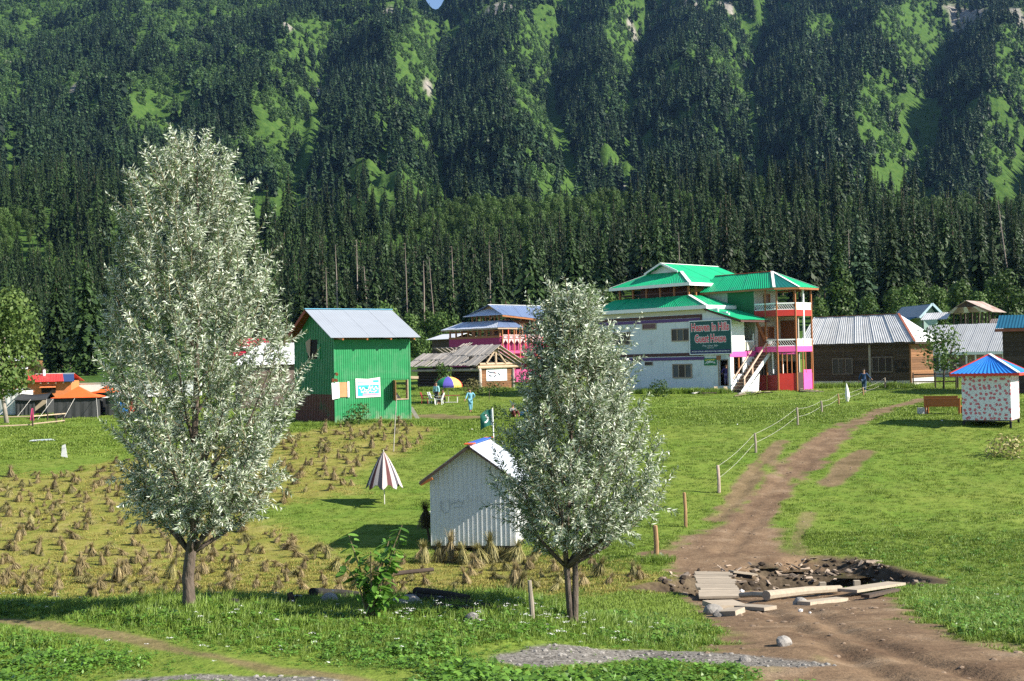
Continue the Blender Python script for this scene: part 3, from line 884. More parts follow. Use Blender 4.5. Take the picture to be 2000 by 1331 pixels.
def rx(f, c, px0, r0, px1, r1):
    """rectangle seen on the plane X = c: y0, y1, z0, z1"""
    rm, xm = (r0 + r1) / 2, (px0 + px1) / 2
    a, b = f.onx(c, px0, rm)[0], f.onx(c, px1, rm)[0]
    return min(a, b), max(a, b), f.onx(c, xm, r1)[1], f.onx(c, xm, r0)[1]

def ry(f, c, px0, r0, px1, r1):
    rm, xm = (r0 + r1) / 2, (px0 + px1) / 2
    a, b = f.ony(c, px0, rm)[0], f.ony(c, px1, rm)[0]
    return min(a, b), max(a, b), f.ony(c, xm, r1)[1], f.ony(c, xm, r0)[1]

def window_x(t, c, r, panes, frame=FRAME_W, fr=0.07, glass=GLASS, mats=None, name='window', out=-1):
    """window on the plane X = c facing out (-1: -X)"""
    y0, y1, z0, z1 = r
    o = out
    w = MB()
    xa, xb = sorted((c + o * 0.002, c + o * 0.07))
    w.box(xa, xb, y0, y1, z0, z0 + fr).box(xa, xb, y0, y1, z1 - fr, z1).box(xa, xb, y0, y0 + fr, z0 + fr, z1 - fr).box(xa, xb, y1 - fr, y1, z0 + fr, z1 - fr)
    for k in range(1, panes):
        y = y0 + (y1 - y0) * k / panes
        w.box(xa, xb, y - fr * .45, y + fr * .45, z0 + fr, z1 - fr)
    wo = w.build(name, frame, t)
    for k in range(panes):
        ya, yb = y0 + (y1 - y0) * k / panes + .02, y0 + (y1 - y0) * (k + 1) / panes - .02
        xa2, xb2 = sorted((c + o * 0.004, c + o * 0.022))
        MB().box(xa2, xb2, ya, yb, z0 + .03, z1 - .03).build('pane', (mats or [glass] * panes)[k], wo)
    return wo

def window_y(t, c, r, panes, frame=FRAME_W, fr=0.07, glass=GLASS, mats=None, name='window', out=-1):
    x0, x1, z0, z1 = r
    w = MB(); ya, yb = sorted((c + out * 0.002, c + out * 0.07))
    w.box(x0, x1, ya, yb, z0, z0 + fr).box(x0, x1, ya, yb, z1 - fr, z1).box(x0, x0 + fr, ya, yb, z0 + fr, z1 - fr).box(x1 - fr, x1, ya, yb, z0 + fr, z1 - fr)
    for k in range(1, panes):
        x = x0 + (x1 - x0) * k / panes
        w.box(x - fr * .45, x + fr * .45, ya, yb, z0 + fr, z1 - fr)
    wo = w.build(name, frame, t)
    for k in range(panes):
        xa, xb = x0 + (x1 - x0) * k / panes + .02, x0 + (x1 - x0) * (k + 1) / panes - .02
        y2 = sorted((c + out * 0.004, c + out * 0.022))
        MB().box(xa, xb, y2[0], y2[1], z0 + .03, z1 - .03).build('pane', (mats or [glass] * panes)[k], wo)
    return wo

def sheets(t, quad, n, m, name='roof_sheet', rib=5, amp=0.012, lift=0.012, t_=0.012, mats=None):
    """a roof slope of n corrugated sheets: quad = eave0, eave1, ridge1, ridge0"""
    a, b, c, d = [Vector([float(k) for k in p]) for p in quad]
    nrm = (b - a).cross(d - a).normalized()
    if nrm.z < 0: nrm = -nrm
    for i in range(n):
        f0, f1 = i / n, (i + 1) / n
        up = nrm * (lift * (i % 2) + rnd.random() * lift * .5)
        q = [a.lerp(b, f0) + up, a.lerp(b, f1) + up, d.lerp(c, f1) + up, d.lerp(c, f0) + up]
        MB().corr(q, rib, amp, t_).build(name, mats[i % len(mats)] if mats else m, t)

def rail_posts(mb, pts, z0, z1, w):
    for x, y in pts: mb.box(x - w / 2, x + w / 2, y - w / 2, y + w / 2, z0, z1)
    return mb

def text(name, s, size, m, parent, loc, rot, extrude=0.002, offset=0.0, spacing=1.0, width=None, shear=0.0, bold=0.0):
    """lettering as a thin mesh, centred, optionally fitted to a width"""
    c = bpy.data.curves.new(name, 'FONT')
    c.body = s; c.size = size; c.align_x = 'CENTER'; c.align_y = 'CENTER'; c.extrude = extrude; c.offset = offset; c.space_character = spacing; c.resolution_u = 2; c.shear = shear
    o = bpy.data.objects.new(name, c); COL.objects.link(o)
    bpy.context.view_layer.update()
    me = bpy.data.meshes.new_from_object(o.evaluated_get(bpy.context.evaluated_depsgraph_get()))
    me.name = name
    bpy.data.objects.remove(o); bpy.data.curves.remove(c)
    me.materials.clear(); me.materials.append(m)
    xs_ = [v.co.x for v in me.vertices]; mid = (min(xs_) + max(xs_)) / 2; wd = max(xs_) - min(xs_)
    k = (width / wd) if width else 1.0
    for v in me.vertices: v.co.x = (v.co.x - mid) * k
    return link(name, me, parent, loc, rot)

def strokes(name, curves, m, parent, plane, w=0.02, t=0.006):
    """thin painted strokes: list of 2-D polylines laid on a plane given by a function (a, b) -> local point and its normal"""
    mb = MB()
    fn, nrm = plane
    for c in curves:
        for (a, b), (c2, d2) in zip(c[:-1], c[1:]):
            if (a - c2) ** 2 + (b - d2) ** 2 < 1e-8: continue
            mb.beam(fn(a, b), fn(c2, d2), w, t, up=nrm)
    return mb.build(name, m, parent)

def squiggle(x0, x1, y, h, n, seed):
    """a handwritten word: one looping stroke"""
    g = random.Random(seed); pts = []
    for i in range(n + 1):
        pts.append((x0 + (x1 - x0) * i / n, y + h * (g.random() - .5) * (1.8 if g.random() < .2 else 1)))
    return pts

# ================================================================== white guest house with green roofs
f = Fr(G(1427, 767), 43)
gh = thing('guest_house', 'white three-storey guest house with bright green roofs and a pink balcony tower', 'guest house', f.o, f.th)
L = f.onx(0, 1166, 607)[0]
ZE = 6.53
YM = f.onx(0, 1380, 640)[0]                       # where the main block begins beside the lean-to
dr = rx(f, 0, 1405, 704, 1422, 754)               # door opening
w = MB()
w.box(0, 8.5, YM, L, -.6, ZE)                     # main block
w.box(0, .14, dr[1], YM, -.6, 6.30).box(0, .14, 0, dr[0], -.6, 5.9).box(0, .14, dr[0], dr[1], dr[3], 6.0).box(0, .14, dr[0], dr[1], -.6, dr[2])
w.box(.14, 8.5, YM - .1, YM - .001, -.6, 6.0)
w.build('wall', W_PAINT, gh)
for k in range(9):                                 # upright joints of the wall sheets
    y = YM + .6 + k * 1.22
    if y < L: MB().box(-.014, -.001, y - .02, y + .02, 0, ZE - .2).build('wall_seam', W_PAINT, gh)
ybl = f.onx(0, 1371, 620)[0]
for (pa, ra, pb, rb, nm, m) in ((1371, 617, 1182, 629, 'band', BROWN_BAND), (1371, 624, 1182, 637, 'band', PURPLE), (1374, 692, 1182, 708, 'band', BROWN_BAND), (1376, 700, 1182, 716, 'band', PURPLE)):
    z = f.onx(0, pa, ra)[1]
    MB().box(-.05, -.001, f.onx(0, pa, ra)[0], L, z - .12, z + .12).build(nm, m, gh)
MB().box(-.06, -.052, ybl - .02, ybl + .16, f.onx(0, 1371, 628)[1], f.onx(0, 1371, 614)[1]).build('band', BROWN_BAND, gh)
MB().box(-.03, -.0, YM + .05, L, f.onx(0, 1375, 612)[1], ZE - .02).build('frieze', CREAM, gh)
window_x(gh, 0, rx(f, 0, 1197, 649, 1231, 674), 3, mats=[GLASS, GREYPANE, GLASS])
window_x(gh, 0, rx(f, 0, 1312, 642, 1347, 667), 3, mats=[GLASS, GREYPANE, GLASS])
window_x(gh, 0, rx(f, 0, 1314, 711, 1352, 739), 3, mats=[GREYPANE, GLASS, GREYPANE], fr=.09)
window_x(gh, 0, rx(f, 0, 1255, 632, 1282, 644), 1, glass=mat('reddish_pane', (0.10, 0.035, 0.045), .3), name='vent')
window_x(gh, 0, rx(f, 0, 1260, 707, 1275, 714), 1, fr=.03, name='vent')
r = rx(f, 0, 1400, 695, 1408, 703); MB().box(-.06, -.001, *r).build('vent_panel', ORANGE_WOOD, gh)
r = rx(f, 0, 1409, 695, 1417, 704); MB().box(-.05, -.001, *r).build('meter_box', mat('grey_box', (0.45, 0.50, 0.52), .5), gh)
# inside of the doorway room: near-black lining paints in its shade
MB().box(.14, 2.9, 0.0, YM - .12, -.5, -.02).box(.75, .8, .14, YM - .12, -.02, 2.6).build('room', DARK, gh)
d_ = MB().box(-.05, .16, dr[0] - .08, dr[0] - .002, dr[2], dr[3] + .08).box(-.05, .16, dr[1] + .002, dr[1] + .08, dr[2], dr[3] + .08).box(-.05, .16, dr[0], dr[1], dr[3] + .002, dr[3] + .08)
d_.build('door_frame', FRAME_W, gh)
# side under the lean-to (plane Y = 0)
XA = f.ony(0, 1476, 700)[0]
op = ry(f, 0, 1433, 697, 1451, 731)
Z1 = 2.62
s = MB().box(.145, op[0], 0, .12, -.6, Z1).box(op[1], XA, 0, .12, -.6, Z1).box(op[0], op[1], 0, .12, -.6, op[2]).box(op[0], op[1], 0, .12, op[3], Z1)
x1 = f.ony(0, 1454, 660)[0]
s.box(.145, x1, 0, .12, Z1 + .42, 5.6)
s.build('side_wall', WHITE_TRIM, gh)
MB().box(.0, XA, -.04, .13, Z1, Z1 + .415).build('floor_band', PINK, gh)
MB().box(-.05, .17, -.09, .1, -.5, 2.6).build('corner_post', WHITE_TRIM, gh)
xo = f.ony(0, 1444, 712)[0]
MB().box(xo - .06, xo + .06, .02, .1, op[2], op[3]).box(op[0], op[0] + .07, .02, .1, op[2], op[3]).build('window_post', ORANGE_WOOD, gh)
MB().box(x1, XA + 3, 1.5, 1.6, 2.6, 6.0).build('balcony_wall', mat('greyish_wall', (0.40, 0.40, 0.37), .7), gh)
xd = f.ony(1.5, 1471, 655)
MB().box(xd[0] - .5, xd[0] + .4, 1.44, 1.498, 3.0, 5.1).build('balcony_door', ORANGE_WOOD, gh)
MB().box(.14, XA, 0.13, 1.6, 2.62, 2.72).build('balcony_floor', FRAME_W, gh)
ra = MB().box(x1, XA - .25, .02, .09, 3.10, 3.72)
ra.build('balustrade', CREAM, gh)
MB().box(x1, XA - .2, .0, .11, 3.725, 3.83).box(XA - .24, XA - .14, -.0, .11, 2.9, 4.35).build('handrail', WHITE_TRIM, gh)
# stair along the side
n = 12; XB0 = .15; XT = XA + .35; rise = (Z1 + .35) / n; run = (XT - XB0) / n; SW = 1.05
STEP = mat('stair_board', (0.13, 0.085, 0.060), .8, .3, 5)
for k in range(n):
    x = XB0 + run * k
    st = MB().box(x - .04, x + run + .02, -SW, -.06, rise * (k + 1) - .05, rise * (k + 1)).build('stair_tread', mat('stair_edge', (0.34, 0.26, 0.19), .8, .2, 5), gh)
    MB().box(x, x + .03, -SW, -.06, rise * k + .0, rise * (k + 1) - .052).build('riser', STEP, st)
sp = MB().add([(XB0 - .3, -SW - .05, -.35), (XT, -SW - .05, Z1 + .1), (XT, -SW - .05, Z1 + .42), (XB0 - .3, -SW - .05, .12),
               (XB0 - .3, -SW - .005, -.35), (XT, -SW - .005, Z1 + .1), (XT, -SW - .005, Z1 + .42), (XB0 - .3, -SW - .005, .12)],
              [(0, 1, 2, 3), (7, 6, 5, 4), (0, 4, 5, 1), (1, 5, 6, 2), (2, 6, 7, 3), (3, 7, 4, 0)])
sp.build('stringer', WHITE_TRIM, gh)
MB().add([(XB0 + .3, -SW - .03, -.5), (XB0 + 1.75, -SW - .03, -.5), (XB0 + 2.0, -SW - .03, 1.35), (XB0 + .3, -SW - .03, .05),
          (XB0 + .3, -SW - .006, -.5), (XB0 + 1.75, -SW - .006, -.5), (XB0 + 2.0, -SW - .006, 1.35), (XB0 + .3, -SW - .006, .05)],
         [(0, 1, 2, 3), (7, 6, 5, 4), (0, 4, 5, 1), (1, 5, 6, 2), (2, 6, 7, 3), (3, 7, 4, 0)]).build('stair_side', WHITE_TRIM, gh)
RAILW = mat('peach_handrail', (0.66, 0.47, 0.36), .6, .1, 5)
MB().beam((XB0 + .1, -SW + .02, 1.0), (XT, -SW + .02, Z1 + 1.3), .09, .09).beam((XB0 + .1, -.1, 1.0), (XT - .6, -.1, Z1 + .8), .07, .07).build('stair_rail', RAILW, gh)
for q in (.06, .36):
    x = XB0 + (XT - XB0) * q; z = (Z1 + .35) * q
    MB().box(x - .045, x + .045, -SW - .0, -SW + .09, z - .3, z + 1.02).build('rail_post', RAILW, gh)

# tower of verandahs
YB = -2.0
for _ in range(30):
    if f.px(XA, YB)[0] < 1516: YB -= .03
xb, yb = XA, YB
tC = 0
while f.px(xb + tC / 1.414, yb - tC / 1.414)[0] < 1557: tC += .02
xc, yc = xb + tC / 1.414, yb - tC / 1.414
xdd = xc
while f.px(xdd, yc)[0] < 1588: xdd += .02
POLY = [(xb, 0.0), (xb, yb), (xc, yc), (xdd, yc), (xdd, 0.0)]
def ring(mb, poly, z0, z1, t, grow=0.0, close=False):
    """upright boards along an open polygon line"""
    for (x0, y0), (x1_, y1_) in zip(poly[:-1], poly[1:]):
        d = Vector((x1_ - x0, y1_ - y0, 0)).normalized(); nn = Vector((d.y, -d.x, 0))
        o = nn * (-grow)
        a, b = Vector((x0, y0, 0)) + o, Vector((x1_, y1_, 0)) + o
        q = nn * (-t)
        mb.hexa([(a.x, a.y, z0), (b.x, b.y, z0), (b.x + q.x, b.y + q.y, z0), (a.x + q.x, a.y + q.y, z0), (a.x, a.y, z1), (b.x, b.y, z1), (b.x + q.x, b.y + q.y, z1), (a.x + q.x, a.y + q.y, z1)])
    return mb
ZP0, ZP1 = f.onx(xb, 1516, 688)[1], f.onx(xb, 1516, 677)[1]      # pink band
ZR1 = f.onx(xb, 1516, 663)[1]
ZQ0, ZQ1 = f.onx(xb, 1511, 618)[1], f.onx(xb, 1511, 606)[1]      # red band
ZR2 = f.onx(xb, 1511, 592)[1]
ZTE = f.onx(xb, 1511, 564)[1]
def floor_poly(z0, z1): 
    n_ = len(POLY); v = [(x, y, z0) for x, y in POLY] + [(x, y, z1) for x, y in POLY]
    return MB().add(v, [tuple(range(n_ - 1, -1, -1)), tuple(range(n_, 2 * n_))] + [(i, (i + 1) % n_, n_ + (i + 1) % n_, n_ + i) for i in range(n_)])
floor_poly(ZP0 + .05, ZP1 - .03).build('tower_floor', FRAME_W, gh)
floor_poly(ZQ0 + .05, ZQ1 - .03).build('tower_floor', FRAME_W, gh)
sgs = list(zip(POLY[:-1], POLY[1:]))
ring(MB(), POLY[:4] + [POLY[4]], ZP0, ZP1, .05, -.05).build('floor_band', PINK, gh)
ring(MB(), POLY[:4] + [POLY[4]], ZQ0, ZQ1, .05, -.05).build('floor_band', RED, gh)
def balustrade(i, z0, z1, style, part=(0, 1)):
    (x0, y0), (x1_, y1_) = sgs[i]
    a0, b0 = Vector((x0, y0, 0)), Vector((x1_, y1_, 0))
    a, b = a0.lerp(b0, part[0]), a0.lerp(b0, part[1])
    u = b - a; ln = u.length
    o = MB().beam((a.x, a.y, z1 - .05), (b.x, b.y, z1 - .05), .09, .1).beam((a.x, a.y, z0 + .03), (b.x, b.y, z0 + .03), .07, .06).build('balustrade', WHITE_TRIM, gh)
    if style == 'panel':
        k = 2
        for j in range(k):
            p, q = a + u * ((j + .04) / k), a + u * ((j + .96) / k)
            MB().beam((p.x, p.y, (z0 + z1) / 2), (q.x, q.y, (z0 + z1) / 2), .03, z1 - z0 - .18).build('panel', CREAM, o)
            MB().box(q.x - .03, q.x + .03, q.y - .03, q.y + .03, z0 + .07, z1 - .1).build('baluster', WHITE_TRIM, o)
    else:
        k = max(5, int(ln / .16)); h = z1 - z0 - .16
        for j in range(k):
            p = a + u * (j / k)
            q = a + u * min(1, (j / k) + h * .75 / ln)
            top = z1 - .1 if (j / k) + h * .75 / ln <= 1 else z0 + .06 + (1 - j / k) * ln / .75
            MB().beam((q.x, q.y, z0 + .06), (p.x, p.y, min(top, z1 - .1)), .05, .025, up=(0.6, -.6, 0)).build('slat', WHITE_TRIM, o)
for z0, z1 in ((ZP1, ZR1), (ZQ1, ZR2)):
    balustrade(0, z0, z1, 'slat', (.5 if z0 == ZP1 else 0.02, 1)); balustrade(1, z0, z1, 'slat'); balustrade(2, z0, z1, 'panel'); balustrade(3, z0, z1, 'panel')
for x, y in POLY[1:4] + [((xb + 0), yb * .5), (xdd, yc * .5)]:
    MB().box(x - .052, x + .052, y - .052, y + .052, -.5, ZTE + .05).build('tower_post', ORANGE_WOOD, gh)
mx1 = ((xc + xdd) / 2, yc)
MB().box(mx1[0] - .06, mx1[0] + .06, yc - .06, yc + .06, ZP1, ZTE).build('tower_post', WHITE_TRIM, gh)
# ground-floor dado of the tower
ring(MB(), POLY[0:2], -.5, ry(f, yb, 1518, 733, 1520, 754)[3], .05).build('dado', mat('shaded_red_sheet', (0.28, 0.03, 0.03), .6, .15, 3), gh)  # shade of the left face put into a darker red
ZD = f.onx(xb, 1519, 730)[1]
ring(MB(), POLY[1:3], -.5, ZD, .05).build('dado', RED, gh)
xq0 = xc + (xdd - xc) * .42
MB().box(xq0, xdd, yc, yc + .05, -.5, ZD + .25).build('dado', PINK, gh)
MB().box(xc + .08, xq0 - .05, yc + .03, yc + .07, -.3, ZD + .05).build('tower_door', mat('dark_carved_door', (0.05, 0.03, 0.025), .6, .3, 8), gh)
for q in (.25, .5, .75):
    x, y = xb + (xc - xb) * q, yb + (yc - yb) * q
    MB().box(x - .035, x + .035, y + .0, y + .06, ZD, ZP0).build('window_post', ORANGE_WOOD, gh)
for x in (xq0, xq0 + .35, xdd - .1):
    MB().box(x - .04, x + .04, yc + .0, yc + .06, ZD, ZP0).build('window_post', ORANGE_WOOD, gh)
MB().beam((xb + .1, yb - .02, ZP0 - .12), (xc, yc - .02, ZP0 - .12), .05, .12).build('lintel', PINK, gh)
MB().beam((xb + .35, yb + .7, ZD), (xb + .35, yb + .7, ZP0), .09, .09).beam((xb + .9, yb + .2, ZD), (xb + .9, yb + .2, ZP0), .07, .07).build('inner_post', WHITE_TRIM, gh)
# wing behind the tower
YW = 4.6
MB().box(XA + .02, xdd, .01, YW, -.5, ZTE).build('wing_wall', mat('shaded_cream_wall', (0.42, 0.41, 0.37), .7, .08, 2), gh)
MB().box(XA + .005, XA + .018, 0.05, 2.5, 5.2, ZTE - .02).build('green_panel', mat('deep_green_sheet', (0.010, 0.125, 0.045), .55, .12, 2), gh)
window_y(gh, 0.01, (XA + .5, XA + 1.35, .95, 2.05), 2)
window_y(gh, 0.01, (XA + 1.6, XA + 2.4, 3.0, 4.9), 1, frame=ORANGE_WOOD, glass=BROWN_DOOR, name='door')
window_y(gh, 0.01, (XA + .4, XA + 1.2, 3.0, 4.9), 1, frame=ORANGE_WOOD, glass=BROWN_DOOR, name='door')
window_y(gh, 0.01, (XA + 1.2, XA + 2.0, 5.9, 7.4), 1, frame=ORANGE_WOOD, glass=BROWN_DOOR, name='door')
MB().beam((XA + .2, -.05, 5.2), (XA + 1.6, -.05, 3.2), .25, .06, up=(0, 1, 0)).build('inner_stair', ORANGE_WOOD, gh)
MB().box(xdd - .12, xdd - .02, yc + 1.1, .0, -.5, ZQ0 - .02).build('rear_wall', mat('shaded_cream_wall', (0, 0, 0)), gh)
MB().box(xdd - .16, xdd - .125, yc + 1.3, -.3, ZP1 + .1, ZP1 + 2.0).build('door', BROWN_DOOR, gh)
MB().box(xdd - .16, xdd - .125, yc + 1.3, -.2, .2, 2.2).build('door', DARK, gh)  # near-black panel painting the shaded interior, no door leaf
# tower roof: hipped with a cut corner
ov = .45
ze, zr = ZTE + .04, f.ony(-.4, 1500, 531)[1]
xr = (XA + xdd) / 2
e0, e1, e2, e3, e4 = (XA - ov, YW + .2, ze), (XA - ov, yb - ov * .3, ze), (xc - ov * .2, yc - ov, ze), (xdd + ov, yc - ov, ze), (xdd + ov, YW + .2, ze)
r0, r1 = (xr, YW + .2, zr), (xr, -.6, zr)
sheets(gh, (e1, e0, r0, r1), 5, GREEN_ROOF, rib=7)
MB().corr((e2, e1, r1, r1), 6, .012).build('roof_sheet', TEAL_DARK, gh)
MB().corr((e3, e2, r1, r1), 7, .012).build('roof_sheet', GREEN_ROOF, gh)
sheets(gh, (e4, e3, r1, r0), 4, GREEN_ROOF, rib=7)
for p, q in ((e1, r1), (e2, r1), (e3, r1)):
    MB().beam((p[0], p[1], p[2] + .03), (q[0], q[1], q[2] + .03), .20, .03).build('hip_cap', WHITE_TRIM, gh)
MB().beam((r1[0], r1[1] + .1, zr + .03), (r0[0], r0[1], zr + .03), .16, .04).build('ridge_cap', RED_TRIM, gh)
ring(MB(), [e0[:2], e1[:2], e2[:2], e3[:2], e4[:2]], ze - .16, ze - .02, .05).build('fascia', ORANGE_WOOD, gh)
# lean-to roof over the side
zt, zl = f.onx(-.3, 1386, 600)[1], f.onx(-.3, 1447, 624)[1]
yl = f.onx(-.3, 1447, 624)[0]
sheets(gh, ((-.3, yl, zl), (XA + .35, yl, zl), (XA + .35, YM + .15, zt), (-.3, YM + .15, zt)), 4, GREEN_ROOF, rib=7)
MB().beam((-.2, yl + .1, zl - .12), (XA + .2, yl + .1, zl - .12), .08, .14).beam((-.22, yl + .1, zl - .14), (-.22, YM, zt - .14), .06, .14).build('rafter', BROWN_BAND, gh)
MB().slab([(xdd + .1, .5, 5.2), (xdd + 1.9, .5, 4.95), (xdd + 1.9, 3.5, 4.95), (xdd + .1, 3.5, 5.2)], .03).build('side_roof', GREEN_ROOF, gh)
# skirt roof of the main block and the open pavilion on top
yR = YM - .35
yp0, zp0 = f.onx(1.5, 1345, 578)
yp1 = f.onx(1.5, 1211, 590)[0]
zs = zp0
B0, B1, B2 = (-.45, L + .35, ZE), (-.45, yR, ZE), (8.9, yR, ZE)
T0, T1, T2 = (1.25, yp1 + .3, zs), (1.25, yp0 - .3, zs), (8.0, yp0 - .3, zs)
sheets(gh, (B1, B0, T0, T1), 9, GREEN_ROOF, rib=7)
sheets(gh, (B2, B1, T1, T2), 7, GREEN_ROOF, rib=7)
MB().slab([(-.45, L + .35, ZE), (8.9, L + .35, ZE), (8.0, yp1 + .3, zs), (1.25, yp1 + .3, zs)], .03).build('roof_sheet', GREEN_ROOF, gh)
MB().beam((B1[0], B1[1], ZE + .04), (T1[0], T1[1], zs + .04), .26, .03).build('hip_cap', WHITE_TRIM, gh)
MB().box(-.5, -.452, yR, L + .35, ZE - .24, ZE + .03).box(-.5, 3.2, yR - .05, yR - .001, ZE - .24, ZE + .03).box(-.49, 0, YM, L + .3, ZE - .26, ZE - .243).build('fascia', WHITE_TRIM, gh)
MB().box(1.3, 8.0, yp0 - .28, yp1 + .28, zs - .3, zs - .02).build('pavilion_floor', DARK, gh)
ya, za = f.onx(.9, 1347, 552)
yb_ = f.onx(.9, 1191, 567)[0]
for k in range(6):
    y = yp0 + (yp1 - yp0) * k / 5
    MB().box(1.45, 1.57, y - .07, y + .07, zs - .05, za).build('pavilion_post', ORANGE_WOOD, gh)
    MB().box(6.0, 6.12, y - .07, y + .07, zs - .05, za).build('pavilion_post', ORANGE_WOOD, gh)
for k in range(1, 5):
    x = 1.5 + 4.5 * k / 5
    MB().box(x - .06, x + .06, yp0 - .06, yp0 + .06, zs - .05, za).build('pavilion_post', ORANGE_WOOD, gh)
MB().box(3.4, 3.5, yp0 + 1.4, yp1 - .6, zs, za).build('pavilion_wall', BROWN_BAND, gh)
MB().box(1.46, 1.52, yp0, yp1, zs + .28, zs + .36).build('pavilion_rail', BROWN_BAND, gh)
ym = (ya + yb_) / 2
xg, zg = f.ony(ym, 1290, 515)
xe = f.ony(ym, 1402, 527)[0]
E0, E1, E2, E3 = (.9, yb_, za), (.9, ya, za), (xe + .8, ya, za), (xe + .8, yb_, za)
def on_side(y_e, t): return y_e + (ym - y_e) * t
tg = .58; zg1 = za + (zg - za) * tg
g0, g1 = (xg + .45, on_side(yb_, tg), zg1), (xg + .45, on_side(ya, tg), zg1)
R0_, R1_ = (xg, ym, zg), (xe, ym, zg)
sheets(gh, (E1, E0, g0, g1), 6, GREEN_ROOF, rib=7)
MB().add([(xg + .5, g0[1], zg1 - .02), (xg + .5, g1[1], zg1 - .02), (xg + .5, ym, zg - .1), (xg + .6, g0[1], zg1 - .02), (xg + .6, g1[1], zg1 - .02), (xg + .6, ym, zg - .1)],
         [(0, 1, 2), (5, 4, 3), (0, 3, 4, 1), (1, 4, 5, 2), (2, 5, 3, 0)]).build('gable', W_PAINT, gh)
for ye, gp, Ea, Eb in ((ya, g1, E1, E2), (yb_, g0, E0, E3)):
    MB().corr((Ea, Ea if False else (gp[0], ye, za), gp, gp), 3, .008).build('roof_sheet', GREEN_ROOF, gh) if ye == ya else MB().slab([Ea, (gp[0], ye, za), gp], .02).build('roof_sheet', GREEN_ROOF, gh)
    q = ((gp[0], ye, za), Eb, R1_, (gp[0], ym, zg))
    sheets(gh, q if ye == ya else (q[1], q[0], q[3], q[2]), 4, GREEN_ROOF, rib=7)
    MB().slab([gp, (gp[0], ym, zg), R0_, (xg, ye + (ym - ye) * (tg + .02), zg1 + .02)], .03).build('verge', GREEN_ROOF, gh)
MB().beam((E1[0], E1[1], za + .04), (g1[0], g1[1], zg1 + .04), .26, .03).build('hip_cap', WHITE_TRIM, gh)
MB().beam((E0[0], E0[1], za + .04), (g0[0], g0[1], zg1 + .04), .2, .03).build('hip_cap', WHITE_TRIM, gh)
MB().beam((xg, ym, zg + .03), (xe, ym, zg + .03), .18, .04).build('ridge_cap', WHITE_TRIM, gh)
MB().beam(R0_, (xg, on_side(ya, tg), zg1), .06, .14).beam(R0_, (xg, on_side(yb_, tg), zg1), .06, .14).build('barge_board', WHITE_TRIM, gh)
MB().box(.82, .88, ya - .05, yb_ + .05, za - .22, za + .02).box(.88, xe + .8, ya - .06, ya - .001, za - .22, za + .02).build('fascia', WHITE_TRIM, gh)
MB().box(1.0, xe + .6, ya + .15, yb_ - .15, za - .1, za - .04).build('ceiling', BROWN_BAND, gh)

# the big sign board (leans out of the wall; a thing of its own)
r = rx(f, -.2, 1347, 627, 1428, 690)
r = (f.onx(-.2, 1428.5, 655)[0], f.onx(-.2, 1347, 660)[0], f.onx(-.2, 1388, 692)[1], f.onx(-.2, 1388, 626)[1])
SIGN_G = mat('sign_green', (0.008, 0.085, 0.078), .5, .12, 1.5)
sg = thing('sign_board', 'large dark green guest house sign with red lettering on the white wall', 'sign', f.w(-.2, (r[0] + r[1]) / 2, (r[2] + r[3]) / 2), f.th - math.pi / 2)
sw, sh = (r[1] - r[0]), (r[3] - r[2])
MB().box(-sw / 2, sw / 2, 0, .04, -sh / 2, sh / 2).box(-sw * .3, -sw * .27, .04, .19, -.1, .1).box(sw * .27, sw * .3, .04, .19, -.1, .1).build('board', SIGN_G, sg)
fr_ = MB()
for a in ((-sw / 2, sw / 2, sh / 2 - .04, sh / 2 + .03), (-sw / 2, sw / 2, -sh / 2 - .03, -sh / 2 + .04)): fr_.box(a[0] - .03, a[1] + .03, -.02, -.001, a[2], a[3])
for a in ((-sw / 2 - .03, -sw / 2 + .04), (sw / 2 - .04, sw / 2 + .03)): fr_.box(a[0], a[1], -.02, -.001, -sh / 2 + .04, sh / 2 - .04)
fr_.build('frame', WHITE_TRIM, sg)
MB().box(-sw / 2 + .045, sw / 2 - .045, -.006, -.001, -sh / 2 + .045, -sh / 2 + sh * .13).build('phone_strip', mat('sign_navy', (0.012, 0.016, 0.11), .5), sg)
S_RED = mat('sign_red', (0.74, 0.06, 0.085), .5, .05); S_WHITE = mat('sign_white', (0.80, 0.80, 0.78), .5, .03)
RT = (math.pi / 2, 0, 0)
for s_, z, wd, hh in (('Heaven In Hills', sh * .295, sw * .90, sh * .325), ('Guest House', -sh * .045, sw * .74, sh * .325)):
    text('lettering_outline', s_, hh, S_WHITE, sg, (0, -.010, z), RT, extrude=.001, offset=.06, width=wd + .09)
    text('lettering', s_, hh, S_RED, sg, (0, -.016, z), RT, extrude=.001, offset=.018, width=wd)
text('owner_line', 'Prop: Usman Zafar', .19, S_WHITE, sg, (-.0, -.012, -sh * .25), RT, extrude=.001, shear=.3)
text('place_line', 'Halmat, Kel', .13, S_WHITE, sg, (0, -.012, -sh * .31), RT, extrude=.001)
text('phone_line', '03557-477260, 0355-8131446, 0355-8129612', .125, S_WHITE, sg, (0, -.012, -sh * .418), RT, extrude=.001, offset=.003, width=sw * .9)

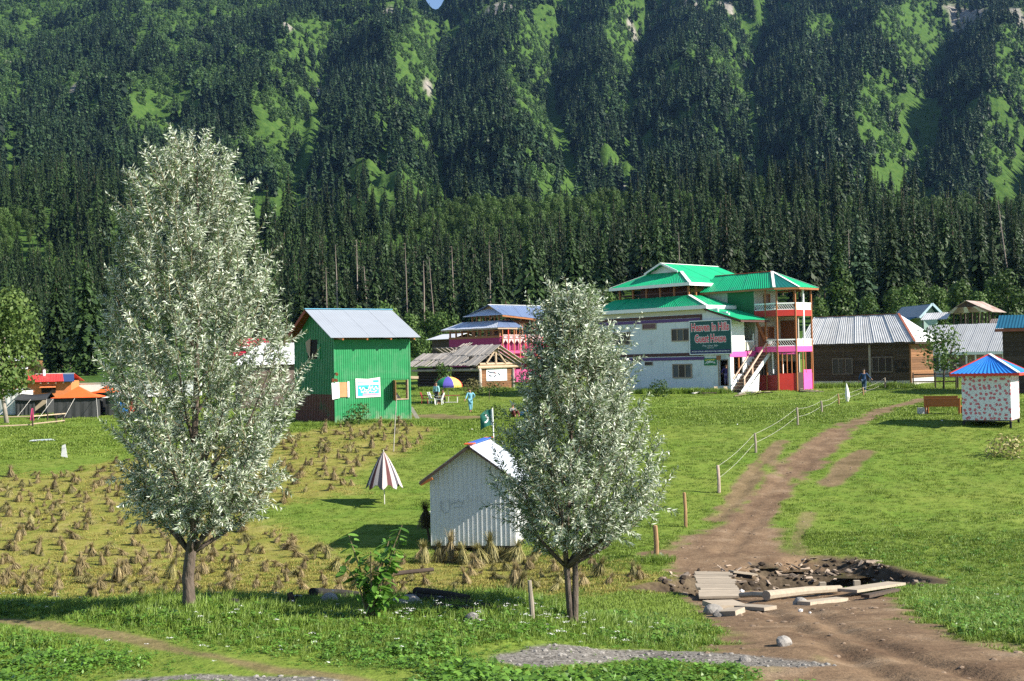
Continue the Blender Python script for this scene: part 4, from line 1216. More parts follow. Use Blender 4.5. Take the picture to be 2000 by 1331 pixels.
r = rx(f, -.06, 1375, 700, 1399, 714)
gs = thing('small_sign', 'small green sign with yellow and white script left of the doorway', 'sign', f.w(-.06, (r[0] + r[1]) / 2, (r[2] + r[3]) / 2), f.th - math.pi / 2)
a, b = (r[1] - r[0]) / 2, (r[3] - r[2]) / 2
MB().box(-a, a, 0, .03, -b, b).build('board', mat('small_sign_green', (0.01, 0.17, 0.06), .5), gs)
pl = (lambda x, z: (x, -.006, z), (0, 1, 0))
strokes('script_line', [squiggle(-a * .85, a * .8, b * .5, b * .4, 22, 3)], mat('sign_yellow', (0.70, 0.60, 0.08), .5), gs, pl, .05)
strokes('script_line', [squiggle(-a * .8, a * .85, -b * .25, b * .55, 26, 4), squiggle(-a * .5, a * .5, b * .1, b * .2, 10, 5)], S_WHITE, gs, pl, .05)
GH = f
def board_wall_x(t, c, y0, y1, z0, z1, n, m, out=-1, th=.035, holes=(), name='board'):
    """horizontal boards on the plane X = c, each a part; holes are (ya, yb, za, zb)"""
    h = (z1 - z0) / n
    for k in range(n):
        a, b = z0 + h * k + .006, z0 + h * (k + 1) - .006
        spans = [(y0, y1)]
        for ha, hb, za, zb in holes:
            if a < zb and b > za:
                spans = [q for s0, s1 in spans for q in ((s0, min(s1, ha)), (max(s0, hb), s1)) if q[1] - q[0] > .05]
        for s0, s1 in spans:
            e = th * (.7 + .6 * rnd.random())
            xa, xb = sorted((c, c + out * e))
            MB().box(xa, xb, s0, s1, a, b).build(name, m, t)

def board_wall_y(t, c, x0, x1, z0, z1, n, m, out=-1, th=.035, top=None, name='board'):
    h = (z1 - z0) / n
    for k in range(n):
        a, b = z0 + h * k + .006, z0 + h * (k + 1) - .006
        e = th * (.7 + .6 * rnd.random())
        ya, yb = sorted((c, c + out * e))
        MB().box(x0, x1, ya, yb, a, b).build(name, m, t)

# ================================================================== wooden house with the zinc hipped roof, right of the guest house
f = WH = Fr(G(1780, 752), 51)
t = thing('wooden_house', 'dark weathered board house with a hipped zinc roof and graffiti under the windows', 'house', f.o, f.th)
L = f.onx(0, 1572, 700)[0]
XW = f.ony(0, 1822, 700)[0]
ZE = f.onx(0, 1778, 668)[1]
MB().box(.04, XW - .02, .04, L, -.5, ZE).build('wall', OLDWOOD, t)
w1 = rx(f, 0, 1626, 700, 1666, 732); w2 = rx(f, 0, 1703, 697, 1744, 728)
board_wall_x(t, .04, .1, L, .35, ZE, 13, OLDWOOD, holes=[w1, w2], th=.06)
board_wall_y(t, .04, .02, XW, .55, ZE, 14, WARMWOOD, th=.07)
MB().box(-.02, XW + .03, -.03, .2, -.5, .52).box(-.03, .03, .2, L, -.5, .34).build('plinth', CONCRETE, t)
for r in (w1, w2):
    window_x(t, .0, r, 3, frame=mat('old_window_frame', (0.16, 0.13, 0.11), .8, .2, 5), fr=.08)
y_ = f.onx(0, 1699, 710)[0]
for y in (y_, f.onx(0, 1747, 710)[0], L * .62, L * .93):
    MB().box(-.04, .0, y - .09, y + .09, 0, ZE).build('wall_post', OLDWOOD if y != y_ else GREYWOOD, t)
MB().box(-.05, .06, -.05, .09, 0, ZE).build('corner_post', WARMWOOD, t)
MB().box(-.1, XW + .1, -.1, L, ZE, ZE + .1).build('wall_plate', OLDWOOD, t)
zr = f.onx(XW / 2, 1755, 614)[1]; yr = f.onx(XW / 2, 1755, 614)[0]
ov = .62
za = ZE - .02
zr0 = zr
sheets(t, ((-ov, -ov, za), (-ov, L + .2, za), (XW / 2, L + .2, zr0), (XW / 2, yr, zr0)), 12, ZINC, rib=4, lift=.03)
sheets(t, ((XW + ov, -ov, za), (-ov, -ov, za), (XW / 2, yr, zr0), (XW / 2, yr, zr0)), 5, ZINC_BRIGHT, rib=4)
MB().slab([(XW + ov, -ov, za), (XW + ov, L, za), (XW / 2, L, zr0), (XW / 2, yr, zr0)], .02).build('roof_sheet', ZINC, t)
RUSTRED = mat('rust_red_cap', (0.26, 0.085, 0.05), .7, .25, 4)
MB().beam((-ov, -ov, za + .05), (XW / 2, yr, zr0 + .06), .17, .03).beam((XW / 2, yr, zr0 + .05), (XW / 2, L, zr0 + .05), .2, .03).build('ridge_cap', RUSTRED, t)
MB().box(-ov, XW + ov, -ov, -ov + .04, za - .14, za - .03).box(-ov, -ov + .04, -ov + .04, L, za - .14, za - .03).build('fascia', OLDWOOD, t)
r = rx(f, -.045, 1670, 703, 1696, 719)
k = (r[1] - r[0])
text('graffiti', 'Bilal', .62, BLACK, t, (-.05, (r[0] + r[1]) / 2, (r[2] + r[3]) / 2), (math.pi / 2, 0, -math.pi / 2), extrude=.002, width=k * .95)
r = rx(f, -.045, 1746, 702, 1776, 728)
pl = (lambda a, b: (-.055, r[1] - a, b), (1, 0, 0))
strokes('graffiti', [[(.05, r[3] - .1), (.05, r[3] - .75)], [(.42, r[3] - .1), (.08, r[3] - .42), (.45, r[3] - .75)], [(.6, r[3] - .7), (.8, r[3] - .12), (1.0, r[3] - .7)], [(.68, r[3] - .45), (.95, r[3] - .45)],
                     squiggle(.1, 1.1, r[2] + .15, .35, 14, 9)], BLACK, t, pl, .07)

# ================================================================== long grey-roofed building behind it
f = Fr(GD(1968, 112), 38)
t = thing('long_building', 'long low building with a broad grey sheet roof and white verandah posts', 'building', f.o, f.th + R(20))
f = Fr(f.o, 58)
L = f.onx(0, 1800, 700)[0]
ze = f.onx(-.6, 1966, 687)[1]; zr = f.onx(4.5, 1950, 632)[1]
MB().box(.8, 8, 0, L, -1.5, ze).build('wall', mat('dun_wall', (0.25, 0.21, 0.16), .8, .15, 2), t)
MB().box(-.9, .8, -.2, L, -1.5, -.1 + (f.onx(0, 1850, 722)[1])).build('verandah_floor', CONCRETE, t)
sheets(t, ((-.9, -.3, ze), (-.9, L + .3, ze), (4.5, L + .3, zr), (4.5, -.3, zr)), 9, ZINC_GREY, rib=5, lift=.03)
MB().slab([(9.2, -.3, ze), (9.2, L + .3, ze), (4.5, L + .3, zr), (4.5, -.3, zr)], .03).build('roof_sheet', ZINC_GREY, t)
MB().box(-.97, -.905, -.35, L + .3, ze - .22, ze + .03).build('fascia', WHITE_TRIM, t)
for k in range(10):
    y = .2 + (L - .4) * k / 9
    MB().box(-.75, -.65, y - .06, y + .06, -.6, ze).build('verandah_post', WHITE_TRIM, t)

# ================================================================== open pavilion with the rusty roof
f = Fr(GD(1935, 128), 50)
t = thing('rusty_pavilion', 'open timber pavilion with a rusty sheet roof in front of the forest', 'pavilion', f.o, f.th)
y0, ze = f.onx(0, 1938, 609); y1 = f.onx(0, 1850, 614)[0]
xg, zg = f.ony((y0 + y1) / 2, 1886, 587); x1 = f.ony(y0, 1966, 612)[0]
ym = (y0 + y1) / 2
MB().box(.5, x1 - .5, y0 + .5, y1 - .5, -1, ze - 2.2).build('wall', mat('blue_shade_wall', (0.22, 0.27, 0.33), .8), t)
for k in range(6):
    y = y0 + .5 + (y1 - y0 - 1) * k / 5
    MB().box(.45, .6, y - .08, y + .08, ze - 2.6, ze).build('post', OLDWOOD, t)
    MB().box(x1 - .7, x1 - .55, y - .08, y + .08, ze - 2.6, ze).build('post', OLDWOOD, t)
tg = .45
g0, g1 = (xg + .3, y1 + (ym - y1) * tg, ze + (zg - ze) * tg), (xg + .3, y0 + (ym - y0) * tg, ze + (zg - ze) * tg)
sheets(t, ((0, y0, ze), (0, y1, ze), g0, g1), 8, RUSTY, rib=4, mats=[RUSTY, ZINC, RUSTY])
MB().box(xg + .4, xg + .5, g1[1], g0[1], g0[2], g0[2] + .05).add([(xg + .4, g0[1], g0[2]), (xg + .4, g1[1], g1[2]), (xg + .4, ym, zg - .06), (xg + .46, g0[1], g0[2]), (xg + .46, g1[1], g1[2]), (xg + .46, ym, zg - .06)],
    [(0, 1, 2), (5, 4, 3), (0, 3, 4, 1), (1, 4, 5, 2), (2, 5, 3, 0)]).build('gable', OLDWOOD, t)
MB().slab([(0, y0, ze), (x1, y0, ze), (x1 - .3, ym, zg), (xg, ym, zg), g1], .04).build('roof_sheet', RUSTY, t)
MB().slab([(0, y1, ze), (x1, y1, ze), (x1 - .3, ym, zg), (xg, ym, zg), g0], .04).build('roof_sheet', RUSTY, t)
z2 = f.onx(-.3, 1838, 620)[1]
sheets(t, ((-1.2, y1 - .4, z2 - .25), (-1.2, y1 + 2.4, z2 - .25), (.2, y1 + 2.4, z2 + .5), (.2, y1 - .4, z2 + .5)), 3, ZINC, rib=4)
MB().box(-1.0, -.9, y1 + 2.2, y1 + 2.3, -1, z2 - .3).box(-1.0, -.9, y1 - .2, y1 - .1, -1, z2 - .3).build('porch_post', OLDWOOD, t)
sheets(t, ((-1.0, y0 - 2.2, ze - 2.3), (-1.0, y0 + .6, ze - 2.3), (.4, y0 + .2, ze - .75), (.4, y0 - 2.2, ze - .75)), 3, RUSTY, rib=4)

# ================================================================== teal gabled house far behind
f = Fr(GD(1815, 140), 8)
t = thing('teal_gabled_house', 'small teal gabled house half hidden by a bush near the forest', 'house', f.o, f.th)
x0, ze = f.ony(0, 1800, 617); x1 = f.ony(0, 1838, 617)[0]; zg = f.ony(0, 1816, 594)[1]
xm = (x0 + x1) / 2
MB().box(x0 + .3, x1 - .3, .3, 7, -1, ze).add([(x0 + .3, .3, ze), (x1 - .3, .3, ze), (xm, .3, zg - .15), (x0 + .3, 7, ze), (x1 - .3, 7, ze), (xm, 7, zg - .15)], [(0, 1, 2), (5, 4, 3), (0, 3, 4, 1), (1, 4, 5, 2), (2, 5, 3, 0)]).build('wall', mat('pale_teal_wall', (0.30, 0.42, 0.38), .7), t)
MB().slab([(x0 - .4, -.3, ze - .25), (xm, -.3, zg), (xm, 7.3, zg), (x0 - .4, 7.3, ze - .25)], .08).build('roof_slope', ZINC_GREY, t)
MB().slab([(x1 + .4, -.3, ze - .25), (xm, -.3, zg), (xm, 7.3, zg), (x1 + .4, 7.3, ze - .25)], .08).build('roof_slope', TEAL_BLUE, t)
MB().beam((x0 - .4, -.36, ze - .25), (xm, -.36, zg), .06, .25).beam((x1 + .4, -.36, ze - .25), (xm, -.36, zg), .06, .25).build('barge_board', mat('pale_blue_board', (0.45, 0.60, 0.66), .6), t)
MB().slab([(x0 - 3.2, .5, ze - .9), (x0 - .3, .5, ze - .1), (x0 - .3, 5, ze - .1), (x0 - 3.2, 5, ze - .9)], .08).build('side_roof', TEAL_BLUE, t)

# ================================================================== brown house with the petrol blue roof at the right edge
f = Fr(GD(1968, 84), 62)
t = thing('blue_roofed_house', 'brown board house with a petrol blue sheet roof behind the flowered kiosk', 'house', f.o, f.th)
y1 = f.onx(0, 1965, 690)[0]
ze = f.onx(-.6, 1957, 642)[1]; zr = f.onx(1.6, 1957, 617)[1]
MB().box(.04, 5, -7, y1 + .2, -1, ze).build('wall', OLDWOOD, t)
board_wall_x(t, .04, -7, y1 + .2, 0, ze, 14, OLDWOOD, th=.05)
sheets(t, ((-.6, -7.5, ze), (-.6, y1 + .55, ze), (1.6, y1 + .55, zr), (1.6, -7.5, zr)), 8, TEAL_BLUE, rib=5)
MB().slab([(4.6, -7.5, ze), (4.6, y1 + .55, ze), (1.6, y1 + .55, zr), (1.6, -7.5, zr)], .03).build('roof_sheet', TEAL_BLUE, t)
MB().box(-.64, -.603, -7.5, y1 + .6, ze - .22, ze - .02).build('fascia', RUSTRED, t)

# ================================================================== flowered kiosk
def floral():
    m = bpy.data.materials.new('red_flower_print'); m.use_nodes = True
    N, K = m.node_tree.nodes, m.node_tree.links
    b = N['Principled BSDF']; b.inputs['Roughness'].default_value = 0.6
    tc = N.new('ShaderNodeTexCoord')
    sx = N.new('ShaderNodeSeparateXYZ'); K.new(tc.outputs['Object'], sx.inputs[0])
    ad = N.new('ShaderNodeMath'); ad.operation = 'ADD'; K.new(sx.outputs[0], ad.inputs[0]); K.new(sx.outputs[1], ad.inputs[1])
    cb = N.new('ShaderNodeCombineXYZ'); K.new(ad.outputs[0], cb.inputs[0]); K.new(sx.outputs[2], cb.inputs[1])
    def vor(scale, rndm):
        v = N.new('ShaderNodeTexVoronoi'); v.voronoi_dimensions = '2D'; v.inputs['Scale'].default_value = scale; v.inputs['Randomness'].default_value = rndm; K.new(nz.outputs[0], v.inputs['Vector']); return v.outputs['Distance']
    n = N.new('ShaderNodeTexNoise'); n.inputs['Scale'].default_value = 14; K.new(cb.outputs[0], n.inputs[0])
    sc = N.new('ShaderNodeVectorMath'); sc.operation = 'SCALE'; sc.inputs['Scale'].default_value = .13; K.new(n.outputs['Color'], sc.inputs[0])
    nz = N.new('ShaderNodeVectorMath'); nz.operation = 'ADD'; K.new(cb.outputs[0], nz.inputs[0]); K.new(sc.outputs[0], nz.inputs[1])
    def less(d, th, soft):
        r = N.new('ShaderNodeMapRange'); r.inputs[1].default_value = th; r.inputs[2].default_value = th - soft; K.new(d, r.inputs[0]); return r.outputs[0]
    def mix(fac, a, c):
        x = N.new('ShaderNodeMix'); x.data_type = 'RGBA'; K.new(fac, x.inputs['Factor'])
        if isinstance(a, tuple): x.inputs['A'].default_value = a
        else: K.new(a, x.inputs['A'])
        x.inputs['B'].default_value = c; return x.outputs['Result']
    c = mix(less(vor(8.0, 1.0), .15, .05), (0.68, 0.70, 0.72, 1), (0.20, 0.12, 0.14, 1))
    c = mix(less(vor(4.4, .66), .34, .10), c, (0.52, 0.085, 0.12, 1))
    c = mix(less(vor(4.4, .66), .11, .05), c, (0.75, 0.35, 0.35, 1))
    K.new(c, b.inputs['Base Color'])
    return m
FLORAL = floral()
f = Fr(G(1976, 837), 40)
while f.ony(0, 1991, 790)[0] < 2.3: f = Fr(f.o, math.degrees(f.th) + .5)
k_ = thing('kiosk', 'little square kiosk in red flower print with a bright blue pyramid roof', 'kiosk', f.o, f.th)
L = f.onx(0, 1879, 790)[0]
XK = f.ony(0, 1991, 790)[0]
zb = f.onx(0, 1960, 822)[1] + .02; zt = f.onx(0, 1960, 729)[1]
for nm, bx in (('front_panel', (0, .04, 0, L)), ('side_panel', (.041, XK - .041, 0, .04)), ('side_panel', (.041, XK - .041, L - .04, L)), ('back_panel', (XK - .04, XK, 0, L))):
    MB().box(*bx, zb, zt).build(nm, FLORAL, k_)
MB().box(.04, XK - .04, .04, L - .04, zb - .06, zb).build('floor', OLDWOOD, k_)
for x in (.05, XK - .05):
    for y in (.05, L - .05):
        MB().box(x - .05, x + .05, y - .05, y + .05, -.35, zb - .06).build('leg', BLACK, k_)
MB().box(-.2, .2, -.12, .2, -.12, -.02).build('foot_plate', CONCRETE, k_)
ya = f.onx(-.4, 1860, 729)[0]; yb = f.onx(-.4, 1968, 724)[0]
zr = f.onx(XK / 2, 1928, 693)[1]
o_ = .45
xa, xb2 = -o_, XK + o_
ya, yb = L + o_, -o_
ap = (XK / 2, L / 2, zr)
for q in (((xa, yb, zt), (xa, ya, zt)), ((xb2, yb, zt), (xa, yb, zt)), ((xb2, ya, zt), (xb2, yb, zt)), ((xa, ya, zt), (xb2, ya, zt))):
    MB().corr((q[0], q[1], ap, ap), 16, .016).build('roof_sheet', BLUE_ROOF, k_)
MB().beam((xa, yb, zt + .03), (ap[0], ap[1], zr + .04), .15, .03).build('hip_cap', WHITE_TRIM, k_)
MB().beam((xa, ya, zt + .03), (ap[0], ap[1], zr + .04), .11, .03).build('hip_cap', RED_TRIM, k_)
MB().beam((xb2, yb, zt + .03), (ap[0], ap[1], zr + .04), .10, .03).build('hip_cap', RED_TRIM, k_)
MB().box(xa - .03, xa - .0, yb, ya, zt - .12, zt + .0).box(xa, xb2, yb - .03, yb - .001, zt - .12, zt + .0).build('fascia', RED_TRIM, k_)
MB().box(xa + .02, xb2 - .02, yb + .02, ya - .02, zt - .05, zt - .02).build('ceiling', BROWN_DOOR, k_)

# ================================================================== green hut with sheet walls
f = HUT = Fr(G(655, 827), 33)
t = thing('green_hut', 'tall green corrugated sheet hut with a plain grey roof and a blue ridge', 'hut', f.o, f.th)
W = f.onx(0, 576, 740)[0]                      # depth of the gable side
XH = f.ony(0, 801, 740)[0]
ZE = f.ony(0, 655, 664)[1]
zg = f.ony(W / 2, 600, 606)[1]
win = ry(f, 0, 1, 1, 2, 2)
win = ry(f, 0, 768, 742, 797, 779)
bw = (win[0] - .5, XH - .4, .7, 2.9)
def cwall(quad_y, x0, x1, z0, z1, m, name='wall_sheet', out=-1):
    n = max(2, int((x1 - x0) / .14))
    MB().corr([(x0, quad_y, z0), (x1, quad_y, z0), (x1, quad_y, z1), (x0, quad_y, z1)], n, .014, .004).build(name, m, t)
SUNGREEN = GREEN_WALL
GW_DIRT = mat('green_wall_rusty', (0.018, 0.20, 0.055), 0.6, .12, 1.6, dirt=((0.20, 0.075, 0.045), .9, .60, .8))
for x0, x1, z0, z1 in ((0, 1.9, -.25, 2.55), (1.9, win[0], -.25, 2.55), (win[1], XH, -.25, 2.55), (win[0], win[1], -.25, win[2]), (0, 2.0, 2.56, ZE), (2.0, 4.1, 2.56, ZE), (4.1, XH, 2.56, ZE)):
    cwall(0, x0, x1, z0, z1, GREEN_WALL)
if win[3] < 2.55: cwall(0, win[0], win[1], win[3], 2.55, GREEN_WALL)
for x0, x1, z0, z1 in ((0, bw[0], -.25, ZE), (bw[1], XH, -.25, ZE), (bw[0], bw[1], -.25, bw[2]), (bw[0], bw[1], bw[3], ZE)):
    cwall(W, x0, x1, z0, z1, GREEN_WALL)
lw = rx(f, 0, 601, 664, 621, 702)
def gwall(xc, holes):
    n = int(W / .12); rib = []
    for k in range(n):
        ya, yb = W * k / n, W * (k + 1) / n
        za, zb = [ZE + (zg - ZE) * (1 - abs(y - W / 2) / (W / 2)) for y in (ya, yb)]
        rib.append((ya, yb, za, zb))
    mb, mb2 = MB(), MB()
    for k, (ya, yb, za, zb) in enumerate(rib):
        d = .012 if k % 2 else -.012
        for hole in ([None] if not any(ya < h[1] and yb > h[0] for h in holes) else [0, 1]):
            if hole is None: segs = [(-.25, 1.7, mb2), (1.7, None, mb)]
            elif hole == 0 and [h for h in holes if ya < h[1] and yb > h[0]][0][2] < 1.7: segs = [(-.25, [h for h in holes if ya < h[1] and yb > h[0]][0][2], mb2)]
            else:
                h = [h for h in holes if ya < h[1] and yb > h[0]][0]
                segs = [(-.25, 1.7, mb2), (1.7, h[2], mb)] if hole == 0 else [(h[3], None, mb)]
            for s0, s1, tgt in segs:
                tgt.add([(xc + d, ya, s0), (xc + d, yb, s0), (xc + d, yb, zb if s1 is None else s1), (xc + d, ya, za if s1 is None else s1),
                         (xc + d + .006, ya, s0), (xc + d + .006, yb, s0), (xc + d + .006, yb, zb if s1 is None else s1), (xc + d + .006, ya, za if s1 is None else s1)],
                        [(0, 3, 2, 1), (4, 5, 6, 7), (0, 1, 5, 4), (1, 2, 6, 5), (2, 3, 7, 6), (3, 0, 4, 7)])
    mb.build('gable_sheet', GREEN_WALL, t)
    mb2.build('gable_sheet', mat('rust_brown_sheet', (0.15, 0.055, 0.035), .7, .25, 2, dirt=((0.02, 0.13, 0.05), .8, .55, .8)) if xc < 1 else GREEN_WALL, t)
gwall(0, [lw]); gwall(XH, [(.4, 2.7, .7, 2.7)])
MB().box(.02, XH - .02, .02, W - .02, 2.5, 2.6).build('upper_floor', OLDWOOD, t)
MB().box(-.03, .05, -.03, .05, -.25, ZE).build('corner_trim', GREEN_WALL, t); MB().box(XH - .05, XH + .03, -.03, .05, -.25, ZE).build('corner_trim', GREEN_WALL, t)
# roof
xo0 = f.ony(W / 2, 597, 606)[0]
OV = .8
xe1 = f.ony(-OV, 822, 661)[0]; ze = f.ony(-OV, 655, 660)[1]
sheets(t, ((-.55, -OV, ze), (xe1, -OV, ze), (XH + .35, W / 2, zg + .05), (-.55, W / 2, zg + .05)), 7, mat('plain_grey_sheet', (0.33, 0.36, 0.40), .45, .05, 1, metal=.2), rib=5, amp=.006, lift=.006)
MB().slab([(-.55, W + .6, ze - .1), (xe1 - .3, W + .6, ze - .1), (XH + .35, W / 2, zg + .05), (-.55, W / 2, zg + .05)], .02).build('roof_slope', RUSTRED, t)
MB().beam((-.58, W / 2, zg + .08), (XH + .37, W / 2, zg + .08), .22, .03).build('ridge_cap', mat('sky_blue_cap', (0.16, 0.50, 0.72), .5), t)
MB().beam((-.5, W + .6, ze - .2), (-.5, W / 2, zg - .06), .08, .2).build('barge_board', mat('red_brown_board', (0.30, 0.07, 0.035), .7, .2), t)
for k in range(4):
    x = .25 + (XH - .3) * k / 3
    MB().beam((x, .4, ze + .1), (x, -OV + .04, ze - .10), .10, .10).build('rafter_end', ORANGE_WOOD, t)
# windows, shutter, lamps
fo = MB(); a = .06
fo.box(win[0] - .0, win[0] + a, -.05, .2, win[2], win[3]).box(win[1] - a, win[1], -.05, .2, win[2], win[3]).box(win[0], win[1], -.05, .2, win[2] - .06, win[2])
fo.build('window_frame', LOGWOOD, t)
MB().box(win[0] - .62, win[0] - .02, -.11, -.05, win[2] - .12, win[3]).build('shutter', WARMWOOD, t) if False else None
MB().hexa([(win[0], -.02, win[2] - .05), (win[0] + .03, -.02, win[2] - .05), (win[0] - .12, -.62, win[2] - .15), (win[0] - .16, -.62, win[2] - .15), (win[0], -.02, win[3]), (win[0] + .03, -.02, win[3]), (win[0] - .12, -.62, win[3] - .05), (win[0] - .16, -.62, win[3] - .05)]).build('shutter', WARMWOOD, t)
MB().beam((win[0] + .1, .6, win[2] + .75), (win[1] + .05, .75, win[2] - .3), .16, .05, up=(0, 1, 0)).build('brace', GREYWOOD, t)
r = ry(f, -.02, 662, 747, 678, 776)
MB().box(r[0], r[1], -.05, -.02, r[2], r[3]).build('boarded_window', mat('plywood', (0.45, 0.24, 0.11), .7, .2, 4), t)
MB().box(r[1], r[1] + .12, -.09, -.02, r[2] - .02, r[3] + .04).build('window_side', WHITE_TRIM, t)
r2 = ry(f, -.08, 648, 750, 662, 780)
MB().hexa([(r[0] - .52, -.22, r[2] - .12), (r[0], -.10, r[2] - .04), (r[0], -.07, r[2] - .04), (r[0] - .52, -.19, r[2] - .12), (r[0] - .56, -.22, r[3] - .02), (r[0] - .02, -.10, r[3] + .02), (r[0] - .02, -.07, r[3] + .02), (r[0] - .56, -.19, r[3] - .02)]).build('shutter', WHITE_TRIM, t)
MB().box(.05, .12, lw[0], lw[1], lw[2] - .1, lw[3] + .1).build('upper_window', DARK, t)
MB().hexa([(-.10, lw[1] - .05, lw[2] + .5), (-.03, lw[1] - .35, lw[2] + .1), (.0, lw[1] - .35, lw[2] + .1), (-.08, lw[1] - .05, lw[2] + .5), (-.12, lw[1] + .05, lw[3] - .12), (-.03, lw[1] - .5, lw[3] + .1), (.0, lw[1] - .5, lw[3] + .1), (-.10, lw[1] + .05, lw[3] - .12)]).build('shutter', FRAME_W, t)
MB().box(-.06, .02, lw[0] - .42, lw[0] - .02, lw[2], lw[3] - .3).build('shutter', GREEN_WALL, t)
for px, py in ((657, 731), (650, 743), (656, 743)):
    x, z = f.ony(-.22, px, py)
    MB().tube([(x, -.30, z - .03), (x, -.20, z + .02), (x, -.06, z + .06)], [.10, .085, .03], 8).build('lamp', mat('brown_lamp', (0.20, 0.075, 0.035), .5), t)
MB().beam((XH - .05, .5, 2.62), (XH + .75, .35, 2.58), .18, .16).build('beam_end', LOGWOOD, t)
MB().beam((XH + .12, .3, .0), (XH + .12, .3, 2.5), .10, .10).build('outer_post', LOGWOOD, t)
MB().beam((XH + .15, .25, .75), (XH + .62, -.05, -.2), .22, .07, up=(.5, 1, 0)).build('leaning_board', GREYWOOD, t)
# the poster
xp = ry(f, -.03, 695, 739, 743, 777)
ps = thing('hut_poster', 'turquoise and white printed poster pinned to the sunlit side of the green hut', 'poster', f.w((xp[0] + xp[1]) / 2, -.03, (xp[2] + xp[3]) / 2), f.th)
a, b = (xp[1] - xp[0]) / 2, (xp[3] - xp[2]) / 2
MB().add([(-a, 0, -b), (a, 0, -b + .03), (a - .02, 0, b + .04), (0, 0, b - .05), (-a - .02, 0, b), (-a, -.012, -b), (a, -.012, -b + .03), (a - .02, -.012, b + .04), (0, -.012, b - .05), (-a - .02, -.012, b)],
         [(4, 3, 2, 1, 0), (5, 6, 7, 8, 9), (0, 1, 6, 5), (1, 2, 7, 6), (2, 3, 8, 7), (3, 4, 9, 8), (4, 0, 5, 9)]).build('sheet', CANVAS_W, ps)
MB().box(-a * .86, a * .86, -.016, -.013, -b * .82, b * .78).build('printed_field', mat('poster_turquoise', (0.03, 0.40, 0.42), .5), ps)
MB().box(-a * .84, a * .84, -.019, -.0165, b * .30, b * .55).box(-a * .80, a * .4, -.019, -.0165, b * .64, b * .73).build('white_stripe', S_WHITE, ps)
MB().box(-a * .45, a * .84, -.019, -.0165, -b * .80, -b * .58).build('pink_stripe', mat('poster_pink', (0.66, 0.30, 0.40), .5), ps)
pl = (lambda x, z: (x, -.020, z), (0, 1, 0))
strokes('script_line', [squiggle(-a * .75, a * .8, -b * .02, b * .42, 20, 12), squiggle(-a * .6, a * .7, -b * .38, b * .25, 20, 13)], S_WHITE, ps, pl, .055)
strokes('script_line', [squiggle(-a * .6, a * .6, -b * .04, b * .3, 9, 14), squiggle(-a * .5, a * .8, b * .42, b * .1, 16, 16)], mat('poster_ink', (0.02, 0.10, 0.11), .5), ps, pl, .028)

# ================================================================== white shed on short legs
f = SH = Fr(G(843, 1075), -10)
t = thing('white_shed', 'small white sheet metal shed on short legs among the hay stooks', 'shed', f.o, f.th)
XS = f.ony(0, 1005, 1010)[0]
zb = f.ony(0, 843, 1067)[1] + .02; ze = f.ony(0, 840, 932)[1]; za = f.ony(0, 914, 872)[1]
YS = 2.9
SHED = mat('shed_white_sheet', (0.62, 0.63, 0.62), .45, .06, 1.5, spec=.5, bump=.3, dirt=((0.42, 0.41, 0.38), 1.6, .53, .5), splash=((0.34, 0.30, 0.22), .55, .7))
n = 9
for k in range(n):                                # front sheets with upright seams
    xa, xb = XS * k / n, XS * (k + 1) / n
    za_, zb_ = [ze + (za - ze) * (1 - abs(x - XS / 2) / (XS / 2)) for x in (xa, xb)]
    d = .012 * (rnd.random() - .5)
    s = MB().add([(xa, d, zb), (xb, d, zb), (xb, d, zb_), (xa, d, za_), (xa, d + .02, zb), (xb, d + .02, zb), (xb, d + .02, zb_), (xa, d + .02, za_)], [(0, 1, 2, 3), (7, 6, 5, 4), (0, 4, 5, 1), (1, 5, 6, 2), (2, 6, 7, 3), (3, 7, 4, 0)])
    for g in (.0, .5):
        xg_ = xa + (xb - xa) * g
        zt_ = ze + (za - ze) * (1 - abs(xg_ - XS / 2) / (XS / 2))
        s.box(xg_ - .012, xg_ + .012, d - .022, d - .001, zb, zt_ - .03)
    s.build('front_sheet', SHED, t)
for k in range(7):
    ya_, yb_ = .022 + (YS - .04) * k / 7, .022 + (YS - .04) * (k + 1) / 7
    MB().box(XS - .02, XS + .01 * rnd.random(), ya_, yb_ - .008, zb, ze).box(XS + .012, XS + .03, ya_, ya_ + .025, zb, ze).build('side_sheet', SHED, t)
MB().box(0, .02, .03, YS, zb, ze).box(.02, XS - .021, YS - .02, YS, zb, ze).build('back_sheet', SHED, t)
MB().box(0, XS, .02, YS - .02, zb - .08, zb).build('floor_frame', OLDWOOD, t)
for x in (.06, XS / 2, XS - .06):
    for y in (.1, YS - .1):
        MB().box(x - .05, x + .05, y - .05, y + .05, -.5, zb - .08).build('leg', OLDWOOD, t)
ovr, ovf = .28, .42
zl, zrr = [ze - (za - ze) * ovr / (XS / 2)] * 2
SROOF = mat('shed_roof_zinc', (0.62, 0.66, 0.72), .35, .1, 2, metal=.2, spec=.5)
MB().corr([(XS + ovr, -ovf, zl + .05), (XS + ovr, YS + .3, zl + .05), (XS / 2, YS + .3, za + .06), (XS / 2, -ovf, za + .06)], 14, .014).build('roof_slope', SROOF, t)
MB().corr([(-ovr, -ovf, zl + .05), (-ovr, YS + .3, zl + .05), (XS / 2, YS + .3, za + .06), (XS / 2, -ovf, za + .06)], 14, .014).build('roof_slope', SROOF, t)
MB().beam((XS / 2, -ovf - .02, za + .10), (XS / 2, -ovf + .45, za + .10), .30, .03).beam((XS / 2, YS, za + .10), (XS / 2, YS + .32, za + .10), .30, .03).build('ridge_cap', mat('orange_cap', (0.75, 0.13, 0.04), .5), t)
MB().beam((XS / 2, -ovf + .46, za + .10), (XS / 2, YS - .01, za + .10), .26, .03).build('ridge_cap', mat('blue_cap', (0.05, 0.14, 0.50), .5), t)
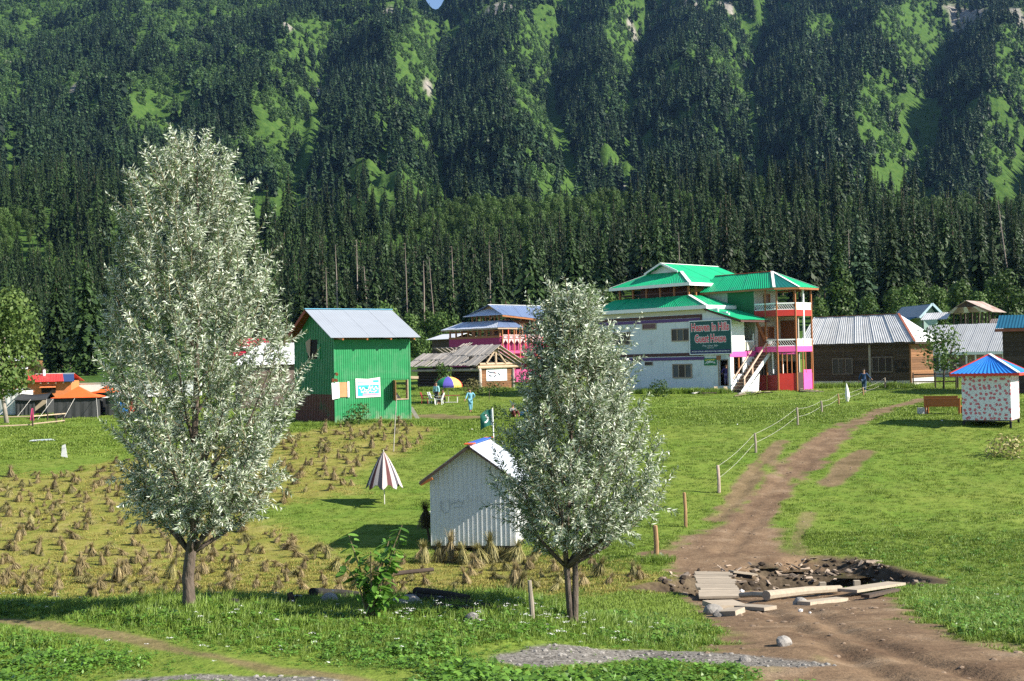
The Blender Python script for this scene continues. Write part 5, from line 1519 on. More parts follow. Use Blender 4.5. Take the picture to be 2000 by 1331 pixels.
MB().beam((-ovr, -ovf + .03, zl), (XS / 2, -ovf + .03, za + .0), .05, .08).beam((XS + ovr, -ovf + .03, zl), (XS / 2, -ovf + .03, za + .0), .05, .08).build('barge_board', OLDWOOD, t)
for y in (-.3, 1.2, 2.7):
    MB().beam((-ovr + .02, y, zl - .03), (.15, y, ze - .02), .08, .09).build('rafter_end', ORANGE_WOOD, t)
r = ry(f, -.03, 858, 975, 905, 1002)
pl = (lambda a, b: (a, -.026, b), (0, 1, 0))
PENCIL = mat('pencil_grey', (0.40, 0.42, 0.43), .8)
x_, z_ = r[0], r[2]
strokes('drawing', [[(x_ + .08, z_ + .42), (x_ + .07, z_ + .15), (x_ + .15, z_ + .0), (x_ + .3, z_ + .0), (x_ + .36, z_ + .15), (x_ + .33, z_ + .46)], squiggle(x_ + .42, x_ + .85, z_ + .38, .12, 9, 31), squiggle(x_ + .5, x_ + .8, z_ + .2, .06, 6, 32)], PENCIL, t, pl, .016)

# ================================================================== log cabin with split-plank roof
f = CAB = Fr(G(939, 762), 43)
t = thing('log_cabin', 'old dark log cabin with a broken roof of silvery split planks', 'cabin', f.o, f.th)
XC = f.ony(0, 1003, 735)[0]
L = f.onx(0, 815, 730)[0]
ZE = f.ony(0, 940, 718)[1]
zg = f.ony(-.6, 974, 676)[1]; xg = f.ony(-.6, 974, 676)[0]
board_wall_y(t, .1, 0, XC, -.2, ZE - .1, 9, WARMWOOD, th=.09, name='log')
MB().box(.15, XC - .05, .15, L, -.3, ZE - .15).build('wall', mat('cabin_inside_shade', (0.035, 0.028, 0.022), .9, .4, 3, stretch=(1, 1, 5)), t)  # near-black block paints the shade of the open interior
for k in range(8):
    MB().tube([(.02, .2, .12 + k * .27), (.02, L - .1, .12 + k * .27)], [.13, .12], 6, jit=.2).build('log', mat('dark_log', (0.05, 0.04, 0.032), .9, .35, 3), t)
MB().tube([(-.5, -.15, ZE), (XC + .9, -.15, ZE + .05)], [.15, .13], 8, jit=.2).tube([(-.2, -.1, ZE + .28), (XC + .5, -.1, ZE + .3)], [.12, .10], 8, jit=.2).build('tie_beam', LOGWOOD, t)
MB().tube([(-.35, -.4, ZE - .22), (-.35, L + .3, ZE - .22)], [.13, .12], 7, jit=.2).build('wall_plate', GREYWOOD, t)
MB().tube([(xg - 1.2, -.2, ZE + .35), (xg - .05, -.2, zg - .35)], [.09, .08], 6).tube([(xg + 1.2, -.2, ZE + .35), (xg + .05, -.2, zg - .35)], [.09, .08], 6).build('strut', LOGWOOD, t)
MB().tube([(xg, -.15, ZE + .3), (xg, -.15, zg - .2)], [.12, .11], 7).tube([(xg, -.6, zg - .2), (xg, L * .5, zg - .2)], [.1, .1], 6).build('king_post', LOGWOOD, t)
MB().box(xg - 2.2, xg + 2.2, 1.0, 1.05, ZE, zg - .9).build('loft_shade', DARK, t)  # thin near-black sheet, painted shade behind the open gable
for x in (-.12, XC - .1):
    MB().tube([(x, -.05, -.2), (x, -.05, ZE)], [.12, .11], 7, jit=.15).build('corner_post', GREYWOOD, t)
x_, z_ = f.ony(.0, 943, 745)
MB().box(-.05, .05, -.12, .0, .3, 1.9).build('door_jamb', GREYWOOD, t)
ye, zl = f.onx(-1.0, 922, 714)
y2, zl2 = f.onx(-1.0, 803, 724)
def planks(y0, y1, xe, ze_, xr, zr_, wdt, m, skew=0.0, courses=2):
    y = y0
    while y < y1:
        w_ = wdt * (.75 + .5 * rnd.random())
        for c in range(courses):
            fa, fb = (0 + .02 * rnd.random() - .06 * rnd.random(), .56 + .06 * rnd.random()) if c == 0 else (.46 + .06 * rnd.random(), 1.0 + .05 * rnd.random())
            if courses == 1: fa, fb = -.05 * rnd.random(), 1 + .05 * rnd.random()
            if rnd.random() < .05: continue
            lift = .05 * c + .05 * rnd.random()
            p = Vector((xe + (xr - xe) * fa, y + skew * fa, ze_ + (zr_ - ze_) * fa + lift)); q = Vector((xe + (xr - xe) * fb, y + skew * fb + .04 * (rnd.random() - .5), ze_ + (zr_ - ze_) * fb + lift + .02))
            MB().beam(p, q, w_ * .97, .045, up=(-.5, 0, 1)).build('roof_plank', m, t)
        y += w_
yb1 = L * .52
planks(-.55, yb1, -1.05, zl, xg + .1, zg, .26, GREYWOOD)
planks(yb1 + .2, L + .6, -1.05, zl - .02, xg - .35, zg - .65, .26, GREYWOOD, skew=.25)
for k in range(14):
    y = -.55 + (L + .8) * k / 14
    MB().beam((XC + 1.0, y, zl + .1), (xg + .1, y, zg + .02), .5, .045, up=(.5, 0, 1)).build('roof_plank', GREYWOOD, t)
for k in range(5):
    MB().beam((xg - .6, yb1 - .3 + k * .3, zg - .5), (xg + .9 + .3 * rnd.random(), yb1 - .5 + k * .32, zg + .3 + .15 * rnd.random()), .07, .05).build('loose_batten', GREYWOOD, t)
r = ry(f, -.02, 950, 719, 990, 744)
ps = thing('cabin_poster', 'white weathered banner with dark streaks on the log cabin end wall', 'banner', f.w((r[0] + r[1]) / 2, -.03, (r[2] + r[3]) / 2), f.th)
a, b = (r[1] - r[0]) / 2, (r[3] - r[2]) / 2
MB().box(-a, a, 0, .02, -b, b).build('sheet', mat('banner_white', (0.66, 0.72, 0.73), .6, .1, 2, dirt=((0.40, 0.60, 0.62), 1.3, .54, .8)), ps)
pl = (lambda x, z: (x, -.006, z), (0, 1, 0))
strokes('streak', [[(-a * .9, b * .5), (-a * .5, b * .25)], [(-a * .5, b * .28), (-a * .1, b * .2)], [(-a * .3, -b * .4), (-a * .05, -b * .1)], [(a * .1, b * .2), (a * .35, -b * .2)], [(-a * .8, -b * .1), (-a * .5, -b * .3)]], mat('banner_ink', (0.05, 0.06, 0.09), .6), ps, pl, .12)
strokes('streak', [[(-a * .3, b * .5), (-a * .05, b * .1), (a * .05, b * .05)]], RED, ps, pl, .05)

# ================================================================== pink guest house with open upper storeys
f = PK = Fr(GD(978, 126), 43)
PKP = mat('dull_pink_board', (0.44, 0.065, 0.19), .6, .15, 3)
t = thing('pink_house', 'magenta and orange timber guest house with blue-grey tiered roofs', 'guest house', f.o, f.th)
L = f.onx(0, 877, 665)[0]
zf = f.onx(0, 976, 657)[1]; ze = f.onx(0, 975, 640)[1]
XP = f.ony(0, 1075, 665)[0]
MB().box(0, XP, 0, L, -1, zf).build('wall', MAGENTA, t)
MB().box(-.04, .0, 0, L, zf - .14, zf + .08).build('sill_board', ORANGE_WOOD, t)
r = rx(f, 0, 917, 668, 922, 674); MB().box(-.02, -.002, *r).build('vent', DARK, t)
for k in range(9):
    y = .1 + (L - .2) * k / 8
    MB().box(.02, .16, y - .08, y + .08, zf, ze + .2).build('storey_post', ORANGE_WOOD, t)
    MB().box(3.2, 3.34, y - .08, y + .08, zf, ze + .2).build('storey_post', ORANGE_WOOD, t)
MB().box(.04, .10, .1, L, zf + .55, zf + .64).build('storey_rail', ORANGE_WOOD, t)
MB().box(2.2, 2.3, 1.2, L * .45, zf, ze).build('inner_wall', BROWN_DOOR, t)
o0 = .7
zs0 = f.onx(-o0, 974, 640)[1]
zs1 = f.onx(1.0, 981, 626)[1]
yl0 = f.onx(-o0, 861, 651)[0]
x1s = f.ony(-.5, 1022, 635)[0]
sheets(t, ((-o0, -.5, zs0), (-o0, yl0, zs0), (1.0, yl0 - 1.6, zs1), (1.0, 1.2, zs1)), 9, mat('lit_blue_grey_sheet', (0.55, 0.60, 0.70), .4, .12, 1.2, metal=.2), rib=4)  # front slopes in a paler blue-grey, sunlight put into the colour
sheets(t, ((x1s, -.5, zs0), (-o0, -.5, zs0), (1.0, 1.2, zs1), (x1s, 1.2, zs1)), 4, BLUE_GREY, rib=4)
MB().box(-o0, -o0 + .05, -.5, yl0, zs0 - .15, zs0 - .02).box(-o0 + .05, x1s, -.5, -.45, zs0 - .15, zs0 - .02).build('fascia', FRAME_W, t)
zu = f.onx(.5, 981, 615)[1]; yu0 = f.onx(.5, 981, 615)[0]; yu1 = f.onx(.5, 905, 625)[0]
for k in range(7):
    y = 1.3 + (yu1 - 2.0) * k / 6
    MB().box(1.1, 1.22, y - .07, y + .07, zs1 - .1, zu + .1).build('clerestory_post', ORANGE_WOOD, t)
MB().box(1.3, XP - 1, 1.4, yu1 - .8, zs1 - .2, zs1 + .05).build('clerestory_floor', BROWN_DOOR, t)
ymu = (yu0 + yu1) / 2
xg, zg = f.ony(ymu, 953, 596); xe = f.ony(ymu, 1030, 597)[0]
tg = .6; zq = zu + (zg - zu) * tg
q0, q1 = (xg + .3, yu1 + (ymu - yu1) * tg, zq), (xg + .3, yu0 + (ymu - yu0) * tg, zq)
sheets(t, ((.5, yu0, zu), (.5, yu1, zu), q0, q1), 6, mat('lit_blue_grey_sheet', (0, 0, 0)), rib=4)
MB().add([(xg + .35, q0[1], zq), (xg + .35, q1[1], zq), (xg + .35, ymu, zg), (xg + .42, q0[1], zq), (xg + .42, q1[1], zq), (xg + .42, ymu, zg)], [(0, 1, 2), (5, 4, 3), (0, 3, 4, 1), (1, 4, 5, 2), (2, 5, 3, 0)]).build('gable', mat('tan_gable', (0.38, 0.27, 0.15), .7), t)
xr1, zr1 = f.ony(yu0, 1066, 625)
sheets(t, ((xr1, yu0, zr1), (.5, yu0, zu), (xg, ymu, zg), (xe + 2.5, ymu, zg)), 7, BLUE_GREY, rib=4)
MB().slab([(.5, yu1, zu), (xr1, yu1, zu), (xe + 2, ymu, zg), (xg, ymu, zg)], .03).build('roof_sheet', BLUE_GREY, t)
MB().beam((xg - .05, ymu, zg + .04), (xe + 2.5, ymu, zg + .04), .2, .04).build('ridge_cap', WHITE_TRIM, t)
MB().beam((.55, yu0 + .06, zu - .1), (xr1, yu0 + .06, zr1 - .1), .08, .16).build('fascia', ORANGE_WOOD, t)
# right side: fretwork balcony, arches, posts
zb0, zb1 = f.ony(-.3, 1000, 664)[1], f.ony(-.3, 1000, 654)[1]
FRET = mat('white_fretwork', (0.50, 0.36, 0.36), .6, .2, 8)
n = 9
for k in range(n):
    xa, xb = .05 + XP * k / n, .05 + XP * (k + 1) / n
    p = MB().box(xa + .05, xb - .05, -.36, -.32, zb0, zb0 + .08).box(xa + .05, xb - .05, -.36, -.32, zb1 - .1, zb1).box(xa + .05, xa + .12, -.36, -.32, zb0 + .08, zb1 - .1).box(xb - .12, xb - .05, -.36, -.32, zb0 + .08, zb1 - .1).box((xa + xb) / 2 - .2, (xa + xb) / 2 + .2, -.36, -.33, zb0 + .14, zb1 - .16).build('fretwork_panel', FRET, t)
    MB().box(xa - .05, xa + .05, -.4, -.3, -.6, zs0 if xa < x1s - .3 else zb1 + .12).build('verandah_post', RED_TRIM if k % 3 == 1 else ORANGE_WOOD, t)
    zc = f.ony(-.3, 1000, 684)[1]
    MB().add([(xa, -.37, zb0), ((xa + xb) / 2, -.37, zb0), (xa, -.37, zb0 - .5), (xa, -.33, zb0), ((xa + xb) / 2, -.33, zb0), (xa, -.33, zb0 - .5)], [(0, 2, 1), (3, 4, 5), (0, 1, 4, 3), (1, 2, 5, 4), (2, 0, 3, 5)]).add(
             [(xb, -.37, zb0), ((xa + xb) / 2, -.37, zb0), (xb, -.37, zb0 - .5), (xb, -.33, zb0), ((xa + xb) / 2, -.33, zb0), (xb, -.33, zb0 - .5)], [(0, 1, 2), (5, 4, 3), (0, 3, 4, 1), (1, 4, 5, 2), (2, 5, 3, 0)]).build('arch_board', FRET, t)
    MB().box(xa + .05, xb - .05, -.06, -.01, zc, zb0 - .15).build('wall_panel', PKP if k % 2 else MAGENTA, t)
    zg0, zg1 = f.ony(-.5, 1010, 746)[1], f.ony(-.5, 1010, 722)[1]
    MB().box(xa + .06, xb - .06, -.52, -.47, zg0, zg1).build('fence_panel', PKP, t)
    MB().box(xa + .05, xb - .05, -.40, -.34, zc - .35, zc - .05).build('floor_board', FRET if k > 4 else PKP, t)
MB().box(0, XP + .5, -1.6, .0, f.ony(-.3, 1040, 699)[1] - .1, f.ony(-.3, 1040, 699)[1]).build('lower_deck', mat('orange_deck', (0.46, 0.20, 0.12), .7, .2, 4), t)

f = Fr(GD(878, 140), 43)
t = thing('grey_outbuilding', 'small grey shed with a pale tin roof behind the magenta house', 'shed', f.o, f.th)
z1, z2 = f.onx(0, 865, 663)[1], f.onx(0, 865, 652)[1]
MB().box(0, 4, -.5, 3, -1, z1).build('wall', OLDWOOD, t)
MB().slab([(-.5, -.8, z1), (-.5, 3.5, z1), (2, 3.5, z2), (2, -.8, z2)], .04).build('roof_slope', ZINC_BRIGHT, t)
MB().slab([(4.5, -.8, z1), (4.5, 3.5, z1), (2, 3.5, z2), (2, -.8, z2)], .04).build('roof_slope', ZINC, t)

# ================================================================== left side: houses and tents
f = Fr(GD(52, 108), 8)
t = thing('orange_house', 'small orange house with a red roof and a blue solar panel', 'house', f.o, f.th)
x0, x1 = f.ony(0, 50, 760)[0], f.ony(0, 139, 760)[0]
ze, zr = f.ony(-.5, 95, 746)[1], f.ony(1.6, 90, 731)[1]
MB().box(x0, x1, 0, 3.4, -1.5, ze + .05).build('wall', ORANGE_WALL, t)
xa, xb = f.ony(-.5, 42, 747)[0], f.ony(-.5, 145, 744)[0]
sheets(t, ((xa, -.5, ze), (xa + (xb - xa) * .80, -.5, ze), (xa + (xb - xa) * .68, 1.6, zr), (xa - .2, 1.6, zr)), 6, RED_ROOF, rib=4)
MB().slab([(xa + (xb - xa) * .80, -.5, ze), (xb, -.5, ze), (xb - .45, 1.6, zr), (xa + (xb - xa) * .68, 1.6, zr)], .05).build('solar_panel', SOLAR, t)
MB().slab([(xa, 3.9, ze), (xb, 3.9, ze), (xb - .4, 1.6, zr), (xa - .2, 1.6, zr)], .03).build('roof_sheet', RED_ROOF, t)
for k in range(7):
    x = xa + .3 + (xb - xa - .6) * k / 6
    MB().box(x - .06, x + .06, -.42, .0, ze - .16, ze - .04).build('rafter_end', LOGWOOD, t)
MB().beam((xa - .2, 1.6, zr + .03), (xb - .4, 1.6, zr + .03), .12, .04).build('ridge_cap', WHITE_TRIM, t)
x_, z_ = f.ony(1.2, 86, 729)
MB().tube([(x_, 1.2, z_ - .5), (x_, 1.2, z_ + .3)], [.12, .12], 8).build('flue', WHITE_TRIM, t)
xw, zw = f.ony(0, 95, 762)
MB().box(xw - .6, xw + .6, -.05, -.002, zw - .25, zw + .25).build('window', DARK, t)
MB().slab([(xw - .7, -.45, zw + .22), (xw + .7, -.45, zw + .22), (xw + .6, -.0, zw + .42), (xw - .6, -.0, zw + .42)], .03).build('window_flap', ORANGE_WALL, t)

f = Fr(GD(50, 124), 20)
t = thing('log_house', 'brown log house with a bright tin roof behind the leafy tree', 'house', f.o, f.th)
x0, x1 = f.ony(0, -60, 740)[0], f.ony(0, 84, 735)[0]
ze = f.ony(0, 84, 722)[1]; zr = f.ony(0, 60, 700)[1]
MB().box(x0, x1, .1, 7, -1, ze).build('wall', WARMWOOD, t)
board_wall_y(t, .1, x0, x1, .5, ze + .9, 10, WARMWOOD, th=.08, name='log')
MB().slab([(x0, -.5, ze + .1), (x1 - 1.4, -.5, ze + .1), (x1 - 1.4, 3.5, zr + .3), (x0, 3.5, zr + .3)], .04).build('roof_slope', ZINC_BRIGHT, t)
MB().beam((x1 + .4, -.4, ze - .15), (x1 - 1.5, -.4, zr + .1), .1, .22).build('barge_board', OLDWOOD, t)
MB().slab([(x1 + .4, -.4, ze - .1), (x1 + .4, 7, ze - .1), (x1 - 1.5, 7, zr + .15), (x1 - 1.5, -.4, zr + .15)], .04).build('roof_slope', ZINC, t)

def frame_tent(label, px, d, th, wdt, dep, hw, hr, mw, mr, front=None, sag=.12, group=None, guy=True, peak=False):
    f = Fr(GD(px, d), th)
    t = thing('tent', label, 'tent', f.o, f.th, group)
    nx = 8
    def roof(mb, y0, y1, za, zb):
        for k in range(nx):
            a, b = k / nx, (k + 1) / nx
            s = lambda q: -sag * math.sin(math.pi * q)
            mb.add([(wdt * a, y0, za + s(a) * .6), (wdt * b, y0, za + s(b) * .6), (wdt * b, y1, zb + s(b)), (wdt * a, y1, zb + s(a)), (wdt * a, y0, za + s(a) * .6 - .02), (wdt * b, y0, za + s(b) * .6 - .02), (wdt * b, y1, zb + s(b) - .02), (wdt * a, y1, zb + s(a) - .02)],
                   [(0, 1, 2, 3), (7, 6, 5, 4), (0, 4, 5, 1), (2, 6, 7, 3)])
    m1 = MB()
    if peak:
        c = (wdt / 2, dep / 2, hr); E = [(-.2, -.2, hw), (wdt + .2, -.2, hw), (wdt + .2, dep + .2, hw), (-.2, dep + .2, hw)]
        for i in range(4):
            a, b = Vector(E[i]), Vector(E[(i + 1) % 4]); cc = Vector(c)
            N_ = 5
            for k in range(N_):
                p0, p1 = a.lerp(b, k / N_), a.lerp(b, (k + 1) / N_)
                m0, m_1 = p0.lerp(cc, .5) - Vector((0, 0, .14)), p1.lerp(cc, .5) - Vector((0, 0, .14))
                m1.add([p0, p1, m_1, m0, p0 - Vector((0, 0, .02)), p1 - Vector((0, 0, .02)), m_1 - Vector((0, 0, .02)), m0 - Vector((0, 0, .02))], [(0, 1, 2, 3), (7, 6, 5, 4), (0, 4, 5, 1)])
                m1.add([m0, m_1, cc, m0 - Vector((0, 0, .02)), m_1 - Vector((0, 0, .02)), cc - Vector((0, 0, .02))], [(0, 1, 2), (5, 4, 3)])
    else:
        roof(m1, -.15, dep / 2, hw, hr); roof(m1, dep + .15, dep / 2, hw, hr)
    m1.build('roof', mr, t, smooth=True)
    wl = MB()
    def drape(p, q, mb, z):
        n = 10
        for k in range(n):
            a, b = Vector(p).lerp(Vector(q), k / n), Vector(p).lerp(Vector(q), (k + 1) / n)
            nn = (Vector(q) - Vector(p)).cross(Vector((0, 0, 1))).normalized()
            o0, o1 = nn * (.05 * ((k % 2) - .5)), nn * (.05 * (((k + 1) % 2) - .5))
            mb.add([a + o0 + Vector((0, 0, -.1)), b + o1 + Vector((0, 0, -.1)), b + o1 * .3 + Vector((0, 0, z)), a + o0 * .3 + Vector((0, 0, z))], [(0, 1, 2, 3)])
    if front is None: drape((0, 0, 0), (wdt, 0, 0), wl, hw)
    else:
        drape((0, 0, 0), (wdt * front[0], 0, 0), wl, hw); drape((wdt * front[1], 0, 0), (wdt, 0, 0), wl, hw)
    drape((wdt, 0, 0), (wdt, dep, 0), wl, hw); drape((0, dep, 0), (0, 0, 0), wl, hw); drape((wdt, dep, 0), (0, dep, 0), wl, hw)
    wl.build('wall_cloth', mw, t)
    if front is not None: MB().box(.1, wdt - .1, dep * .6, dep * .6 + .05, 0, hw - .1).build('inner_cloth', CANVAS_B, t)
    if guy:
        for x, dx in ((0, -.9), (wdt * .5, -.6), (wdt, .4)):
            MB().tube([(x, -.1, hw), (x + dx, -2.0, -.2)], .012, 4).build('guy_rope', ROPE, t)
    return f, t
frame_tent('white canvas tent at the left edge below the leafy tree', -12, 93, 0, 2.0, 2.5, 1.75, 2.0, CANVAS_W, CANVAS_W, guy=False)
frame_tent('dark ridge tent standing open with a beige lining, in front of the orange house', 30, 92, 6, 2.3, 2.4, 1.2, 1.65, CANVAS_D, CANVAS_D, front=(.62, .98))
f, t = frame_tent('big dark tent under an orange peaked canopy with white edge', 106, 88, 10, 2.9, 3.0, 1.45, 2.25, CANVAS_D, CANVAS_O, peak=True)
frame_tent('pale tent beside the orange canopy, partly behind the willow crown', 206, 90, 0, 2.6, 2.6, 1.3, 2.0, CANVAS_D, CANVAS_W, peak=True, guy=False)
frame_tent('orange canopy tent half hidden behind the silvery willow', 178, 93, 10, 2.0, 2.4, 1.5, 2.0, CANVAS_D, CANVAS_O, peak=True, guy=False)
g0 = GD(145, 112)
t = thing('whitewashed_wall', 'long low whitewashed wall behind the tents', 'wall', g0)
MB().box(0, 11.5, 0, .3, -1, 1.3).build('wall_body', WHITE_TRIM, t); MB().box(-.05, 11.55, -.04, .34, 1.301, 1.38).build('coping', CONCRETE, t)

# white gable-roofed building and red-roofed house between willow and hut
f = Fr(GD(574, 96), 18)
t = thing('white_roofed_house', 'stone house with a glaring white sheet roof just left of the green hut', 'house', f.o, f.th)
x0 = f.ony(0, 470, 730)[0]; ze = f.ony(-.4, 560, 712)[1]; zr = f.ony(2.2, 572, 669)[1]
MB().box(x0, 1.5, 0, 4.5, -1, ze).build('wall', mat('dark_stone_wall', (0.13, 0.10, 0.085), .9, .3, 3), t)
sheets(t, ((x0 - .8, -.4, ze), (1.8, -.4, ze), (1.8, 2.2, zr), (x0 + 1.9, 2.2, zr)), 7, ZINC_BRIGHT, rib=4)
MB().slab([(x0 - .8, 4.9, ze), (1.8, 4.9, ze), (1.8, 2.2, zr), (x0 + 1.9, 2.2, zr)], .03).build('roof_sheet', ZINC, t)
f = Fr(GD(505, 118), 10)
t = thing('red_roofed_house', 'low house with stepped dark red roofs behind the willow', 'house', f.o, f.th)
xa, ze = f.ony(0, 470, 678); xb = f.ony(0, 540, 676)[0]; zr = f.ony(2, 505, 660)[1]
MB().box(xa, xb, .4, 4, -1, ze - .25).build('wall', MAGENTA, t)
CRIM = mat('crimson_roof_sheet', (0.42, 0.03, 0.06), .45, .1, 2)
MB().slab([(xa - 1, -.2, ze), (xb, -.2, ze), (xb - 1.3, 2, zr), (xa - .5, 2, zr)], .04).build('roof_slope', CRIM, t)
MB().slab([(xa - 1, 4.4, ze), (xb, 4.4, ze), (xb - 1.3, 2, zr), (xa - .5, 2, zr)], .04).build('roof_slope', CRIM, t)
zl = f.ony(-1, 500, 694)[1]
MB().slab([(xa - 1, -1.4, zl), (xb - .6, -1.4, zl), (xb - .8, .35, ze - .35), (xa - 1, .35, ze - .35)], .04).build('roof_slope', CRIM, t)
MB().box(xa - 1, xb, -.26, -.201, ze - .12, ze + .03).build('fascia', WHITE_TRIM, t)
MB().box(xa, xb - 1, -1.0, .4, -1, zl).build('wall', ORANGE_WALL, t)
# ================================================================== willows
M_WBARK = mat('willow_bark', (0.115, 0.090, 0.070), 0.95, 0.45, 9, bump=1.0, stretch=(3, 3, .7), dirt=((0.20, 0.18, 0.155), 8, .55, .7))
M_TWIG = mat('twig_bark', (0.16, 0.13, 0.07), 0.8, 0.2, 10)
M_WLEAF = leaf_mat('willow_leaf', (0.090, 0.150, 0.048), (0.215, 0.285, 0.145), 0.0, back=(0.56, 0.61, 0.49), trans=0.15, rough=0.38, spec=0.4)

def willow(label, px, py, d0, trunk_px, outline, n_limb, n_twig, n_leaf, seed, r0=.075, twin=False, top_rows=None):
    """young willow: outline = (row, left px, right px) of the crown, all turned into metres at the tree's distance"""
    g = np.random.default_rng(seed)
    o = G(px, py); d = o[1]; k = d / F_PX
    t = thing('willow_tree', label, 'tree', o)
    def loc(qx, qy):                              # pixel -> local x, z in the tree's upright plane
        p = P(qx, qy, d); return p[0] - o[0], p[2] - o[2]
    prof = []
    for row, a, b in outline:
        xa, z = loc(a, row); xb, _ = loc(b, row); prof.append((z, xa, xb))
    prof = np.array(sorted(prof)); mid_ = (prof[:, 1] + prof[:, 2]) / 2
    prof[:, 1:] = mid_[:, None] + (prof[:, 1:] - mid_[:, None]) * .93
    prof[:, 0] = prof[0, 0] + .12 + (prof[:, 0] - prof[0, 0]) * (1 - .40 / (prof[-1, 0] - prof[0, 0]))
    def env(z):
        a, b = np.interp(z, prof[:, 0], prof[:, 1]), np.interp(z, prof[:, 0], prof[:, 2])
        return (a + b) / 2, (b - a) / 2
    z0, z1 = prof[0, 0], prof[-1, 0]
    stems = trunk_px if twin else [trunk_px]
    axis = None
    for sp in stems:
        pts = [Vector((loc(a, b)[0], .03 * math.sin(i * 1.7), loc(a, b)[1])) for i, (a, b) in enumerate(sp)]
        pts[0].z -= .15
        q = []
        for i in range(len(pts) - 1):
            for s in range(5): q.append(pts[i].lerp(pts[i + 1], s / 5))
        q.append(pts[-1])
        L_ = len(q) - 1
        rad = [r0 * (1 if not twin else .62) * ((1 - i / L_) ** .85 * .96 + .04) * (1.12 if i == 0 else 1) for i in range(L_ + 1)]
        m_ = MB().tube(q, rad, 12, jit=.16); m_.build('trunk', M_WBARK, t, smooth=True)
        if axis is None: axis = q
    def ax(z):
        for a, b in zip(axis[:-1], axis[1:]):
            if a.z <= z <= b.z: return a.lerp(b, (z - a.z) / max(b.z - a.z, 1e-6))
        return axis[-1].copy()
    twg = MB(); LC, LD, LN = [], [], []
    def twig(p, dr, ln, nl):
        """a shoot with its leaves"""
        pts = [Vector(p)]
        dv = Vector(dr).normalized()
        for s in range(5):
            dv = (dv + Vector((g.normal(0, .10), g.normal(0, .10), .10 - .13 * s * .4))).normalized()
            pts.append(pts[-1] + dv * ln / 5)
        twg.tube(pts, [.0065, .0055, .0045, .0035, .0025, .001], 3, cap=False)
        for j in range(nl):
            f_ = (j + g.random()) / nl; i = min(4, int(f_ * 5))
            q = pts[i].lerp(pts[i + 1], f_ * 5 - i); tdir = (pts[i + 1] - pts[i]).normalized()
            a = g.random() * 6.283
            side = tdir.orthogonal().normalized(); side.rotate(Matrix.Rotation(a, 3, tdir))
            ld = (tdir * (.55 + .35 * g.random()) + side * (.75 + .3 * g.random()) + Vector((0, 0, -.12 - .25 * g.random()))).normalized()
            nn = ld.cross(Vector((g.normal(), g.normal(), g.normal()))).normalized()
            nn = (nn + tdir.cross(side) * .3).normalized()
            LC.append(q[:]); LD.append(ld * (.058 + .044 * g.random()) * (1 - .35 * f_ * (f_ > .8))); LN.append(nn)
    per_l = max(1, n_twig // n_limb)
    for i in range(n_limb):
        u = (i + .5) / n_limb
        zt = z0 + (z1 - z0) * (.12 + .84 * u)
        cx, hw = env(zt)
        a = i * 2.399963 + g.random() * .5
        rr = (.72 + .25 * g.random())
        tip = Vector((cx + math.cos(a) * hw * rr, math.sin(a) * max(hw, .25) * rr * .95, zt))
        zb = max(z0 - .25, zt - (.55 + .9 * hw) * (.7 + .5 * g.random()))
        b0 = ax(max(zb, .55))
        mid = b0.lerp(tip, .5) + Vector((math.cos(a) * .12 * hw, math.sin(a) * .12 * hw, -.10 * hw))
        pts = [b0.lerp(mid, s / 4) if s <= 4 else mid.lerp(tip, (s - 4) / 4) for s in range(9)]
        r_ = .010 + .022 * (1 - u)
        MB().tube(pts, [r_ * (1 - .8 * s / 8) for s in range(9)], 6).build('limb', M_WBARK, t, smooth=True)
        for j in range(per_l):
            f_ = .18 + .82 * (j + g.random()) / per_l
            q = pts[min(7, int(f_ * 8))].lerp(pts[min(8, int(f_ * 8) + 1)], f_ * 8 - int(f_ * 8))
            c_, h_ = env(q.z)
            out = Vector((math.cos(a + g.normal(0, 1.0)), math.sin(a + g.normal(0, 1.0)), .35 + .55 * g.random()))
            twig(q + Vector((g.normal(0, .05), g.normal(0, .05), 0)), out, .24 + .34 * g.random(), n_leaf)
    # shoots filling the crown up to its outline
    for i in range(n_twig):
        z = z0 + (z1 - z0) * g.random() ** .85
        c_, h_ = env(z)
        a = g.random() * 6.283; r_ = h_ * math.sqrt(.08 + .78 * g.random())
        p = Vector((c_ + math.cos(a) * r_, math.sin(a) * max(r_, .1) * .95, z))
        out = Vector((math.cos(a) * .8, math.sin(a) * .8, .55 + .5 * g.random() + .6 * (z - z0) / (z1 - z0)))
        twig(p, out, (.22 + .28 * g.random()) * (1.7 if g.random() < .09 else 1), n_leaf)
    for i in range(n_twig // 9):                  # hanging skirt of the crown
        z = z0 + .12 + .60 * g.random(); c_, h_ = env(z + .12); a = g.random() * 6.283; r_ = h_ * math.sqrt(g.random()) * .95
        twig(Vector((c_ + math.cos(a) * r_, math.sin(a) * r_, z + .1)), Vector((math.cos(a), math.sin(a), -.15 - .5 * g.random())), .22 + .22 * g.random(), n_leaf)
    for a, b in (top_rows or []):
        x, z = loc(a, b)
        base = Vector((x * .8 + env(z - .4)[0] * .2, g.normal(0, .1), z - .45))
        twig(base, Vector((x - base.x, 0, .45)), .48, int(n_leaf * .8))
    twg.build('twigs', M_TWIG, t, kind='stuff')
    C, D_, N_ = np.array(LC), np.array([v[:] for v in LD]), np.array([v[:] for v in LN])
    S = np.cross(D_, N_); S /= np.linalg.norm(S, axis=1)[:, None]
    w_ = (.0062 + .0028 * g.random(len(C)))[:, None]
    bend = N_ * np.linalg.norm(D_, axis=1)[:, None] * (.10 * g.random(len(C)))[:, None]
    V = np.stack([C, C + D_ * .42 + S * w_ + bend, C + D_, C + D_ * .42 - S * w_ + bend], 1).reshape(-1, 3)
    me = np_mesh('leaves', V, np.arange(len(V)).reshape(-1, 4), M_WLEAF)
    link('leaves', me, t)['kind'] = 'stuff'
    return t, len(C)

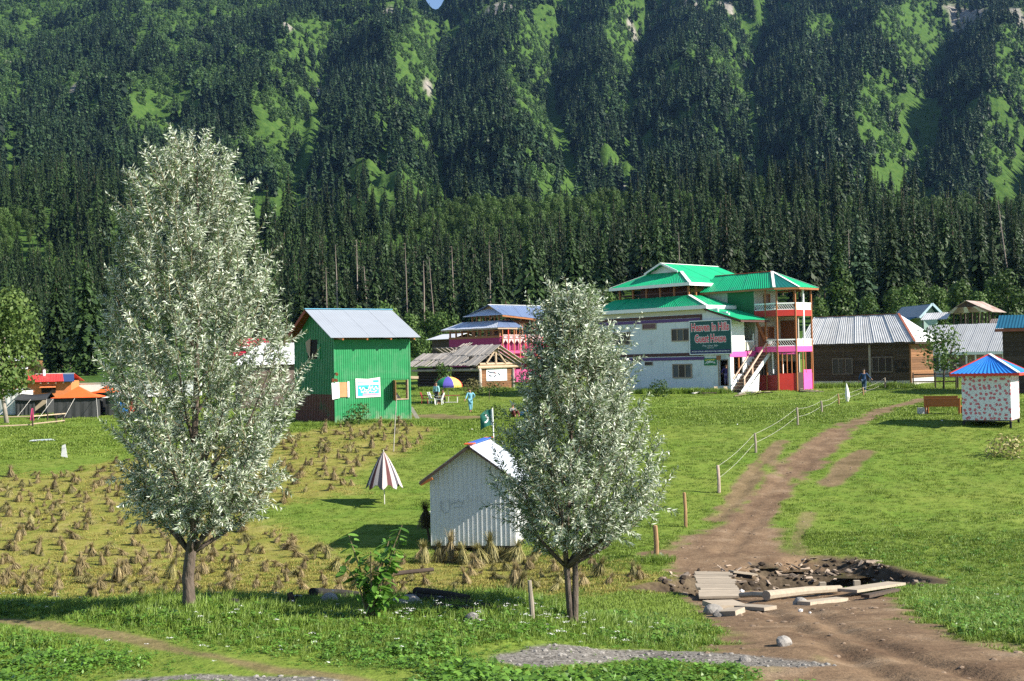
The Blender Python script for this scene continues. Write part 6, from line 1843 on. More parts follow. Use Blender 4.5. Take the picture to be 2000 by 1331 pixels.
OUT1 = [(1062, 330, 420), (1030, 285, 490), (985, 262, 525), (930, 240, 552), (860, 208, 580), (790, 192, 592), (720, 190, 580), (650, 196, 570), (600, 205, 556), (540, 222, 528), (470, 232, 512),
        (400, 236, 496), (350, 248, 470), (310, 278, 440), (285, 310, 420), (268, 340, 405)]
w1, n1 = willow('tall silvery young willow with a thick single trunk, left of the green hut', 372, 1199, 15, [(373, 1199), (366, 1130), (374, 1070), (384, 1010), (378, 900), (384, 700), (388, 480), (385, 300)], OUT1, 30, 660, 50, 1, r0=.082,
       top_rows=[(350, 250), (410, 255), (330, 275), (300, 290), (445, 320), (490, 345), (240, 345), (560, 560), (205, 530), (585, 700), (190, 740), (430, 290), (372, 262)])
OUT2 = [(1088, 1075, 1150), (1060, 1035, 1215), (1015, 985, 1275), (960, 962, 1300), (905, 968, 1292), (850, 985, 1262), (800, 1005, 1240), (740, 1024, 1226), (690, 1042, 1208), (640, 1058, 1180), (605, 1075, 1158), (580, 1095, 1140), (562, 1110, 1128)]
w2, n2 = willow('smaller silvery willow with twin dark stems, in front of the white shed', 1117, 1222, 15, [[(1118, 1222), (1110, 1150), (1104, 1070), (1112, 960), (1118, 800), (1120, 600)], [(1122, 1222), (1124, 1130), (1122, 1060), (1140, 950), (1165, 820)]], OUT2, 26, 480, 50, 2, r0=.075, twin=True,
       top_rows=[(1120, 548), (1068, 592), (1085, 575), (1150, 590), (1035, 680), (1238, 700), (1300, 880), (1318, 900), (950, 800), (948, 905), (1308, 960), (960, 870)])

# ================================================================== leafy shrub with big leaves on the bank
M_BIGLEAF = leaf_mat('walnut_leaf', (0.080, 0.200, 0.026), (0.150, 0.290, 0.048), 0.22, trans=0.35, rough=0.4, spec=0.4, island=False)
g = np.random.default_rng(4)
o = G(722, 1216); o[1] += .2
sh = thing('walnut_sapling', 'fresh green sapling with large oval leaves on the bank between the willows', 'sapling', o)
lv = MB()
nn_ = 5
top, rows = [], []
for i in range(nn_ + 1):
    f_ = i / nn_; w_ = .5 * math.sin(math.pi * (f_ * .92 + .04)) ** .8 * .52
    rows.append([(-w_, f_, -.16 * f_ * f_ + .07), (0, f_, -.16 * f_ * f_), (w_, f_, -.16 * f_ * f_ + .07)])
v = [p for r_ in rows for p in r_]
lv.add(v, [(3 * i + j, 3 * i + j + 1, 3 * i + j + 4, 3 * i + j + 3) for i in range(nn_) for j in range(2)])
LEAFM = lv.mesh('big_leaf', M_BIGLEAF, True)
nleaf = 0
for s in range(11):
    a = s * 2.4; hgt = (1.06, .95, .8, .9, .62, .7, .5, .42, .85, .35, .3)[s]
    tip = Vector((math.cos(a) * (.18 + .20 * g.random()) + (.22 if s in (7, 9, 10) else 0), math.sin(a) * .25, hgt))
    st = [Vector((.02 * math.cos(a), .02 * math.sin(a), -.05)), tip * .5 + Vector((0, 0, .08)), tip]
    MB().tube(st, [.014, .010, .005], 5).build('stem', M_TWIG, sh)
    for k in range(19):
        f_ = .30 + .70 * (k + g.random()) / 19
        q = (st[0].lerp(st[1], f_ * 2) if f_ < .5 else st[1].lerp(st[2], f_ * 2 - 1))
        b = g.random() * 6.28
        l_ = link('leaf', LEAFM, sh, q + Vector((math.cos(b), math.sin(b), 0)) * .05, (-.25 - .5 * g.random() + .3 * f_, g.normal(0, .35), b), .10 + .075 * g.random())
        nleaf += 1

# ================================================================== grass, stubble, weeds, flowers
def blade_tuft(name, n, h, w, spread, lean, m, seed):
    g = np.random.default_rng(seed)
    a = g.random(n) * 6.283; r = spread * np.sqrt(g.random(n))
    base = np.stack([np.cos(a) * r, np.sin(a) * r, np.full(n, -.01)], 1)
    b = g.random(n) * 6.283
    dirv = np.stack([np.cos(b), np.sin(b), np.zeros(n)], 1)
    side = np.stack([-np.sin(b + .6), np.cos(b + .6), np.zeros(n)], 1)
    hh = (h * (.55 + .6 * g.random(n)))[:, None]; ln = lean * (.3 + g.random(n))[:, None]
    mid = base + dirv * ln * hh * .35 + np.array([0, 0, 1.]) * hh * .58
    tip = base + dirv * ln * hh * 1.0 + np.array([0, 0, 1.]) * hh * (1 - .25 * ln)
    ww = w * (.7 + .6 * g.random(n))[:, None]
    V = np.stack([base - side * ww, base + side * ww, mid + side * ww * .8, mid - side * ww * .8, tip], 1)
    i = np.arange(n)[:, None] * 5
    F4 = i + np.array([[0, 1, 2, 3]]); F3 = i + np.array([[3, 2, 4]])
    return np_mesh(name, V.reshape(-1, 3), [F4, F3], m)
M_GRASS = leaf_mat('bank_grass', (0.110, 0.195, 0.022), (0.200, 0.290, 0.046), 0.25, trans=0.30, rough=.5, spec=.3)
M_GRASS2 = leaf_mat('meadow_grass', (0.105, 0.190, 0.022), (0.195, 0.265, 0.042), 0.25, trans=0.32)
M_STUB = leaf_mat('stubble_grass', (0.165, 0.190, 0.032), (0.330, 0.270, 0.072), 0.22, trans=0.2)
M_WEED = leaf_mat('clover_leaf', (0.080, 0.185, 0.022), (0.135, 0.260, 0.036), 0.25, trans=0.25, rough=.45, spec=.4)
T_BANK = [blade_tuft(f'bank_tuft_{i}', 16, .115, .0042, .055, .7, M_GRASS, 10 + i) for i in range(4)]
T_TALL = [blade_tuft(f'tall_tuft_{i}', 14, .17, .0042, .06, .55, M_GRASS, 20 + i) for i in range(3)]
T_MEAD = [blade_tuft(f'meadow_tuft_{i}', 14, .075, .007, .13, 1.0, M_GRASS2, 30 + i) for i in range(4)]
T_FARM = [blade_tuft(f'far_tuft_{i}', 12, .09, .016, .30, 1.1, M_GRASS2, 40 + i) for i in range(3)]
T_STUB = [blade_tuft(f'stubble_tuft_{i}', 14, .075, .007, .14, .9, M_STUB, 50 + i) for i in range(4)]
def weed(name, n, seed):
    g = np.random.default_rng(seed)
    C = np.stack([g.normal(0, .06, n), g.normal(0, .06, n), .02 + .09 * g.random(n)], 1)
    A = g.normal(0, 1, (n, 3)); A[:, 2] *= .35; A *= (.022 + .012 * g.random(n))[:, None] / np.linalg.norm(A, axis=1)[:, None]
    B = np.cross(A, g.normal(0, .35, (n, 3)) + np.array([0, 0, 1.])); B *= .75
    V, F_ = diamonds(C, A, B, g)
    return np_mesh(name, V, F_, M_WEED)
T_WEED = [weed(f'clover_{i}', 26, 60 + i) for i in range(3)]
PROT = T_BANK + T_TALL + T_MEAD + T_FARM + T_STUB + T_WEED     # 0-3, 4-6, 7-10, 11-13, 14-17, 18-20
g = np.random.default_rng(8)
def area_pts(n, y0, y1, u=.50):
    y = np.sqrt(g.random(n) * (y1 * y1 - y0 * y0) + y0 * y0); return (g.random(n) - .5) * 2 * u * y, y
px_, py_, ix_, sc_ = [], [], [], []
for n, y0, y1 in ((52000, 9.0, 20), (46000, 19, 40), (40000, 40, 75), (26000, 75, 130)):
    x, y = area_pts(n, y0, y1)
    dirt, grav, stub, mud = masks(x, y)
    patch = fbm(x * .5, y * .5, 3, 91)
    keep = (g.random(n) > np.clip(dirt * 1.35 - .1, 0, 1)) & (g.random(n) > grav * .97) & (g.random(n) > mud)
    keep &= ~((stub > .5) & (g.random(n) < .35))
    x, y, stub, patch, dirt = x[keep], y[keep], stub[keep], patch[keep], dirt[keep]
    m_ = len(x); q = g.random(m_)
    lush = sst(21, 17.5, y) * sst(.22, .10, x / y + .02 * (y - 15)) + sst(.22, .30, x / y) * sst(45, 30, y) * .55
    edge = np.exp(-((y - 15.6) / 1.6) ** 2) * sst(.12, .06, x / y)
    i = np.where((stub > q) & (g.random(m_) < .8), 14 + g.integers(0, 4, m_), np.where(y > 62, 11 + g.integers(0, 3, m_), 7 + g.integers(0, 4, m_)))
    i = np.where((q < lush) & (stub < .5), np.where(g.random(m_) < .16, 18 + g.integers(0, 3, m_), g.integers(0, 4, m_)), i)
    i = np.where((g.random(m_) < edge * .35) & (stub < .5), 4 + g.integers(0, 3, m_), i)
    s = (.75 + .6 * g.random(m_)) * (1 + .5 * np.clip(patch, -.6, .8)) * np.where(dirt > .2, .6, 1)
    s = np.where((i >= 7) & (i < 11) & (y < 24), s * .9, s)
    s = np.where(i < 4, s * (1 - .55 * sst(13.6, 11.5, y)), s); s = np.where(i >= 18, s * .8, s)
    lp = poly_dist(x, y, LEFTPATH)[0]; s = s * (.25 + .75 * sst(.1, .9, lp))
    for g_ in GRAVEL: s = s * (.3 + .7 * sst(.3, 1.1, poly_dist(x, y, g_)[0]))
    px_.append(x); py_.append(y); ix_.append(i); sc_.append(s)
# ranker growth at the feet of the buildings and posts
for (pa, pb, row, n, h) in ((1245, 1420, 769, 500, 2.6), (1590, 1790, 758, 380, 2.6), (820, 1000, 764, 420, 2.4), (650, 805, 826, 420, 1.5), (575, 650, 832, 160, 1.5), (1270, 1300, 1096, 120, 1.1), (1455, 1520, 762, 160, 2.4), (1640, 1760, 1060, 700, .0)):
    if h == 0: continue
    c = np.array([G(pa + (pb - pa) * f_, row) for f_ in np.linspace(0, 1, 8)])
    f_ = g.random(n) * 6.999; k = f_.astype(int); f_ -= k
    p = c[k] * (1 - f_)[:, None] + c[k + 1] * f_[:, None] + g.normal(0, .25, (n, 3))
    px_.append(p[:, 0]); py_.append(p[:, 1]); ix_.append(4 + g.integers(0, 3, n)); sc_.append(h * (.6 + .7 * g.random(n)))
X, Y = np.concatenate(px_), np.concatenate(py_)
# nothing grows inside the buildings
ok = np.ones(len(X), bool)
for fr, (xa, xb, ya, yb) in ((GH, (-.02, 8, -2.2, 13)), (WH, (-.05, 3, -.05, 10)), (HUT, (-.02, 5.3, -.02, 5.8)), (CAB, (-.1, 5, -.1, 9)), (PK, (-.1, 6, -.4, 9))):
    q = np.stack([X - fr.o[0], Y - fr.o[1]], 1); lx, ly = q @ fr.ex[:2], q @ fr.ey[:2]
    ok &= ~((lx > xa) & (lx < xb) & (ly > ya) & (ly < yb))
X, Y = X[ok], Y[ok]
I, S = np.concatenate(ix_)[ok], np.concatenate(sc_)[ok]
scatter('grass', np.stack([X, Y, h_land(X, Y)], 1), S, g.random(len(X)) * 6.28, I, PROT)

M_FLOWER = mat('white_petals', (0.78, 0.78, 0.74), .6, .05)
def umbel(name, seed):
    g = np.random.default_rng(seed); mb = MB(); n = 9
    mb.tube([(0, 0, 0), (.02, 0, .15), (.03, .01, .27)], [.004, .003, .002], 3, cap=False)
    return mb, g
FL = []
for i in range(3):
    gg = np.random.default_rng(80 + i); n = 14
    C = np.stack([gg.normal(0, .028, n), gg.normal(0, .028, n), .27 + gg.normal(0, .008, n)], 1)
    A = gg.normal(0, 1, (n, 3)); A[:, 2] *= .2; A *= .012 / np.linalg.norm(A, axis=1)[:, None]
    B = np.cross(A, [0, 0, 1.])
    V, F_ = diamonds(C, A, B, gg)
    st = np.array([[-.002, 0, 0], [.002, 0, 0], [.002, 0, .27], [-.002, 0, .27]])
    FL.append(np_mesh(f'umbel_{i}', np.vstack([V, st]), np.vstack([F_, [[len(V) + k for k in range(4)]]]), [M_FLOWER, M_GRASS], [0] * n + [1]))
fx, fy = [], []
for c_, n, sx_, sy_ in (((1060, 1215), 26, .35, .5), ((800, 1200), 26, .5, .6), ((1100, 1225), 14, .3, .3), ((560, 1195), 14, .5, .5), ((380, 1215), 10, .5, .5), ((900, 1215), 20, .6, .5), ((40, 1168), 14, .5, .4), ((350, 1270), 8, .4, .4), ((640, 1290), 9, .4, .4), ((1000, 1240), 14, .6, .5), ((1220, 1240), 12, .4, .4), ((1900, 1180), 8, .8, .8), ((150, 1190), 10, .9, .4)):
    p = G(*c_); fx.append(p[0] + g.normal(0, sx_, n)); fy.append(p[1] + g.normal(0, sy_, n))
fx, fy = np.concatenate(fx), np.concatenate(fy)
scatter('white_wildflowers', np.stack([fx, fy, h_land(fx, fy)], 1), (.25 + .4 * g.random(len(fx))), g.random(len(fx)) * 6.28, g.integers(0, 3, len(fx)), FL)

# ================================================================== gravel, clods, rubble in the ditch
def pebble(name, m, seed, flat=.6, sub=1):
    g = np.random.default_rng(seed); bm = bmesh.new(); bmesh.ops.create_icosphere(bm, subdivisions=sub, radius=.5)
    o_ = g.random(3) * 50; cuts = [Vector(v_).normalized() for v_ in g.normal(0, 1, (7, 3))]
    for v_ in bm.verts:
        if sub == 1: v_.co *= .75 + .5 * g.random()
        else:
            for c_ in cuts:                           # flat broken faces
                e = v_.co.dot(c_) - .36
                if e > 0: v_.co -= c_ * e * .9
            v_.co *= 1 + .10 * float(fbm(np.array([v_.co.x * 4 + o_[0]]), np.array([v_.co.y * 4 + v_.co.z * 5]), 3, seed)[0])
        v_.co.z *= flat
    me = bpy.data.meshes.new(name); bm.to_mesh(me); bm.free(); me.materials.append(m); return me
def shard(name, m, seed):
    g = np.random.default_rng(seed); mb = MB()
    l, w_, h_ = .5, .10 + .10 * g.random(), .04 + .05 * g.random()
    mb.hexa([(c[0] * l * (.8 + .4 * g.random()), c[1] * w_ * (.6 + .8 * g.random()), c[2] * h_ * (.6 + .8 * g.random())) for c in ((-1, -1, -1), (1, -1, -1), (1, 1, -1), (-1, 1, -1), (-1, -1, 1), (1, -1, 1), (1, 1, 1), (-1, 1, 1))])
    return mb.mesh(name, m)
M_PEB = mat('gravel_stone', (0.20, 0.188, 0.17), .9, .2, 8, rand=.45)
M_CLOD = mat('mud_clod', (0.060, 0.043, 0.029), .9, .3, 6, rand=.4)
M_DRYCLOD = mat('dry_clod', (0.20, 0.145, 0.10), .95, .2, 6, rand=.3)
M_CHIP = mat('wood_splinter', (0.30, 0.235, 0.175), .85, .25, 6, rand=.45)
PB = [pebble(f'pebble_{i}', M_PEB, 90 + i) for i in range(4)]
PDRY = [pebble(f'dry_clod_{i}', M_DRYCLOD, 95 + i, .45) for i in range(3)]
n = 9000
x, y = area_pts(n, 9, 14.5); dirt, grav, stub, mud = masks(x, y)
k = g.random(n) < grav * .75
scatter('gravel', np.stack([x[k], y[k], h_land(x[k], y[k])], 1), .018 + .05 * g.random(k.sum()) ** 3, g.random(k.sum()) * 6.28, g.integers(0, 4, k.sum()), PB)
n = 16000
x, y = area_pts(n, 9, 60); x = np.abs(x); dirt, grav, stub, mud = masks(x, y)
k = (g.random(n) < dirt * .35) & (mud < .5)
scatter('dirt_clods', np.stack([x[k], y[k], h_land(x[k], y[k])], 1), .02 + .10 * g.random(k.sum()) ** 4, g.random(k.sum()) * 6.28, g.integers(0, 3, k.sum()), PDRY)
n = 5200
lo, hi = DITCH.min(0), DITCH.max(0)
x, y = lo[0] - .3 + (hi[0] - lo[0] + .6) * g.random(n), lo[1] - .5 + (hi[1] - lo[1] + 3.0) * g.random(n)
dd, _, pp = poly_dist(x, y, DITCH_LINE)
k = (g.random(n) < np.maximum(sst(2.6, .6, dd), in_poly(x, y, DITCH) * .8) * .42) & ((pp > .10) | (dd > 1))
RUB = [pebble(f'clod_{i}', M_CLOD, 110 + i, .7) for i in range(3)] + [shard(f'splinter_{i}', M_CHIP, 120 + i) for i in range(4)]
m_ = k.sum()
ii = np.where(g.random(m_) < .45, g.integers(0, 3, m_), 3 + g.integers(0, 4, m_))
scatter('mud_rubble', np.stack([x[k], y[k], h_land(x[k], y[k]) + .03 * g.random(m_)], 1), np.where(ii < 3, .07 + .18 * g.random(m_) ** 2, .10 + .24 * g.random(m_) ** 1.8), g.random(m_) * 6.28, ii, RUB, tilt=g.normal(0, .3, (m_, 2)))

# ================================================================== hay stooks
M_HAY = leaf_mat('dry_hay', (0.160, 0.118, 0.052), (0.36, 0.29, 0.14), 0.3, trans=.15)
M_HAYG = leaf_mat('greenish_hay', (0.135, 0.130, 0.045), (0.33, 0.29, 0.115), 0.3, trans=.15)
def stook_mesh(i, m, n=210, h=.62, r=.25, lean=0.0, plume=.30, crush=0.0):
    """ragged tied bundle: stalks of the skirt, stray ones, and the plume above the tie"""
    g = np.random.default_rng(200 + i)
    a = g.random(n) * 6.283
    lump = 1 + .35 * np.sin(a * 2 + g.random() * 6) + .2 * np.sin(a * 5 + g.random() * 6)
    rr = r * (.30 + 1.0 * g.random(n) ** .7) * lump
    ft = np.stack([np.cos(a) * rr, np.sin(a) * rr, -.04 + .16 * g.random(n) ** 2.5], 1)
    tie = np.array([lean * .5, lean * .2, h])
    tp = tie + np.stack([np.cos(a) * .05 * g.random(n), np.sin(a) * .05 * g.random(n), g.normal(-.02, .07, n)], 1)
    mid = (ft + tp) / 2 + np.stack([np.cos(a), np.sin(a), np.zeros(n)], 1) * (.02 + .06 * g.random(n))[:, None] + g.normal(0, .03, (n, 3))
    sd = np.stack([-np.sin(a), np.cos(a), g.normal(0, .4, n)], 1)
    w_ = (.004 + .008 * g.random(n))[:, None]
    V1 = np.stack([ft - sd * w_ * .6, ft + sd * w_ * .6, mid + sd * w_, mid - sd * w_], 1)
    V2 = np.stack([mid - sd * w_, mid + sd * w_, tp + sd * w_ * .6, tp - sd * w_ * .6], 1)
    n3 = int(n * .75); b = g.random(n3) * 6.283
    o3 = tie + np.stack([np.cos(b), np.sin(b), -g.random(n3) * 2], 1) * .035
    sp = (.04 + .26 * g.random(n3) ** 1.6)
    e3 = tie + np.stack([np.cos(b) * sp + lean * g.random(n3) * 1.6, np.sin(b) * sp + lean * .5, plume * (.1 + 1.0 * g.random(n3))], 1)
    s3 = np.stack([-np.sin(b), np.cos(b), g.normal(0, .4, n3)], 1) * (.004 + .006 * g.random(n3))[:, None]
    V3 = np.stack([o3 - s3, o3 + s3, e3 + s3 * .4, e3 - s3 * .4], 1)
    n4 = 26; c = g.random(n4) * 6.283                       # stray stalks round the foot
    o4 = np.stack([np.cos(c) * r * .6, np.sin(c) * r * .6, .05 + .2 * g.random(n4)], 1)
    e4 = np.stack([np.cos(c + g.normal(0, .6, n4)) * r * (1.4 + .9 * g.random(n4)), np.sin(c) * r * (1.4 + .9 * g.random(n4)), .02 + .1 * g.random(n4)], 1)
    s4 = np.stack([-np.sin(c), np.cos(c), np.zeros(n4)], 1) * .006
    V4 = np.stack([o4 - s4, o4 + s4, e4 + s4 * .4, e4 - s4 * .4], 1)
    V = np.concatenate([V1, V2, V3, V4]).reshape(-1, 3)
    if crush: V[:, 2] *= 1 - crush; V[:, 0] *= 1 + crush * .8
    return np_mesh(f'stook_{i}', V, np.arange(len(V)).reshape(-1, 4), m)
STK = [stook_mesh(0, M_HAY), stook_mesh(1, M_HAYG, lean=.12), stook_mesh(2, M_HAY, h=.5, r=.28, lean=-.15), stook_mesh(3, M_HAYG, h=.55, r=.3, plume=.2), stook_mesh(4, M_HAY, h=.45, r=.30, lean=.2, crush=.25), stook_mesh(5, M_HAY, h=.66, r=.22, plume=.36),
       stook_mesh(6, M_HAYG, h=.40, r=.34, lean=.1, crush=.3), stook_mesh(7, M_HAY, h=.58, r=.26, lean=-.08)]
def stook(x, y, k, s, label='tied stook of drying hay standing in the mown field', group='hay stooks in the mown field', name='hay_stook'):
    o = link(name, STK[k], None, (x, y, gz(x, y)), (rnd.gauss(0, .15), rnd.gauss(0, .15), rnd.random() * 6.28), (s * (.85 + .4 * rnd.random()), s * (.85 + .4 * rnd.random()), s * (.75 + .35 * rnd.random())))
    return tag(o, label, 'hay stook', group)
sp_ = []
rng2 = random.Random(12)
SKIP = ground_xy([(560, 968), (690, 955), (715, 905), (800, 880), (850, 845), (1000, 900), (1000, 1055), (850, 1068), (700, 1060), (600, 1040)])
for _ in range(30000):
    y = math.sqrt(rng2.random() * (73 ** 2 - 32.6 ** 2) + 32.6 ** 2); x = (rng2.random() * .60 - .44) * y
    dmin = .60 + .008 * y
    if not in_poly(np.array([x]), np.array([y]), FIELD)[0] or in_poly(np.array([x]), np.array([y]), SKIP)[0]: continue
    if x / y > .045 and rng2.random() < .6: continue
    if any((x - a) ** 2 + (y - b) ** 2 < dmin ** 2 for a, b in sp_): continue
    lx, ly = (np.array([x, y]) - SH.o[:2]) @ SH.ex[:2], (np.array([x, y]) - SH.o[:2]) @ SH.ey[:2]
    if -.6 < lx < 3.6 and -1.2 < ly < 3.6: continue
    sp_.append((x, y))
for x, y in sp_[:285]:
    stook(x, y, (0, 1, 2, 3, 4, 4, 6, 6, 7, 2, 5)[rnd.randrange(11)], .38 + .36 * rnd.random())
ex_ = []                                          # the many small tufts between the stooks
while len(ex_) < 420:
    y = math.sqrt(rng2.random() * (75 ** 2 - 32.4 ** 2) + 32.4 ** 2); x = (rng2.random() * .60 - .44) * y
    lx, ly = (np.array([x, y]) - SH.o[:2]) @ SH.ex[:2], (np.array([x, y]) - SH.o[:2]) @ SH.ey[:2]
    if in_poly(np.array([x]), np.array([y]), FIELD)[0] and not in_poly(np.array([x]), np.array([y]), SKIP)[0] and not (-.6 < lx < 3.6 and -1.2 < ly < 3.6): ex_.append((x, y))
ex_ = np.array(ex_); ge_ = np.random.default_rng(77)
scatter('loose_hay_tufts', np.stack([ex_[:, 0], ex_[:, 1], h_land(ex_[:, 0], ex_[:, 1])], 1), .22 + .28 * ge_.random(420), ge_.random(420) * 6.28, ge_.integers(0, 8, 420), STK, tilt=ge_.normal(0, .3, (420, 2)))
for i, (px, py) in enumerate(((828, 1100), (858, 1098), (876, 1100), (905, 1102), (934, 1100), (958, 1098), (985, 1096), (1003, 1098))):
    p = G(px, py)
    stook(p[0], p[1], (1, 3, 5, 1, 3, 1, 6, 3)[i], 0.92 + .15 * rnd.random(), 'tall greenish stook leaning against the front of the white shed', 'stooks in front of the white shed')
# a dark bundle stuck on a pole beside the shed
p = G(836, 1060)
t = thing('hay_bundle', 'dark hay bundle hung on a crooked pole at the left of the white shed', 'hay bundle', p)
pz = P(829, 1028, p[1])[2] - p[2]
MB().tube([(.1, 0, -.2), (.02, 0, pz * .5), (-.08, 0, pz + .3)], [.05, .045, .035], 6).build('pole', OLDWOOD, t)
link('bundle', stook_mesh(20, leaf_mat('dark_hay', (0.06, 0.05, 0.022), (0.10, 0.08, 0.04), .2), n=220, h=.62, r=.24, plume=.38), t, (-.07, 0, pz - .05))

# ================================================================== other single trees and bushes
def small_tree(name, label, px, d, H, Rm, lumps, n, size, seed, stems, low=.3, m=None, sx=1.0, bark=None):
    o = GD(px, d); t = thing(name, label, 'tree' if 'tree' in name else 'bush', o)
    V, F_ = blob_crown(H, Rm, lumps, n, seed, size, low)
    V[:, 0] *= sx
    link('crown', np_mesh('crown', V, F_, m or M_BROAD), t)
    for k, s in enumerate(stems):
        MB().tube([(s[0][0], 0, -.2)] + [(a, .1 * k, z) for a, z in s[1:]], [s[0][1] * (1 - .75 * i / len(s)) for i in range(len(s))], 7, jit=.15).build('trunk', bark or M_BARK, t, smooth=True)
    return t
PALE_BARK = mat('pale_bark', (0.30, 0.26, 0.22), .9, .25, 5)
small_tree('leafy_tree', 'broad green leafy tree with a pale leaning trunk at the left edge', 4, 83, 8.8, 2.6, 14, 6000, .125, 21, [((.35, .16), (.1, 1.6), (-.1, 3.5), (.3, 6.0))], .26, m=leaf_mat('poplar_leaf', (0.075, 0.135, 0.030), (0.150, 0.215, 0.055), .1, trans=.3), bark=PALE_BARK)
small_tree('thin_tree', 'thin two-stemmed tree with sparse grey-green leaves beside the wooden house', 1843, 90, 4.6, 1.6, 10, 1100, .095, 22, [((0, .08), (.05, 1.2), (.5, 2.4), (.9, 3.6)), ((.9, .06), (1.0, 1.2), (.9, 2.6))], .38, sx=1.15)
small_tree('round_bush', 'round bush in front of the small teal house', 1800, 122, 3.2, 1.8, 7, 1500, .11, 23, [((0, .06), (0, 1.2))], .1)
small_tree('young_tree', 'slim young tree growing before the dark log cabin', 866, 104, 2.9, .8, 6, 420, .09, 24, [((0, .04), (.05, 1.0), (0, 2.2))], .25)
for i, (px, d, h_, lb) in enumerate(((1290, 89, .9, 'low dark bush at the foot of the white guest house wall'), (925, 105, 1.1, 'reddish weed clump by the log cabin corner'), (960, 103, .8, 'low bush under the banner of the log cabin'), (700, 71.5, 1.0, 'straggly bush at the foot of the green hut'), (960, 74, .35, 'small green weed clump near the trodden patch'), (1975, 52, .5, 'dry brownish bush at the right edge of the meadow'))):
    small_tree('low_bush', lb, px, d, h_, .8 + .15 * i % .4, 5, 600, .055, 30 + i, [((0, .02), (0, h_ * .5))], .05, m=M_HAYG if 'dry' in lb or 'reddish' in lb else None, sx=1.3)

# single trees of the forest edge that stand out
tree('spruce_tree', SPRW[0], GD(1680, 205)[0], 205, .86, 'full blue-green fir standing out at the forest edge right of the guest house', 'tree')
tree('spruce_tree', SPRW[1], GD(170, 172)[0], 172, .88, 'tall broad dark spruce nearest on the left, behind the tents', 'tree')
tree('spruce_tree', SPRW[2], GD(112, 178)[0], 178, .80, 'broad dark spruce just left of the tallest one behind the tents', 'tree')
tree('spruce_tree', SPRW[1], GD(590, 178)[0], 178, .72, 'broad dark spruce right behind the green hut roof', 'tree')
tree('spruce_tree', SPRW[2], GD(690, 182)[0], 182, .66, 'broad spruce between the green hut and the magenta house', 'tree')
tree('spruce_tree', SPRW[1], GD(1640, 192)[0], 192, .80, 'dark spruce standing just left of the blue-green fir', 'tree')
tree('spruce_tree', SPRW[2], GD(1745, 195)[0], 195, .88, 'dark spruce with a bare lower stem right of the blue-green fir', 'tree')
for px, rt, d in ((662, 465, 225), (700, 460, 240), (722, 480, 230), (798, 464, 232), (812, 455, 238), (852, 470, 228), (830, 505, 226), (890, 470, 236), (925, 455, 240), (960, 460, 228), (985, 470, 236), (1330, 440, 240), (1255, 450, 236),
                  (1415, 470, 230), (1660, 420, 215), (1740, 450, 212), (1978, 385, 210), (640, 500, 226)):
    o = GD(px, d); H = P(px, rt, d)[2] - o[2]
    t = link('dead_spruce', DEADM, None, o, (0, rnd.gauss(0, .03) - (.08 if px == 1978 else 0), rnd.random() * 6.28 if px != 1978 else 0), (.62, .62, H / 23 * (.8 + .2 * rnd.random())))
    tag(t, 'tall leaning bare white spruce trunk at the far right of the forest' if px == 1978 else 'bare pale trunk of a dead spruce among the dark forest', 'dead tree', 'bare dead trunks in the forest')
for px, d, s in ((990, 190, 1.0), (1020, 192, .85), (1040, 190, .8)):
    o = GD(px, d); tag(link('rusty_spruce', REDM, None, o, (0, 0, rnd.random() * 6), s), 'small dead spruce with rusty needles behind the magenta house', 'dead tree', 'rusty dead spruces')
k = 0
for px in list(range(1100, 1200, 16)) + list(range(1600, 1660, 40)) + list(range(1700, 2010, 34)) + list(range(700, 870, 24)) + [300, 340, 240]:
    d = 178 + rnd.random() * 26 - (8 if px > 1500 else 0)
    x = GD(px + rnd.gauss(0, 5), d)[0]
    tree('broadleaf_tree', BROAD[k % 4], x, d, .55 + .55 * rnd.random(), 'bright green broadleaf tree along the foot of the spruce forest', 'tree', 'broadleaf trees at the forest edge'); k += 1
# ================================================================== people
SKIN = mat('skin', (0.36, 0.20, 0.13), .6, .06, 8)
HAIR = mat('dark_hair', (0.014, 0.011, 0.009), .6, .2, 20)
def skin_mesh(name, V, E, Rd, root, m, sub=1):
    me = bpy.data.meshes.new(name)
    me.from_pydata([tuple(v) for v in V], E, [])
    ob = bpy.data.objects.new(name, me); COL.objects.link(ob)
    md = ob.modifiers.new('skin', 'SKIN'); md.use_smooth_shade = True
    for i, r in enumerate(Rd):
        sv = me.skin_vertices[0].data[i]; sv.radius = r if hasattr(r, '__len__') else (r, r); sv.use_root = (i == root)
    if sub: ob.modifiers.new('sub', 'SUBSURF').levels = sub
    bpy.context.view_layer.update()
    out = bpy.data.meshes.new_from_object(ob.evaluated_get(bpy.context.evaluated_depsgraph_get()))
    out.name = name
    bpy.data.objects.remove(ob); bpy.data.meshes.remove(me)
    out.materials.clear(); out.materials.append(m)
    out.polygons.foreach_set('use_smooth', np.ones(len(out.polygons), bool))
    return out

